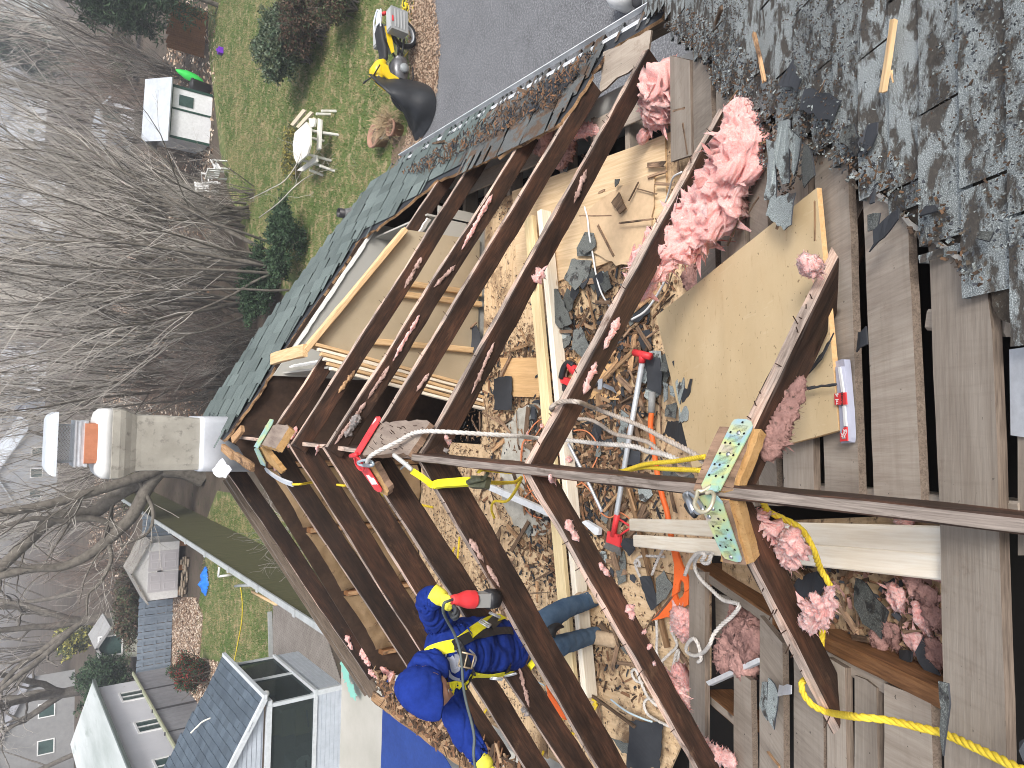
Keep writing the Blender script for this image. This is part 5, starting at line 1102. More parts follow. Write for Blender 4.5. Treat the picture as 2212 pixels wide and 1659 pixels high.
s = MB(); s.tube([LB_(-.28, 0, .78), LB_(-.34, 0, .70)], .04, 8); s.obj('tail_light', RED, mk, True); s = MB(); s.tube([LB_(.2, -.17, .35), LB_(.7, -.17, .28)], .04, 10); s.obj('exhaust', GALV, mk, True); s = MB(); s.tube([LB_(.55, -.1, .3), LB_(.5, -.38, .0)], .012, 6); s.obj('kick_stand', BLK, mk, True)
# black cover draped over its front
c0, c1, c2, c3 = onz(797, 160, G+1.12), onz(835, 195, G+1.0), onz(872, 238, G+.55), onz(893, 286, G+.05); pth = cr([c0, c1, c2, c3], 8); s = MB(); nv_ = 26
for i, p in enumerate(pth):
    t = i/(len(pth)-1); d = (pth[min(i+1, len(pth)-1)]-pth[max(i-1, 0)]); d.z = 0; d.normalize(); sd = V((-d.y, d.x, 0)); wv_ = .14+.17*math.sin(math.pi*min(1, t*.8+.06)); H = p.z-G
    for j in range(nv_+1):
        u = j/nv_*2-1; fold = .085*math.sin(u*13+t*9)*(abs(u)**.4)+.10*(abs(noise.noise(V((u*2.2, t*7, 2)))+.2*noise.noise(V((u*6, t*13, 2))))-.15); z = G+.012+max(0, H*(1-abs(u))**.8)+.05*abs(math.sin(u*9+t*6+noise.noise(V((u*2, t*5, 5)))*3))*min(1, H*4+.3)
        s.v.append(tuple(V((p.x, p.y, 0))+sd*(u*wv_*(1+fold))+d*(fold*.5)+V((0, 0, z+.02*noise.noise(V((u*9, t*14, 0)))))))
for i in range(len(pth)-1):
    for j in range(nv_): a = i*(nv_+1)+j; s.f.append((a, a+nv_+1, a+nv_+2, a+1)); s.m.append(0)
tag(s.obj('motorcycle_cover', noisy('black_cloth', (.010, .011, .013), (.024, .026, .030), 4, .5, spec=.4), None, True), 'shiny black fabric cover draped over the front of the motorcycle', 'cover')
YC_ = mat('yellow_cord', (.72, .55, .02), .5)
cord('extension_cord', [gp(*Z(1, 0, x, y))+V((0, 0, .03)) for x, y in ((1040, -40), (1020, 80), (1005, 130), (1015, 220), (1018, 300), (985, 350), (950, 395), (900, 430), (850, 440))], .012, YC_, 'yellow extension cord lying past the rear wheel of the motorcycle')
cord('extension_cord', [gp(*Z(1, 0, x, y))+V((0, 0, .03+.02*(i % 3))) for i, (x, y) in enumerate(((975, -30), (960, 40), (990, 60), (970, 20), (1005, 50), (985, 95), (955, 60), (940, 100), (910, 150), (905, 170), (930, 130), (1000, 30), (975, 70), (990, -20)))], .012, YC_, 'tangled bundle of yellow cord at the upper edge of the lawn')
p = gp(*Z(1, 0, 1450, 335)); s = MB(); p = gp(*Z(0, 0, 1447, 335)); s.box((p.x-.12, p.y-.1, G+.02), (p.x+.12, p.y+.12, G+.2)); s.box((p.x-.05, p.y-.03, G+.2), (p.x+.05, p.y+.03, G+.26)); tag(s.obj('toy', mat('purple_plastic', (.14, .02, .42), .5)), 'small purple toy lying on the far lawn', 'toy')
jb = empty('plastic_jug', onz(*Z(2, 0, 760, 20), G+.03), 'white plastic jug and black lid standing on the driveway', 'jug'); c = onz(*Z(2, 0, 760, 10), G+.03); s = MB(); s.lathe(c, [(0, 0), (.16, 0), (.17, .25), (.10, .38), (0, .38)], 16); s.obj('jug', WHT, jb, True); s = MB(); c = onz(*Z(2, 0, 850, 18), G+.03); s.lathe(c, [(0, 0), (.10, 0), (.10, .12), (.06, .13), (0, .1)], 16); s.obj('lid', BLK, jb, True)
cord('cord', [onz(*Z(2, 0, x, y), G+.05) for x, y in ((620, -30), (640, 5), (690, 12), (730, -5))], .012, BLK, 'black cord beside the white jug on the driveway')
# ================================================================== loose things on the opened attic
bpy.context.view_layer.update()
def cast_at(x, y, lim=30):
    d = ray(x, y).normalized(); dg = bpy.context.evaluated_depsgraph_get()
    ok, loc, n, i, o, M = scene.ray_cast(dg, V((0, 0, 0)), d, distance=lim)
    if not ok: return None, None
    if n.dot(d) > 0: n = -n
    return loc, n
def FZ(pts, h=0): return [onz(x, y, FL+.002+h) for x, y in pts]
def zz(c, r, pts): return [Z(c, r, x, y) for x, y in pts]
# new lumber
def lum(name, a, b, wd, dp, label, m=None, up=V((0, 0, 1)), group='new pale lumber'):
    o = beam(name, a, b, wd, dp, m or WD['new'], None, up=up, jit=.0004, seg=2); return tag(o, label, 'lumber', group)
a, b = onz(1140, 470, FL+.13), onz(1232, 1500, FL+.13); lum('new_plank', a, b, .10, .04, 'long yellowish new plank across the attic floor, left one of the pair', m=wood('yellow_lumber', (.66, .50, .26), (.82, .68, .42), sc=.7, amt=.02, knots=1, bump=.0005))
a, b = onz(1162, 455, FL+.14), onz(1259, 1507, FL+.14); lum('new_plank', a+V((0, -.01, 0)), b+V((0, -.01, 0)), .05, .10, 'long pale new plank on edge across the attic floor, right one')
nm = V((0, .5, .85))
lum('new_board', onM(1360, 1133, .16), onM(2060, 1169, -.03), .068, .038, 'upper of two parallel new pine boards reaching under the wide grey plank', up=nm)
lum('new_board', onM(1368, 1168, .16), onM(2060, 1226, -.03), .066, .038, 'lower of two parallel new pine boards reaching under the wide grey plank', up=nm)
lum('lumber_strip', onz(1352, 1040, FL+.06), onz(1438, 1400, FL+.06), .03, .03, 'thin broken strip of pale wood beside the orange shingle remover', m=WD['broken'], group=None)
# sheets
o = slab('fibreboard_sheet', [onM(1417, 683, .13), onM(1765, 405, .04), onM(1812, 930, .04), onM(1496, 1012, .08)], .016, [WD['mdf'], WD['board']], rag=.0008, step=.2); tag(o, 'large smooth tan fibreboard sheet lying over the grey planks', 'board')
o = slab('plywood_offcut', FZ([(1080, 773), (1339, 771), (1341, 864), (1090, 856)], .03), .02, [WD['board'], WD['stud']]); tag(o, 'orange brown plywood offcut beneath the red battery saw', 'board')
o = slab('plywood_sheet', FZ([(1106, 413), (1436, 292), (1440, 470), (1330, 560), (1120, 640)], .022), .016, [wood('clean_plywood', (.56, .39, .22), (.74, .57, .37), (.30, .19, .10), sc=.5, stain_lo=.68, amt=.02, bump=.0005), WD['stud']]); tag(o, 'pale plywood sheet on the attic floor by the right eave', 'board')
o = slab('paper_sheet', FZ([(1252, 470), (1310, 420), (1415, 372), (1400, 560), (1330, 575), (1275, 540)], .045), .006, noisy('brown_paper', (.55, .39, .24), (.62, .46, .29), 3, .8), rag=.006); tag(o, 'flat brown paper faced sheet between the debris and the pink insulation', 'board')
RUG = noisy('old_grey_underlay', (.33, .31, .26), (.52, .50, .44), 14, .95, (.2, .17, .13), .6, .004)
o = slab('carpet_scrap', FZ([(1120, 880), (1160, 872), (1187, 876), (1192, 1000), (1186, 1155), (1150, 1160), (1110, 1135), (1084, 1080), (1080, 1000), (1095, 920)], .02), .01, RUG, rag=.01); tag(o, 'grey fleecy carpet scrap lying under the pale planks', 'carpet')
# ---- shingle pieces and tar paper, outlines read from the photograph
PCS = [
 (2, 1, [(390, 20), (520, 30), (500, 130), (420, 225), (350, 150)], 'F', 'g', 'green grey shingle piece near the top of the floor debris'),
 (2, 1, [(570, 120), (620, 95), (640, 200), (600, 240), (560, 160)], 'F', 'g', 'small green grey shingle piece beside the larger green one'),
 (2, 1, [(240, 220), (300, 215), (400, 440), (330, 470), (240, 400)], 'F', 'd', 'dark pointed shingle piece next to the pale planks'),
 (2, 1, [(250, 500), (400, 520), (380, 580), (270, 640), (245, 580)], 'F', 'g', 'wide shingle piece below the dark pointed one'),
 (2, 1, [(400, 480), (450, 460), (520, 600), (490, 680), (400, 600)], 'F', 'd', 'dark shingle piece beside the orange brown board'),
 (2, 1, [(800, 310), (880, 290), (900, 360), (830, 430), (760, 420)], 'F', 'f', 'torn tar paper piece beneath the end of the pink insulation'),
 (2, 1, [(860, 650), (950, 660), (975, 780), (960, 900), (880, 860)], 'F', 'f', 'black tar paper sheet beside the red handled pole'),
 (2, 1, [(890, 620), (970, 615), (960, 780), (940, 810), (880, 810)], 'F', 's', 'squarish granule shingle piece on the black tar paper'),
 (2, 1, [(1060, 735), (1120, 720), (1125, 850), (1100, 960), (1075, 850)], 'M', 's', 'long shingle shard at the edge of the tan sheet'),
 (2, 1, [(1120, 780), (1175, 800), (1160, 880), (1110, 950)], 'M', 'f', 'black shard overhanging the tan sheet'),
 (2, 1, [(980, 820), (1010, 830), (1010, 930), (985, 950)], 'F', 's', 'narrow shingle shard between the orange tool and the tan sheet'),
 (2, 1, [(1020, 840), (1070, 840), (1060, 915), (1030, 900)], 'F', 's', 'small pale shingle shard in the dark heap by the tan sheet'),
 (2, 1, [(1095, 930), (1150, 950), (1140, 1060), (1085, 1085), (1090, 1000)], 'M', 's', 'pale grey shingle shard on the tan sheet'),
 (2, 1, [(1010, 970), (1085, 950), (1070, 1050), (1000, 1040)], 'F', 'd', 'dark shingle shard beside the pale grey one'),
 (2, 1, [(1000, 1070), (1090, 1070), (1145, 1190), (1120, 1250), (1050, 1180), (990, 1150)], 'M', 'f', 'torn black felt shard pointing to the anchor plate'),
 (2, 1, [(750, 1250), (840, 1270), (840, 1370), (760, 1350)], 'F', 'f', 'black felt piece beneath the grey ropes'),
 (2, 1, [(970, 1390), (1160, 1380), (1200, 1450), (1000, 1450)], 'M', 'g', 'mottled shingle piece under the ridge board by the anchor'),
 (2, 1, [(1085, 645), (1090, 700), (1065, 730), (1060, 690)], 'M', 'f', 'small black flake on the tan sheet'),
 (2, 1, [(970, 690), (1020, 690), (1015, 760), (975, 745)], 'F', 'd', 'dark flake next to the squarish granule piece'),
 (2, 1, [(700, 180), (760, 170), (790, 230), (720, 250)], 'F', 'd', 'dark chip beneath the long rafter'),
 (1, 1, [(1540, 790), (1659, 780), (1659, 1000), (1550, 1000)], 'F', 'f', 'square of black tar paper next to the grey carpet scrap'),
 (1, 1, [(1340, 490), (1440, 450), (1490, 620), (1380, 640)], 'F', 'f', 'black felt piece under the sixth rafter'),
 (2, 0, [(340, 1060), (370, 1060), (360, 1120), (330, 1100)], 'F', 'd', 'small slate coloured chip on the pale plywood sheet'),
 (2, 0, [(665, 1160), (700, 1160), (700, 1190), (680, 1215)], 'F', 'd', 'bluish flake on the pale plywood sheet'),
 (2, 0, [(470, 1500), (530, 1510), (550, 1600), (480, 1650), (440, 1600)], 'F', 'd', 'curled dark shingle beside the broken lath heap'),
 (2, 0, [(415, 1600), (480, 1570), (530, 1659), (420, 1659)], 'F', 'g', 'green shingle edge beside the curled dark one'),
 (2, 0, [(640, 1310), (690, 1250), (740, 1350), (700, 1390)], 'F', 'b', 'brown triangular wood fragment on the plywood sheet'),
 (3, 0, [(60, 790), (140, 780), (150, 900), (140, 1180), (100, 1200), (60, 1000)], 'M', 's', 'long curled grey shingle at the broken roof corner'),
 (3, 0, [(150, 830), (230, 900), (215, 1050), (170, 1150), (160, 960)], 'M', 's', 'grey shingle strip beside the longest curled one'),
 (3, 0, [(230, 920), (280, 1010), (300, 1130), (230, 1220), (215, 1120)], 'M', 'g', 'greenish shingle shard above the dark gap'),
 (3, 0, [(0, 900), (60, 920), (60, 1290), (0, 1300)], 'M', 's', 'broad grey shingle at the left of the broken heap'),
 (3, 0, [(20, 1280), (180, 1250), (160, 1450), (110, 1495), (0, 1400)], 'M', 's', 'dark edged shingle lying on the corner of the tan sheet'),
 (3, 0, [(240, 560), (470, 650), (430, 790), (220, 720)], 'S', 'f', 'weathered tar paper square lying on the shingles'),
 (3, 0, [(490, 830), (560, 800), (620, 960), (580, 1020), (490, 920)], 'S', 'd', 'worn granule shard on the old roof'),
 (3, 0, [(630, 820), (690, 800), (710, 870), (670, 960), (590, 1020), (600, 930)], 'S', 'f', 'smooth black shard overlapping the worn granule one'),
 (3, 0, [(110, 450), (150, 400), (220, 520), (190, 590), (90, 560)], 'S', 'f', 'black felt rag at the upper rim of the old roof'),
 (3, 0, [(1040, 1350), (1090, 1345), (1130, 1385), (1030, 1410)], 'S', 'f', 'small black flake beside the valley edge'),
 (3, 0, [(1370, 1500), (1480, 1510), (1450, 1570), (1390, 1550)], 'S', 'd', 'worn flake low on the old shingles'),
 (3, 0, [(660, 1270), (690, 1230), (700, 1310), (680, 1330)], 'M', 'f', 'slate flake at the foot of the near rafter'),
 (3, 0, [(640, 1390), (720, 1380), (710, 1480), (650, 1500)], 'M', 'd', 'granule shard lying across the wide plank'),
 (3, 0, [(790, 1390), (850, 1350), (850, 1420), (730, 1580), (680, 1640), (700, 1500)], 'M', 'f', 'long black torn felt shard across the wide planks'),
 (2, 2, [(830, 420), (900, 410), (960, 600), (900, 640), (870, 560)], 'F', 'f', 'black felt under the thin pale strip of wood'),
 (2, 2, [(930, 430), (980, 380), (1040, 480), (1000, 560), (940, 600)], 'F', 'd', 'dark shingle beside the orange tool head'),
 (2, 2, [(720, 170), (790, 170), (800, 240), (760, 290), (710, 210)], 'F', 'f', 'black scrap next to the red scraper blade'),
 (2, 2, [(700, 880), (740, 870), (745, 930)], 'F', 'd', 'dark chip in front of the boots'),
 (2, 2, [(760, 1350), (980, 1370), (960, 1659), (740, 1659), (760, 1500)], 'F', 'f', 'large crumpled black felt sheet at the left of the floor'),
 (2, 2, [(640, 1460), (740, 1500), (830, 1510), (800, 1560), (720, 1560)], 'F', 'd', 'stiff grey shard on the crumpled black felt'),
 (2, 2, [(1620, 1090), (1659, 1100), (1659, 1350), (1610, 1250)], 'M', 's', 'speckled shingle piece lying over the left planks'),
 (3, 2, [(0, 1090), (40, 1110), (70, 1180), (40, 1410), (0, 1340)], 'M', 's', 'pointed speckled shingle on the left grey planks'),
 (3, 2, [(80, 1130), (155, 1120), (160, 1180), (80, 1190)], 'M', 'w', 'bent bit of grey metal flashing between the left planks'),
 (3, 2, [(190, 430), (330, 380), (390, 490), (300, 600), (160, 500)], 'D', 'f', 'broad black felt piece in the opening under the yellow rope'),
 (3, 2, [(150, 500), (290, 600), (240, 640), (180, 600)], 'D', 'f', 'smaller black felt piece under the broad one'),
 (3, 2, [(560, 420), (640, 470), (780, 640), (740, 810), (630, 720), (580, 600)], 'D', 'd', 'dark pointed shingle standing in the debris of the opening'),
 (3, 2, [(840, 880), (930, 900), (930, 980), (860, 980)], 'D', 'f', 'black flake deep in the opening'),
 (3, 2, [(1000, 810), (1040, 900), (1110, 1050), (1060, 1100), (960, 900)], 'D', 'f', 'long black felt strip deep in the opening'),
 (3, 2, [(1115, 1090), (1160, 1110), (1180, 1240), (1140, 1580), (1110, 1400)], 'M', 'd', 'dark shingle shard standing against the wide grey plank'),
 (3, 2, [(1610, 1480), (1659, 1440), (1659, 1600), (1620, 1540)], 'M', 'f', 'bluish felt scrap at the near edge of the wide plank'),
 (3, 1, [(575, 500), (640, 450), (645, 570), (575, 620)], 'M', 'f', 'dark scrap poking out between two wide planks'),
 (3, 1, [(215, 850), (320, 840), (440, 828), (440, 840), (320, 856), (220, 860)], 'M', 'f', 'thin black sliver pointing at the blade package'),
 (3, 1, [(280, 720), (430, 500), (400, 580), (330, 700), (270, 770)], 'M', 'f', 'long black sliver beside the near rafter'),
]
FM = {'g': SH_PG, 's': SH_PC, 'd': SH_PG, 'f': FELT, 'b': WD['lath'], 'w': GALV}
PLN = {'F': lambda x, y, h: onz(x, y, FL+.025+h), 'M': lambda x, y, h: onM(x, y, .03+h), 'S': lambda x, y, h: onM(x, y, .028+h), 'D': lambda x, y, h: onM(x, y, -.10+h)}
rr = random.Random(21)
for i, (c, r, pts, pl, k, lb) in enumerate(PCS):
    h = .012+.05*rr.random() if pl in 'FM' else .006*rr.random()+.006
    if k == 's' and c == 3 and r == 0: h += .03+.012*(i % 5)
    if 'on the tan sheet' in lb or 'tan sheet' in lb: h = max(h, .06)
    P = [PLN[pl](*Z(c, r, x, y), h) for x, y in pts]; tl = V((0, 0, rr.uniform(0, .03))); P = [p+tl*(j/len(P)) for j, p in enumerate(P)]
    o = slab('shingle_piece' if k in 'gsd' else ('wood_fragment' if k == 'b' else 'metal_scrap' if k == 'w' else 'tar_paper_piece'), P, .004 if k != 'b' else .012, [FM[k], FELT if k in 'gsd' else FM[k]], rag=.0035, step=.025, rr=rr, bend=rr.uniform(-.008, .012) if k != 'b' else 0)
    tag(o, lb, {'b': 'wood', 'w': 'metal scrap'}.get(k, 'roof scrap'), 'torn roofing scraps')
# ---- splintered wood, larger ones individually
WDP = [
 (2, 0, (950, 780), (1060, 700), 26, 'F', 'split tan plank end at the top of the wood heap'), (2, 0, (1000, 800), (1110, 780), 30, 'F', 'broad broken board under the split tan plank end'),
 (2, 0, (1050, 720), (1135, 700), 10, 'M', 'short slat across the first grey planks'), (2, 0, (850, 860), (960, 800), 12, 'F', 'slat at the foot of the pink tuft by the right eave'),
 (2, 0, (1065, 840), (1090, 1120), 12, 'F', 'upright brown splinter with pink wool on it'), (2, 0, (1110, 800), (1150, 1000), 8, 'M', 'thin reddish splinter on the grey planks'),
 (2, 0, (890, 1070), (1000, 1065), 30, 'F', 'square brown block in the wood heap'), (2, 0, (880, 1150), (1000, 1110), 16, 'F', 'grey brown slat below the square block'),
 (2, 0, (930, 1190), (1050, 1195), 18, 'F', 'flat slat beside the near end of the long rafter'), (2, 0, (700, 1445), (930, 1420), 10, 'F', 'long dark lath on the brown paper sheet'),
 (2, 0, (440, 1400), (650, 1395), 7, 'F', 'thin dark lath reaching under the rafter'), (2, 0, (560, 1460), (660, 1659), 14, 'F', 'curved weathered board in the debris'),
 (2, 0, (810, 1225), (940, 1260), 6, 'F', 'thin dark stick on the plywood'), (2, 0, (760, 1300), (820, 1180), 9, 'F', 'reddish stick leaning on the grey chip'),
 (2, 0, (560, 1250), (600, 1230), 12, 'F', 'small wood chip in the middle of the plywood'), (2, 0, (1200, 1000), (1210, 1260), 10, 'M', 'reddish lath beside the big pink insulation'),
 (2, 0, (1400, 1590), (1500, 1400), 8, 'M', 'slender red lath below the big pink insulation'), (2, 0, (1540, 1380), (1610, 1280), 9, 'M', 'slanted reddish lath by the broken shingles'),
 (2, 0, (1530, 970), (1640, 920), 18, 'M', 'pale split slat under the broken shingles'), (2, 0, (1395, 690), (1460, 590), 9, 'M', 'pale tan slat on the tip of the rafter'),
 (2, 0, (1570, 220), (1640, 530), 22, 'S', 'pale flat wood splinter near the rim of the old roof'), (3, 0, (815, 150), (735, 600), 34, 'S', 'long clean tan wood splinter on the old shingles'),
 (2, 0, (1320, 150), (1370, 50), 26, 'S', 'brown wood chunk at the top of the old roof'), (3, 0, (665, 1020), (720, 1075), 6, 'S', 'thin bent splinter by the valley edge'), (3, 0, (720, 1075), (700, 1160), 7, 'S', 'second half of the bent splinter by the valley edge'),
 (3, 0, (380, 520), (365, 600), 5, 'S', 'tiny upright splinter above the tar paper square'), (3, 0, (815, 460), (830, 540), 5, 'S', 'tiny splinter beside the long clean one'),
 (3, 0, (60, 1480), (120, 1330), 16, 'M', 'grey slat across the curled shingle heap'), (3, 0, (150, 1200), (210, 1010), 5, 'M', 'needle of red wood in the shingle heap'),
 (3, 0, (305, 1300), (320, 1560), 8, 'M', 'tan lath along the edge of the tan sheet'), (2, 1, (325, 220), (400, 410), 16, 'F', 'split brown slat beside the dark pointed shingle'),
 (2, 1, (490, 230), (540, 470), 12, 'F', 'dark slat standing between the shingle pieces'), (2, 1, (240, 490), (400, 490), 22, 'F', 'brown block across the green shingle'),
 (2, 1, (430, 470), (500, 350), 12, 'F', 'brown splintered slat in the middle of the floor debris'), (2, 1, (60, 480), (100, 570), 10, 'F', 'dark slat left of the pale planks'),
 (2, 1, (0, 610), (120, 570), 20, 'F', 'thick dark broken board left of the pale planks'), (2, 1, (810, 460), (900, 600), 26, 'F', 'wide brown broken board near the red handle'),
 (2, 1, (730, 520), (770, 470), 14, 'F', 'brown slat under the tip of the pink wool'), (2, 1, (540, 300), (640, 300), 22, 'F', 'brown block near the white cable'),
 (2, 1, (930, 350), (1030, 200), 8, 'F', 'thin red lath next to the tan sheet'), (2, 1, (1000, 230), (1050, 100), 9, 'F', 'second red lath next to the white cable'),
 (2, 1, (760, 740), (820, 830), 8, 'F', 'thin lath left of the silver pole'), (2, 1, (710, 950), (800, 900), 10, 'F', 'dark lath crossing under the silver pole'),
 (2, 1, (800, 1000), (900, 1170), 12, 'F', 'brown lath between the two long poles'), (2, 1, (820, 920), (860, 1000), 24, 'F', 'brown chunk between the two long poles'),
 (2, 1, (960, 900), (975, 1160), 8, 'F', 'long brown lath beside the orange tool'), (2, 1, (480, 1560), (560, 1500), 12, 'F', 'brown slat below the ridge board'),
 (2, 1, (600, 1650), (700, 1540), 18, 'F', 'tan broken slat below the ridge board near the silver pole'), (2, 1, (760, 1510), (800, 1650), 12, 'F', 'pale tan stick below the ridge board'),
 (2, 1, (1020, 1500), (1060, 1659), 22, 'F', 'brown plank end below the ridge board'), (2, 1, (30, 1000), (40, 1220), 6, 'F', 'thin brown lath on the grey carpet scrap'),
 (1, 1, (1560, 830), (1650, 640), 20, 'F', 'long brown board beside the black square'), (1, 1, (1320, 560), (1420, 620), 9, 'F', 'reddish slat in the heap right of the closet wall'),
 (1, 1, (1370, 490), (1430, 430), 12, 'F', 'short brown slat in the heap right of the closet wall'), (1, 1, (1480, 920), (1530, 1180), 5, 'F', 'slender orange lath beneath the sixth rafter'),
 (1, 1, (1450, 1010), (1460, 1150), 8, 'F', 'short orange lath beneath the sixth rafter'), (1, 1, (1560, 1040), (1650, 1150), 16, 'F', 'dark brown slat near the long white rope'),
 (1, 1, (1400, 1060), (1440, 1140), 8, 'F', 'small brown lath in the corner by the grey block'),
 (2, 2, (160, 450), (170, 580), 14, 'F', 'brown slat beside the pale planks left of the worker'), (2, 2, (150, 440), (270, 380), 12, 'F', 'slanted brown slat above the worker leg'),
 (2, 2, (860, 780), (930, 660), 5, 'F', 'dark pointed stick at the tip of the orange head'), (2, 2, (1060, 870), (1150, 1000), 30, 'F', 'dark grey wood block below the white rope'),
 (2, 2, (720, 1110), (760, 1140), 6, 'F', 'small stick on the floor below the boots'), (2, 2, (700, 1290), (740, 1310), 6, 'F', 'tiny stick on the bare plywood at left'),
 (2, 2, (500, 1180), (800, 1390), 16, 'F', 'long brown board along the dark gap in the floor'), (2, 2, (560, 1250), (580, 1400), 20, 'F', 'grey slat below the yellow rope knot'),
 (3, 2, (450, 590), (580, 790), 26, 'D', 'brown slat in the opening beside the pink wool'), (3, 2, (480, 530), (520, 640), 8, 'D', 'thin slat in the opening near the pointed shingle'),
 (3, 2, (555, 810), (670, 820), 30, 'D', 'square brown chunk in the opening'), (3, 2, (590, 560), (610, 740), 10, 'D', 'lath under the dark pointed shingle'),
 (3, 2, (890, 780), (1030, 770), 10, 'D', 'red brown splinter in the dusty wool of the opening'), (3, 2, (180, 375), (240, 410), 34, 'D', 'pale square wood chip in the opening'),
 (3, 2, (700, 185), (745, 320), 8, 'N', 'pale splinter lying on the lower new board'), (3, 2, (0, 1560), (90, 1659), 12, 'M', 'pale splintered stick at the lower edge of the left planks'),
 (1, 0, (1145, 930), (1230, 915), 12, 'R', 'red brown strip hanging over the gutter'), (2, 0, (40, 580), (95, 600), 22, 'R', 'brown chip on the edge of the gutter'),
]
for i, (c, r, a, b, wpx, pl, lb) in enumerate(WDP):
    A, B = Z(c, r, *a), Z(c, r, *b)
    if pl == 'F': f = lambda x, y: onz(x, y, FL+.04+(i % 5)*.012)
    elif pl == 'D': f = lambda x, y: onM(x, y, -.085)
    elif pl == 'R': f = lambda x, y: onR(x, y, .06)
    elif pl == 'N': f = lambda x, y: onM(x, y, .0)
    else: f = lambda x, y: onM(x, y, .045+(i % 3)*.008+(.03 if r == 0 and c == 3 and a[0] < 350 else 0))
    p, q = f(*A), f(*B); wd = wpx/3/FPX*p.length*1.0
    if pl == 'N': p, q = onz(*A, -2.30), onz(*B, -2.25)
    nn = V((0, 0, 1)) if pl == 'F' else V((0, .545, .838))
    tan = 'tan' in lb or 'pale' in lb
    o = beam('wood_splinter' if wpx < 15 else 'broken_board', p+nn*.006, q+nn*rr.uniform(.0, .02), wd, min(.012, wd*.7), WD['broken'] if tan and 'clean' not in lb else WD['stud'] if 'clean' in lb else WD['lath'], None, up=nn, jit=.0022, rough_end=min(.018, wd*.6), rr=rr)
    tag(o, lb, 'wood scrap', 'splintered wood scraps')
rr = random.Random(99); k = 0
while k < 70:
    x, y = rr.uniform(-1.9, 1.0), rr.uniform(2.95, 4.7)
    if not inpoly((x, y), [(-1.7, 4.4), (-1.5, 3.1), (.7, 2.85), (1.0, 3.6), (.6, 4.3), (-.3, 5.0)]) or noise.noise(V((x*1.5, y*1.5, 4))) < -.12: continue
    k += 1; a = rr.uniform(0, 6.3); L = rr.uniform(.08, .34); p = V((x, y, FL+.03+rr.uniform(0, .03))); q = p+V((math.cos(a), math.sin(a), rr.uniform(-.05, .12)))*L
    tag(beam('wood_splinter', p, q, rr.uniform(.012, .045), .008, WD['lath'] if k % 3 else WD['broken'], None, up=V((rr.gauss(0, .2), rr.gauss(0, .2), 1)), jit=.0022, rough_end=.012, rr=rr), 'broken strip of old wood in the rubble between the rafters', 'wood scrap', 'broken wood strips in the floor rubble')
k = 0
while k < 46:
    x, y = rr.uniform(-1.6, 1.0), rr.uniform(2.8, 4.5)
    if not inpoly((x, y), [(-1.2, 4.2), (-1.0, 3.1), (.75, 2.8), (1.0, 3.6), (.4, 4.2)]) or noise.noise(V((x*1.5, y*1.5, 8))) < -.1: continue
    k += 1; c = V((x, y, FL+.03+rr.uniform(0, .02))); n_ = rr.randint(4, 6); a0 = rr.uniform(0, 6.3); r = rr.uniform(.03, .085); t = V((rr.gauss(0, .18), rr.gauss(0, .18), 0))
    P = [c+V((math.cos(a0+6.283*j/n_)*r*rr.uniform(.6, 1.5), math.sin(a0+6.283*j/n_)*r*rr.uniform(.4, 1), 0)) for j in range(n_)]; P = [p+V((0, 0, (p-c).dot(t)+.004)) for p in P]
    tag(slab('shingle_fragment', P, .004, [(SH_PG, FELT, SH_PC)[k % 3], FELT], rag=.003, step=.03, rr=rr), 'dark broken roofing fragment in the rubble between the rafters', 'roof scrap', 'dark roofing fragments in the floor rubble')
# countless small chips and crumbs
def chips(name, label, n, area, mats_, seed, lmin, lmax, wmin, wmax, off, cond=None, tilt=.25, clump=None):
    r = random.Random(seed); s = MB(); xs = [p[0] for p in area]; ys = [p[1] for p in area]; k = 0; tries = 0
    while k < n and tries < n*40:
        tries += 1; x, y = r.uniform(min(xs), max(xs)), r.uniform(min(ys), max(ys))
        if not inpoly((x, y), area): continue
        if clump and noise.noise(V((x*clump, y*clump, seed)))+r.gauss(0, .18) < .05: continue
        p = off(x, y); k += 1
        a = r.uniform(0, 6.3); l = r.uniform(lmin, lmax)*r.choice((.5, .7, 1)); wd = r.uniform(wmin, wmax)
        d = V((math.cos(a), math.sin(a), r.gauss(0, tilt))).normalized(); up = V((r.gauss(0, .4), r.gauss(0, .4), 1)).normalized(); t = d.cross(up).normalized(); u = t.cross(d)
        h = wd*.35; j = r.uniform(.2, 1)
        q = [p-d*l/2-t*wd/2, p+d*l/2-t*wd/2*j, p+d*l*.5*r.uniform(.6, 1)+t*wd/2, p-d*l/2*r.uniform(.5, 1)+t*wd/2]
        z = r.uniform(0, .012); q = [v+V((0, 0, z))+u*h for v in q]; lo = [v-u*h for v in q]
        s.add(q+lo, [(0, 1, 2, 3), (0, 4, 5, 1), (1, 5, 6, 2), (2, 6, 7, 3), (3, 7, 4, 0)], r.randrange(len(mats_)))
    return tag(s.obj(name, mats_), label, 'debris', kind='stuff')
CH = [mat('chip_dark', (.06, .038, .025), .9), mat('chip_brown', (.13, .075, .042), .9), mat('chip_red', (.21, .11, .06), .9), mat('chip_tan', (.34, .225, .135), .9), FELT]
fa = [(-2.35, 3.9), (-1.6, 2.9), (1.7, 2.75), (1.75, 4.8), (.1, 4.8), (-.2, 5.8), (-2.35, 5.8)]
fo = lambda x, y: V((x, y, FL+.006))
chips('wood_chips', 'dark and reddish wood chips strewn over the attic floor', 2600, [(-1.9, 4.6), (-1.7, 2.95), (.9, 2.8), (1.1, 3.6), (.5, 4.7), (-.2, 5.2)], CH, 31, .02, .11, .006, .02, fo, clump=1.7)
chips('wood_chips', 'fine wood crumbs strewn over the attic floor', 5500, fa, CH, 32, .008, .03, .004, .010, fo, clump=2.6)
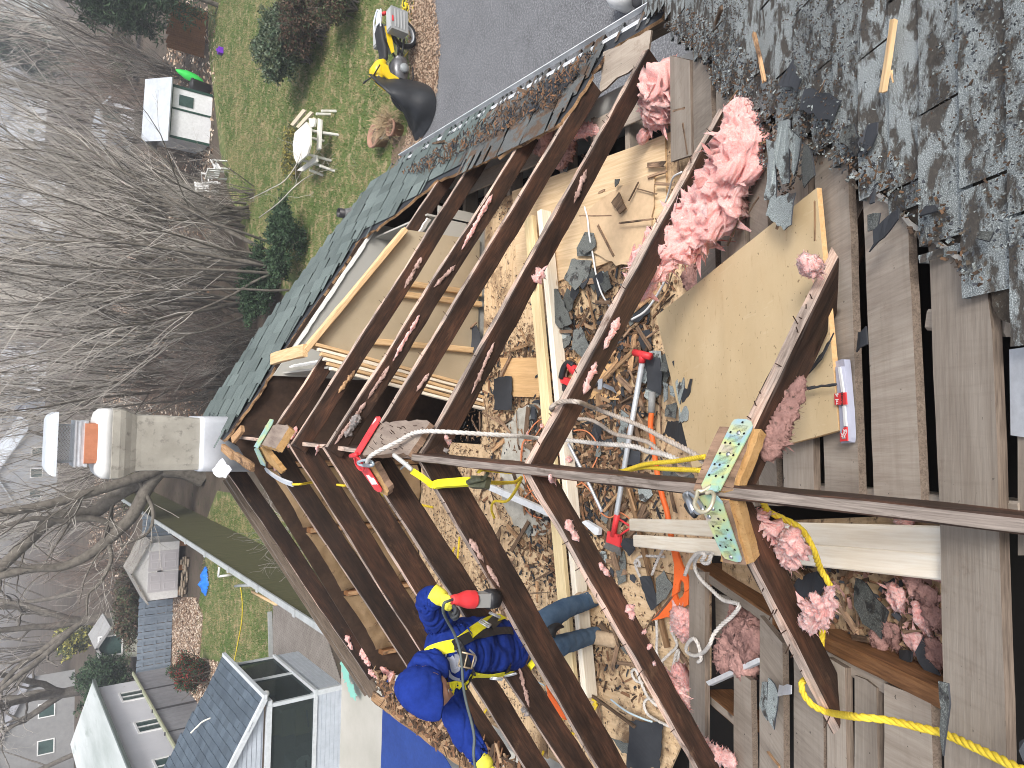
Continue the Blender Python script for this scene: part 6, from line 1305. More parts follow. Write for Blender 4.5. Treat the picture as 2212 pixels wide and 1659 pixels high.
chips('wood_chips', 'splintered heap of chips beside the pale planks', 1500, [(-1.2, 3.9), (-.3, 3.1), (.65, 2.95), (.75, 3.9), (.2, 4.1), (-.5, 4.2)], CH, 33, .03, .16, .008, .028, lambda x, y: V((x, y, FL+.02+.02*abs(noise.noise(V((x*3, y*3, 0)))))))
chips('wood_chips', 'chips and nails along the broken left eave', 900, [(-2.75, 6.2), (-2.25, 5.9), (-2.25, 3.5), (-2.8, 3.5)], CH[:4], 34, .03, .2, .01, .035, lambda x, y: V((x, y, -1.6-(abs(x-XR))*SL-.02)), tilt=.5)
mo = lambda x, y: V((x, y, -1.6-(y-.45)*.65+.022))
vcrumb = [(p.x, p.y) for p in [onM(x, y) for x, y in ((1440, 60), (1520, 130), (1600, 260), (1640, 330), (1700, 440), (1740, 400), (1790, 360), (1850, 400), (1950, 470), (2010, 530), (2130, 640), (2160, 600), (2060, 440), (1960, 350), (1880, 300), (1800, 260), (1700, 190), (1600, 90), (1500, 20))]]
chips('roof_crumbs', 'granules, chips and crumbs along the broken edge of the old roof', 2600, vcrumb, [CH[0], CH[0], CH[1], FELT, CRUMB, SH_PC, FELT, SH_PG], 35, .004, .022, .003, .008, lambda x, y: mo(x, y)+V((0, 0, .012)))
chips('roof_crumbs', 'crumbs of roofing scattered over the old shingles', 2200, [(p.x, p.y) for p in [onM(x, y) for x, y in ((1500, -20), (2260, -20), (2260, 600), (2000, 460), (1700, 230))]], [CH[0], CRUMB, SH_PC, FELT, FELT], 36, .003, .012, .002, .005, lambda x, y: mo(x, y)+V((0, 0, .01)), clump=3)
chips('roof_crumbs', 'wood and tar crumbs littering the remaining shingle strip', 1100, [(p.x, p.y) for p in [onR(x, y, .03) for x, y in ((870, 380), (1300, 110), (1240, 190), (1200, 240), (1000, 340), (930, 380))]], CH[:3]+[FELT, FELT], 37, .01, .08, .004, .014, lambda x, y: PR(y, x, .06))
for i, (pts, lb) in enumerate((([(200, 540), (400, 430), (420, 480), (230, 680)], 'long torn tar strip lying on the shingle strip near the corner'), ([(90, 690), (150, 640), (175, 690), (110, 750)], 'small square tar piece beside the long torn strip'), ([(270, 560), (330, 520), (350, 560), (290, 600)], 'small tar flake above the long torn strip'))):
    o = slab('tar_paper_piece', [onR(*Z(2, 0, x, y), .065) for x, y in pts], .005, FELT, rag=.004, step=.03); tag(o, lb, 'roof scrap', 'torn roofing scraps')
chips('debris', 'mixed chips and wool in the opening under the new boards', 700, [(p.x, p.y) for p in [onM(x, y, -.1) for x, y in ((1640, 1180), (2030, 1140), (2030, 1480), (1880, 1420), (1700, 1340))]], CH+[PINKD], 38, .01, .06, .006, .018, lambda x, y: V((x, y, -1.6-(y-.45)*.65-.13)))
# ---- insulation
def M3(pts, off): return [onM(x, y, o) for (x, y), o in zip(pts, off if hasattr(off, '__len__') else [off]*len(pts))]
def F(path, rad, m, lb, seed, **k): return fluff('insulation_tuft', path, rad, m, lb, 'insulation', 'torn pink insulation', seed=seed, **k)
o = fluff('insulation_batt', M3([(1583, 215), (1598, 280), (1590, 350), (1560, 410), (1528, 462), (1480, 500), (1430, 545), (1392, 595), (1364, 655)], [.08, .08, .10, .12, .16, .24, .34, .42, .45]), [.05, .08, .10, .115, .125, .115, .095, .08, .055], PINK, nu=150, amp=.5, hairs=2200, seed=1, flat=.55)
tag(o, 'large fluffy pink insulation batt draped beside the long rafter', 'insulation')
F([onz(*Z(2, 0, 880, 620), FL+.2), onz(*Z(2, 0, 950, 560), FL+.22), onz(*Z(2, 0, 940, 700), FL+.14), onz(*Z(2, 0, 860, 790), FL+.12)], [.08, .15, .13, .07], PINK, 'pink insulation clump in the corner below the seventh rafter', 2, nu=60, hairs=700)
F([onz(*Z(2, 0, 830, 860), FL+.1), onz(*Z(2, 0, 870, 910), FL+.1)], [.03, .05], PINK, 'small pale pink tuft beside the black square scrap', 3, hairs=200)
F([onz(*Z(2, 0, 330, 870), FL+.1), onz(*Z(2, 0, 400, 850), FL+.1), onz(*Z(2, 0, 480, 840), FL+.08), onz(*Z(2, 0, 570, 850), FL+.05)], [.03, .06, .045, .03], PINK, 'dirty pink insulation under the eave between two rafters', 4, nu=60, hairs=500)
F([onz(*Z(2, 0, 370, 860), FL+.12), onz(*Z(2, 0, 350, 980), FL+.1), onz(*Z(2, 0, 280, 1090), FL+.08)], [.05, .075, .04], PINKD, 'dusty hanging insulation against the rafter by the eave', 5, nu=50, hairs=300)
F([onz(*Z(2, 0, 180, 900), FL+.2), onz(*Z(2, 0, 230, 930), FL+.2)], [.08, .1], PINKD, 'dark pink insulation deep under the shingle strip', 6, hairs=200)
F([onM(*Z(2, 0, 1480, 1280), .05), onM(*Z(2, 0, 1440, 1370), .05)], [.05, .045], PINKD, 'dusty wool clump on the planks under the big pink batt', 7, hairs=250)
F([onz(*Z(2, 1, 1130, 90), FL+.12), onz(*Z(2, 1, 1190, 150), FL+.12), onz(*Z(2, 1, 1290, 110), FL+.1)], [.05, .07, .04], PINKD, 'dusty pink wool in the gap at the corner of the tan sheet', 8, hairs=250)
F([onM(*Z(3, 1, 260, 20), .16), onM(*Z(3, 1, 280, 90), .12), onM(*Z(3, 1, 310, 150), .10)], [.025, .04, .02], PINK, 'pink tuft caught above the near rafter', 9, hairs=260)
F([onR(1735, 812, -.05), onR(1712, 862, -.07), onR(1690, 905, -.07), onR(1668, 955, -.08), onR(1650, 1000, -.09)], [.018, .028, .032, .04, .035], PINKD, 'dusty insulation strip along the underside of the near right rafter', 10, nu=50, hairs=500)
F([onL(1612, 1105, -.10), onL(1640, 1140, -.10), onL(1665, 1180, -.12), onL(1690, 1210, -.12)], [.04, .05, .055, .03], PINK, 'pink insulation hanging below the left half of the anchor block', 11, nu=90, hairs=500, amp=.75, flat=.35)
F([onL(1692, 1212, -.10), onL(1722, 1160, -.06)], [.03, .035], PINK, 'wispy pink tuft between the new boards and the yellow rope', 12, nu=60, hairs=250, amp=.7)
F([onL(*Z(3, 2, 200, 730), -.03), onL(*Z(3, 2, 290, 690), -.02), onL(*Z(3, 2, 360, 600), -.01), onL(*Z(3, 2, 430, 480), .0)], [.018, .034, .026, .008], PINK, 'fluffy pink tuft on the near left rafter over the yellow rope', 13, nu=90, hairs=500, amp=.75, flat=.35)
F([onL(1430, 1440, -.12), onL(1440, 1475, -.12), onL(1470, 1506, -.14), onL(1478, 1545, -.14), onL(1492, 1590, -.14), onL(1520, 1618, -.14), onL(1560, 1636, -.12), onL(1590, 1646, -.1)], [.04, .045, .028, .03, .036, .036, .03, .036], PINK, 'long ragged pink insulation strip hanging along the seventh left rafter', 14, nu=60, hairs=1600)
F([onz(*Z(2, 2, 1090, 640), FL+.35), onz(*Z(2, 2, 1110, 720), FL+.3), onz(*Z(2, 2, 1090, 790), FL+.25)], [.06, .07, .05], PINK, 'pink tuft at the corner of the orange tool head', 15, hairs=400)
F([onz(*Z(2, 2, 1060, 1090), FL+.3), onz(*Z(2, 2, 1130, 1060), FL+.3)], [.05, .07], PINK, 'pink tuft under the tangled white rope', 16, hairs=300)
for j, (x, y) in enumerate(((1500, 720), (1450, 830), (1550, 860), (1400, 920), (1520, 940), (1590, 780))):
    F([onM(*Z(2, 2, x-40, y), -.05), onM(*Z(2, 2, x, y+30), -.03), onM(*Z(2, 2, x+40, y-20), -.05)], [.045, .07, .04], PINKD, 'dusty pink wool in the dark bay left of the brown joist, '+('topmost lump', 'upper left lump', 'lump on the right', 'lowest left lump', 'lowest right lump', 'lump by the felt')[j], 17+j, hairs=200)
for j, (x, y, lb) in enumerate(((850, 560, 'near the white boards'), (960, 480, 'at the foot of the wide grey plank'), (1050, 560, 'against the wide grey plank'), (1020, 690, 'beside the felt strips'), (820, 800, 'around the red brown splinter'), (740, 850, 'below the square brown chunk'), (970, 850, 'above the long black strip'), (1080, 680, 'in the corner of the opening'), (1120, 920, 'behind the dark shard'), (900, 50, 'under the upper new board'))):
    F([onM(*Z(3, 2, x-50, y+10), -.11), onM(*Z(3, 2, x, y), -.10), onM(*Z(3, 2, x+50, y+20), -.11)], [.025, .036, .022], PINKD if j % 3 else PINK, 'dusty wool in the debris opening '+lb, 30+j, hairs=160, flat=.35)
F([onz(*Z(2, 1, 290, 680), FL+.05), onz(*Z(2, 1, 330, 640), FL+.05)], [.06, .05], PINKD, 'greyish wool tuft at the corner of the red saw board', 45, hairs=150)
# tufts stuck to rafters: cast onto the rafters' faces
TUF = [((910, 556), (873, 623), 9, 'B', 'on the second right rafter, high up'), ((983, 573), (935, 622), 8, 'B', 'on the third rafter from the chimney, right slope'), ((906, 680), (846, 783), 8, 'P', 'along the third right rafter, upper half'), ((840, 790), (793, 863), 8, 'B', 'along the third right rafter, lower half'), ((790, 868), (722, 960), 8, 'B', 'ending at the ridge by the red anchor'),
 ((766, 800), (730, 850), 9, 'T', 'on the second right rafter above the chimney void'), ((926, 806), (898, 846), 8, 'B', 'on the fourth right rafter'), ((1066, 740), (1016, 853), 8, 'B', 'on the fifth right rafter'), ((1266, 366), (1238, 440), 9, 'B', 'on the long fifth rafter near the eave'),
 ((1170, 585), (1150, 610), 26, 'P', 'in a round puff on the long fifth rafter'), ((1158, 620), (1112, 672), 12, 'B', 'below the round puff'), ((1336, 685), (1302, 755), 16, 'P', 'on the sixth right rafter next to the big batt'), ((1286, 782), (1258, 852), 16, 'P', 'on the sixth right rafter above the red saw'),
 ((1063, 420), (996, 540), 9, 'P', 'on the fourth right rafter under the eave'), ((1222, 1122), (1248, 1170), 17, 'P', 'on the seventh left rafter just below the ridge'), ((1292, 1216), (1316, 1246), 13, 'P', 'on the seventh left rafter above the boots'), ((1352, 1306), (1366, 1340), 18, 'P', 'over the hidden boot'),
 ((1387, 1362), (1391, 1368), 10, 'P', 'small, below the boots'), ((1398, 1392), (1404, 1400), 13, 'P', 'small, further down the seventh left rafter'), ((1408, 1430), (1414, 1436), 9, 'P', 'tiny, above the long ragged strip'), ((1013, 1163), (1045, 1215), 10, 'B', 'on the sixth left rafter near the ridge'), ((1050, 1220), (1078, 1268), 9, 'B', 'on the sixth left rafter further down'),
 ((1137, 960), (1142, 925), 5, 'P', 'at the foot of the ridge board'), ((746, 1372), (762, 1405), 9, 'P', 'pale, on the first left rafter beside the batts'), ((795, 1445), (815, 1465), 9, 'P', 'pale, on the first left rafter near the eave'), ((780, 1400), (800, 1440), 14, 'P', 'behind the last brown batt'), ((820, 1440), (850, 1465), 16, 'P', 'at the end of the gable wall'),
 ((775, 895), (745, 945), 20, 'G', 'grey and matted near the red anchor'), ((960, 940), (975, 968), 17, 'P', 'on the ridge end beside the white rope'), ((965, 975), (1005, 950), 10, 'G', 'dark and matted on the ridge end'), ((1225, 985), (1232, 1000), 12, 'P', 'on the sixth right rafter by the ridge board'), ((1190, 1025), (1200, 1050), 14, 'P', 'just beneath the ridge board'),
 ((1175, 920), (1180, 928), 8, 'P', 'round and small beside the carpet scrap'), ((640, 920), (615, 985), 10, 'P', 'at the far end of the ridge'), ((690, 960), (680, 985), 9, 'P', 'at the third apex'), ((600, 1010), (590, 1050), 12, 'P', 'in the gable corner by the chimney'), ((940, 1430), (965, 1480), 12, 'P', 'behind the hood of the worker'), ((1120, 1440), (1150, 1560), 10, 'B', 'on the fifth left rafter below the worker'), ((1130, 1525), (1145, 1545), 16, 'G', 'matted, on the left rafter below the sleeve')]
bpy.context.view_layer.update()
TM = {'P': PINK, 'B': noisy('dirty_backing_paper', (.24, .15, .12), (.58, .40, .35), 12, .95, (.06, .04, .03), .58, .01), 'T': WD['broken'], 'G': noisy('matted_grey_wool', (.16, .16, .16), (.38, .33, .31), 12, 1, (.5, .3, .27), .6, .01)}
for i, (a, b, wpx, k, lb) in enumerate(TUF):
    pts = []
    for j in range(5):
        t = j/4; x, y = a[0]+(b[0]-a[0])*t, a[1]+(b[1]-a[1])*t; p, n = cast_at(x, y)
        if p and (not pts or abs(p.length-pts[-1].length) < .5): pts.append(p+n*.006)
    if len(pts) < 2: p, n = cast_at(*a); pts = [p+n*.006, p+n*.01+V((0, 0, .03))]
    r0 = wpx/2/FPX*pts[0].length
    fluff('insulation_tuft', pts, [r0*.6, r0*1.0, r0*.7, r0*.9, r0*.4], TM[k], {'P': 'pink wool tuft ', 'B': 'dirty strip of wool backing ', 'T': 'split sliver of tan wood ', 'G': 'wool scrap '}[k]+lb, 'insulation', 'wool scraps stuck to the rafters', seed=60+i, nu=26, hairs=int(20+wpx*3) if k != 'T' else 0, amp=.8, flat=.6, up=n)
# ================================================================== anchors, ropes and tools
def DA(x, y): return (1453.8+x*.215, 877.8+y*.215)       # zoom of the near anchor
def DB(x, y): return (685.7+x*.1653, 850.3+y*.1653)      # zoom of the red anchor
NR = V((SL, 0, 1)).normalized(); NL = V((-SL, 0, 1)).normalized()
DECK = noisy('deck_top_wood', (.12, .075, .05), (.34, .22, .15), 6, .85, (.05, .03, .02), .6, .003, st=(1, 5, 1))
FIB = noisy('fibrous_deck_edge', (.36, .20, .07), (.58, .37, .17), 16, .95, (.2, .1, .04), .6, .008)
GDECK = noisy('grey_deck_wood', (.16, .12, .10), (.33, .27, .22), 3, .85, (.09, .06, .045), .6, .002, st=(1, 6, 1))
def off(ps, n, d): return [p+n*d for p in ps]
blk = empty('deck_offcut', onR(*DA(540, 530), .03), 'chunk of old roof deck straddling the ridge under the patterned anchor plates', 'wood block')
fr = lambda P, o: [onR(*DA(*p), o) for p in P]; fl = lambda P, o: [onL(*DA(*p), o) for p in P]
slab('deck_layer', fr([(470, 200), (640, 205), (800, 215), (600, 845), (195, 838)], .036), .012, [DECK, FIB], blk, rag=.002, step=.03)
slab('fibrous_layer', fr([(560, 210), (885, 228), (700, 700), (640, 845), (330, 850)], .024), .03, [FIB, FIB], blk, rag=.0012, step=.02)
slab('deck_layer', fl([(470, 940), (560, 945), (735, 1585), (510, 1570), (330, 1080)], .036), .012, [DECK, FIB], blk, rag=.002, step=.03)
slab('fibrous_layer', fl([(480, 940), (650, 945), (815, 1560), (740, 1600), (480, 1560)], .024), .03, [FIB, FIB], blk, rag=.0012, step=.02)
anc = empty('roof_anchor', onR(*DA(400, 840), .05), 'iridescent yellow zinc roof anchor with two perforated plates and a ring', 'roof anchor')
def plate(P, f, n, name='plate'):
    pts = f(P, .047); o = slab(name, pts, .0035, ZINC, anc); return pts
PRt = [(652, 124), (740, 128), (785, 150), (800, 190), (790, 230), (470, 842), (420, 850), (300, 836), (283, 790), (590, 160), (615, 132)]
PLt = [(268, 905), (330, 890), (440, 905), (492, 965), (690, 1540), (680, 1562), (640, 1566), (520, 1530), (490, 1490), (300, 1060)]
plate(PRt, fr, NR); plate(PLt, fl, NL)
s = MB(); DOT = BLACK
for (x, y) in ((698, 160), (578, 258), (713, 273), (525, 364), (575, 370), (660, 381), (471, 471), (606, 490), (418, 580), (468, 586), (553, 599), (363, 688), (430, 699), (498, 711)):
    c = onR(*DA(x, y), .0485); s.lathe(c, [(0, .0003), (.0036, .0003)], 10, NR)
for (x, y) in ((326, 1008), (473, 1044), (456, 1130), (511, 1143), (404, 1206), (457, 1220), (547, 1243), (440, 1303), (529, 1327), (583, 1342), (475, 1398), (530, 1414), (620, 1440)):
    c = onL(*DA(x, y), .0485); s.lathe(c, [(0, .0003), (.0036, .0003)], 10, NL)
s.obj('nail_hole', DOT, anc)
for (x, y, f, n) in ((662, 266, onR, NR), (556, 481, onR, NR), (392, 824, onR, NR), (401, 1027, onL, NL), (365, 1107, onL, NL), (583, 1513, onL, NL)):
    s = MB(); s.lathe(f(*DA(x, y), .0475), [(.0065, 0), (.0065, .002), (.0045, .004), (0, .0045)], 14, n); s.obj('screw_head', STEEL, anc, True)
# rows of tiny printed text on the plates
s = MB(); rq = random.Random(5)
def textrow(f, n, a, b, cnt):
    for i in range(cnt):
        t0 = i/cnt; t1 = t0+rq.uniform(.4, .85)/cnt; p = [a[k]+(b[k]-a[k])*t0 for k in (0, 1)]; q = [a[k]+(b[k]-a[k])*t1 for k in (0, 1)]
        s.bar(f(*DA(*p), .0478), f(*DA(*q), .0478), .0011, .0004, n)
INK = mat('printed_ink', (.16, .17, .12), .6)
for y0, k in ((185, 5), (288, 6), (390, 7), (495, 7), (610, 7)):
    for j in range(k):
        y = y0+j*11.5; x0 = 600-(y-185)*.50+8; textrow(onR, NR, (x0+12, y), (x0+150, y+15), 13)
for y0, k in ((1062, 3), (1150, 4), (1240, 5), (1350, 6), (1450, 5)):
    for j in range(k):
        y = y0+j*11; x0 = 322+(y-1062)*.44+14; textrow(onL, NL, (x0, y+12), (x0+112, y-2), 12)
s.obj('printed_text', INK, anc)
s = MB(); P = [onR(*DA(x, y), .05+h) for x, y, h in ((385, 800, .0), (300, 850, .012), (250, 850, .02), (240, 900, .022), (215, 980, .03), (250, 1045, .03), (310, 1062, .03), (365, 1030, .03), (400, 960, .03), (410, 890, .025), (380, 860, .02), (330, 875, .02))]
s.tube(cr(P, 5), .0055, 10); s.obj('ring', noisy('brass_zinc', (.52, .47, .33), (.66, .6, .45), 9, .35, metal=.6), anc, True)
slab('ring_bracket', fr([(378, 790), (455, 800), (445, 850), (310, 860), (325, 840), (360, 835)], .056), .006, ZINC, anc)
crb = empty('carabiner', onR(*DA(200, 960), .06), 'steel carabiner and grip hanging from the ring of the patterned anchor', 'carabiner')
s = MB(); s.tube(cr([onR(*DA(x, y), .05) for x, y in ((160, 865), (230, 920), (290, 1000), (300, 1040), (250, 1070), (200, 1010), (140, 930), (115, 890), (160, 865))], 5), .006, 8); s.obj('body', STEEL, crb, True)
s = MB(); s.tube([onR(*DA(x, y), .045) for x, y in ((130, 900), (170, 970), (215, 1060))], .011, 8); s.obj('gate', STEEL, crb, True)
s = MB(); s.tube([onR(*DA(x, y), .035) for x, y in ((140, 985), (180, 1050), (225, 1095))], .010, 8); s.obj('grip', BLK, crb, True)
# red anchor on the old deck piece near the fourth rafter pair
o = slab('deck_offcut', [onR(*DB(x, y), .05) for x, y in ((815, 382), (1200, 350), (1435, 345), (1470, 378), (1190, 800), (1150, 790), (530, 805), (600, 700))], .03, [GDECK, DECK], rag=.003, step=.03); tag(o, 'grey nail studded piece of old deck beneath the white rope and red anchor', 'wood block')
s = MB(); rq = random.Random(9)
for _ in range(34):
    x, y = rq.uniform(700, 1380), rq.uniform(400, 740)
    if x > 1480-(y-345)*.62 or x < 800-(y-382)*.55: continue
    p = onR(*DB(x, y), .05); s.tube([p, p+NR*.012+V((rq.gauss(0, .008), rq.gauss(0, .008), .006))], .0016, 5)
par(s.obj('bent_nail', mat('rusty_nail', (.06, .035, .025), .7, .5)), o)
o = slab('foam_strip', [onL(*DB(x, y), .045) for x, y in ((670, 965), (745, 935), (830, 1080), (935, 1275), (905, 1320), (820, 1300))], .035, [FIB, DECK], rag=.004, step=.02); tag(o, 'strip of tan fibrous deck beside the red anchor leg', 'wood block')
ra = empty('roof_anchor', onR(*DB(490, 800), .06), 'red painted hinged roof anchor with white patches at the ridge', 'roof anchor')
slab('plate', [onR(*DB(x, y), .07) for x, y in ((765, 300), (815, 298), (822, 320), (812, 360), (545, 795), (470, 790))], .005, RED, ra)
slab('plate', [onL(*DB(x, y), .065) for x, y in ((450, 810), (515, 800), (600, 935), (660, 975), (838, 1262), (832, 1286), (790, 1288), (745, 1255), (480, 880))], .005, RED, ra)
slab('white_patch', [onL(*DB(x, y), .0675) for x, y in ((636, 1068), (665, 1062), (700, 1100), (730, 1100), (782, 1185), (708, 1188))], .0015, WHT, ra, rag=.001, step=.01)
slab('white_patch', [onR(*DB(x, y), .0725) for x, y in ((752, 330), (768, 318), (765, 345), (715, 400))], .0015, WHT, ra)
s = MB(); s.tube([onR(*DB(435, 815), .075), onR(*DB(520, 795), .075)], .012, 10); s.obj('hinge', RED, ra, True)
s = MB(); s.tube(cr([onL(*DB(x, y), .085) for x, y in ((490, 850), (500, 920), (545, 985), (590, 1005), (605, 975), (590, 910), (540, 850), (500, 825), (490, 850))], 5), .005, 8); s.obj('ring', RED, ra, True)
c = empty('carabiner', onL(*DB(630, 905), .1), 'bluish steel rope connector clipped to the red anchor', 'carabiner')
s = MB(); s.tube(cr([onL(*DB(x, y), .10) for x, y in ((530, 895), (600, 870), (690, 880), (735, 920), (690, 945), (600, 940), (540, 920), (530, 895))], 5), .007, 8); s.obj('body', noisy('blue_steel', (.42, .52, .56), (.58, .66, .70), 20, .35, metal=.5), c, True)
s = MB(); s.tube([onL(*DB(x, y), .10) for x, y in ((610, 930), (720, 935))], .010, 8); s.obj('gate', STEEL, c, True)
# far green anchor
o = slab('deck_offcut', [onR(*Z(1, 1, x, y), .06) for x, y in ((60, 1095), (200, 1095), (215, 1110), (130, 1245), (20, 1220))], .05, [GDECK, FIB], rag=.004, step=.03); tag(o, 'small brown block of old deck beside the pale green anchor', 'wood block')
ga = empty('roof_anchor', onR(*Z(1, 1, 0, 1240), .07), 'pale green zinc roof anchor on the ridge near the chimney', 'roof anchor')
slab('plate', [onR(*Z(1, 1, x, y), .075) for x, y in ((90, 1055), (112, 1060), (105, 1085), (10, 1245), (-15, 1235))], .005, ZINC, ga)
slab('plate', [onL(*Z(1, 1, x, y), .075) for x, y in ((-14, 1250), (8, 1240), (60, 1345), (60, 1365), (30, 1350))], .005, ZINC, ga)
slab('fibrous_strip', [onL(*Z(1, 1, x, y), .05) for x, y in ((20, 1245), (50, 1240), (175, 1395), (160, 1412), (60, 1320))], .03, FIB, ga, rag=.004, step=.02)
wbg = noisy('grey_webbing', (.42, .45, .50), (.55, .58, .62), 40, .8)
s = MB(); p = [onL(*Z(1, 1, x, y), h) for x, y, h in ((65, 1385, .06), (110, 1420, .09), (170, 1455, .12), (238, 1480, .10))]; pp_ = cr(p, 6)
for i in range(len(pp_)-1): s.bar(pp_[i], pp_[i+1], .035, .014, NL)
tag(s.obj('lifeline_sleeve', wbg), 'grey webbing sleeve of the lifeline on the left slope', 'webbing')
rope('lifeline_rope', [onL(*Z(1, 1, 238, 1480), .10), onL(*Z(1, 1, 300, 1478), .05), onL(*Z(1, 1, 365, 1468), -.1), onL(*Z(1, 1, 460, 1475), -.2), onL(*Z(1, 1, 565, 1487), -.12), onL(*Z(1, 1, 640, 1500), -.25), onL(*Z(1, 1, 840, 1555), -.2), onL(*Z(1, 1, 960, 1590), -.35), onL(*Z(1, 1, 1150, 1630), -.5)], .008, YEL, 'yellow lifeline rope running under the left rafters toward the worker')
# lanyard with the yellow pack
ln = empty('lanyard', onL(*DB(1120, 900), .08), 'yellow shock absorbing lanyard with a steel snap hook left of the ridge', 'lanyard')
s = MB(); p = [onL(*DB(x, y), .08) for x, y in ((985, 790), (1060, 850), (1150, 920), (1240, 1000))]; s.tube(cr(p, 4), [.004]+[.011]*11+[.009], 8); s.obj('snap_hook', noisy('snap_hook_steel', (.5, .5, .48), (.68, .66, .62), 20, .4, metal=.5), ln, True)
s = MB(); s.tube([onL(*DB(1090, 985), .07), onL(*DB(1180, 900), .07)], .005, 6); s.obj('hook_gate', STEEL, ln, True)
p = cr([onL(*DB(1235, 1010), .08), onL(*DB(1330, 1070), .06), onL(*DB(1430, 1140), .04), onL(*DB(1510, 1200), .02), onL(*Z(1, 1, 1200, 1475), 0), onL(*Z(1, 1, 1390, 1462), -.02)], 6)
s = MB()
for i in range(len(p)-1):
    t = i/len(p); s.bar(p[i], p[i+1], .028 if t < .62 else .036, .012 if t < .62 else .024, V((.3, -.6, .7)))
s.obj('webbing', YELW, ln)
s = MB(); a = onL(*Z(1, 1, 1400, 1465), -.02); b = onL(*Z(1, 1, 1505, 1470), -.04); s.bar(a, b, .05, .03, V((.3, -.6, .7))); s.tube([a+V((0, 0, .02)), b+V((.02, 0, .03))], .012, 8); s.tube([onL(*Z(1, 1, 1440, 1500), -.04), onL(*Z(1, 1, 1500, 1410), -.03)], .008, 8); s.obj('rope_grab', noisy('grab_metal', (.07, .075, .05), (.20, .2, .13), 30, .4, (.5, .5, .4), .66, metal=.6), ln)
rope('lifeline_rope', [onL(*Z(1, 1, 1440, 1400), -.03), onL(*Z(1, 1, 1470, 1385), -.06), onz(*Z(1, 1, 1560, 1395), -2.0), onz(*Z(1, 1, 1659, 1405), -2.1)], .008, YEL, 'short yellow rope end leaving the rope grab')
rope('lifeline_rope', [onL(*Z(1, 1, 1510, 1468), -.05), onz(*Z(1, 1, 1600, 1470), -2.0), onz(*Z(2, 1, 20, 1465), -2.15), onz(*Z(2, 1, 60, 1440), -2.35), onz(*Z(2, 1, 10, 1540), -2.6), onz(*Z(1, 1, 1620, 1590), -2.7), onz(*Z(1, 1, 1545, 1590), -2.75), onz(*Z(1, 1, 1525, 1640), -2.8), onz(*Z(1, 2, 1545, 40), -2.85)], .009, YEL, 'yellow lifeline rope hanging in a loop behind the ridge board')
# big white rope from the red anchor
rope('white_rope', [onL(*DB(645, 905), .09), onL(*DB(690, 820), .13), onR(*DB(800, 750), .13), onR(*DB(900, 700), .12), onR(*DB(1060, 620), .10), onR(*DB(1240, 520), .09), onR(*DB(1400, 492), .09), onR(*DB(1590, 495), .06), onz(*Z(1, 1, 1659, 1165), -1.9), onz(*Z(2, 1, 160, 1180), -2.2), onz(*Z(2, 1, 380, 1195), -2.25), onz(*Z(2, 1, 560, 1215), -2.2), onz(*Z(2, 1, 780, 1232), -2.1), onz(*Z(2, 1, 880, 1265), -2.05), onz(*Z(2, 1, 1000, 1290), -1.95), onz(*Z(2, 1, 1130, 1350), -1.9)], .0105, ROPE, 'thick white rope running from the red anchor along the ridge')
rope('grey_rope', [onz(*Z(2, 1, 275, 1010), -2.35), onR(*Z(2, 1, 255, 985), .0), onR(*Z(2, 1, 300, 950), .02), onR(*Z(2, 1, 370, 940), .03), onR(*Z(2, 1, 440, 950), .02), onz(*Z(2, 1, 530, 985), -2.1), onz(*Z(2, 1, 640, 1025), -2.08), onz(*Z(2, 1, 830, 1100), -2.0), onz(*Z(2, 1, 1000, 1190), -1.9), onz(*Z(2, 1, 1160, 1270), -1.82), onz(*Z(2, 1, 1245, 1335), -1.78)], .0095, ROPEG, 'grey twisted rope looped over the sixth right rafter')
rope('grey_rope', [onz(*Z(2, 1, 430, 1055), -2.35), onz(*Z(2, 1, 500, 1060), -2.3), onz(*Z(2, 1, 570, 1090), -2.25), onz(*Z(2, 1, 660, 1150), -2.2), onz(*Z(2, 1, 790, 1180), -2.12), onz(*Z(2, 1, 890, 1210), -2.05), onz(*Z(2, 1, 960, 1270), -2.0), onz(*Z(2, 1, 1040, 1320), -1.95), onz(*Z(2, 1, 1060, 1380), -1.95), onz(*Z(2, 1, 1100, 1415), -1.93), onz(*Z(2, 1, 1150, 1395), -1.9), onz(*Z(2, 1, 1130, 1340), -1.88)], .009, ROPEG, 'second grey rope sagging beneath the looped one')
rope('lifeline_rope', [onz(*Z(2, 1, 540, 1400), -2.4), onz(*Z(2, 1, 680, 1400), -2.25), onz(*Z(2, 1, 860, 1350), -2.05), onz(*Z(2, 1, 1050, 1330), -1.9), onz(*Z(2, 1, 1250, 1300), -1.75)], .0085, YEL, 'upper of two yellow ropes running to the anchor block')
rope('lifeline_rope', [onz(*Z(2, 1, 560, 1410), -2.42), onz(*Z(2, 1, 720, 1395), -2.27), onz(*Z(2, 1, 850, 1370), -2.1), onz(*Z(2, 1, 1000, 1380), -1.95), onz(*Z(2, 1, 1220, 1388), -1.78)], .0085, YEL, 'lower of two yellow ropes running to the anchor block')
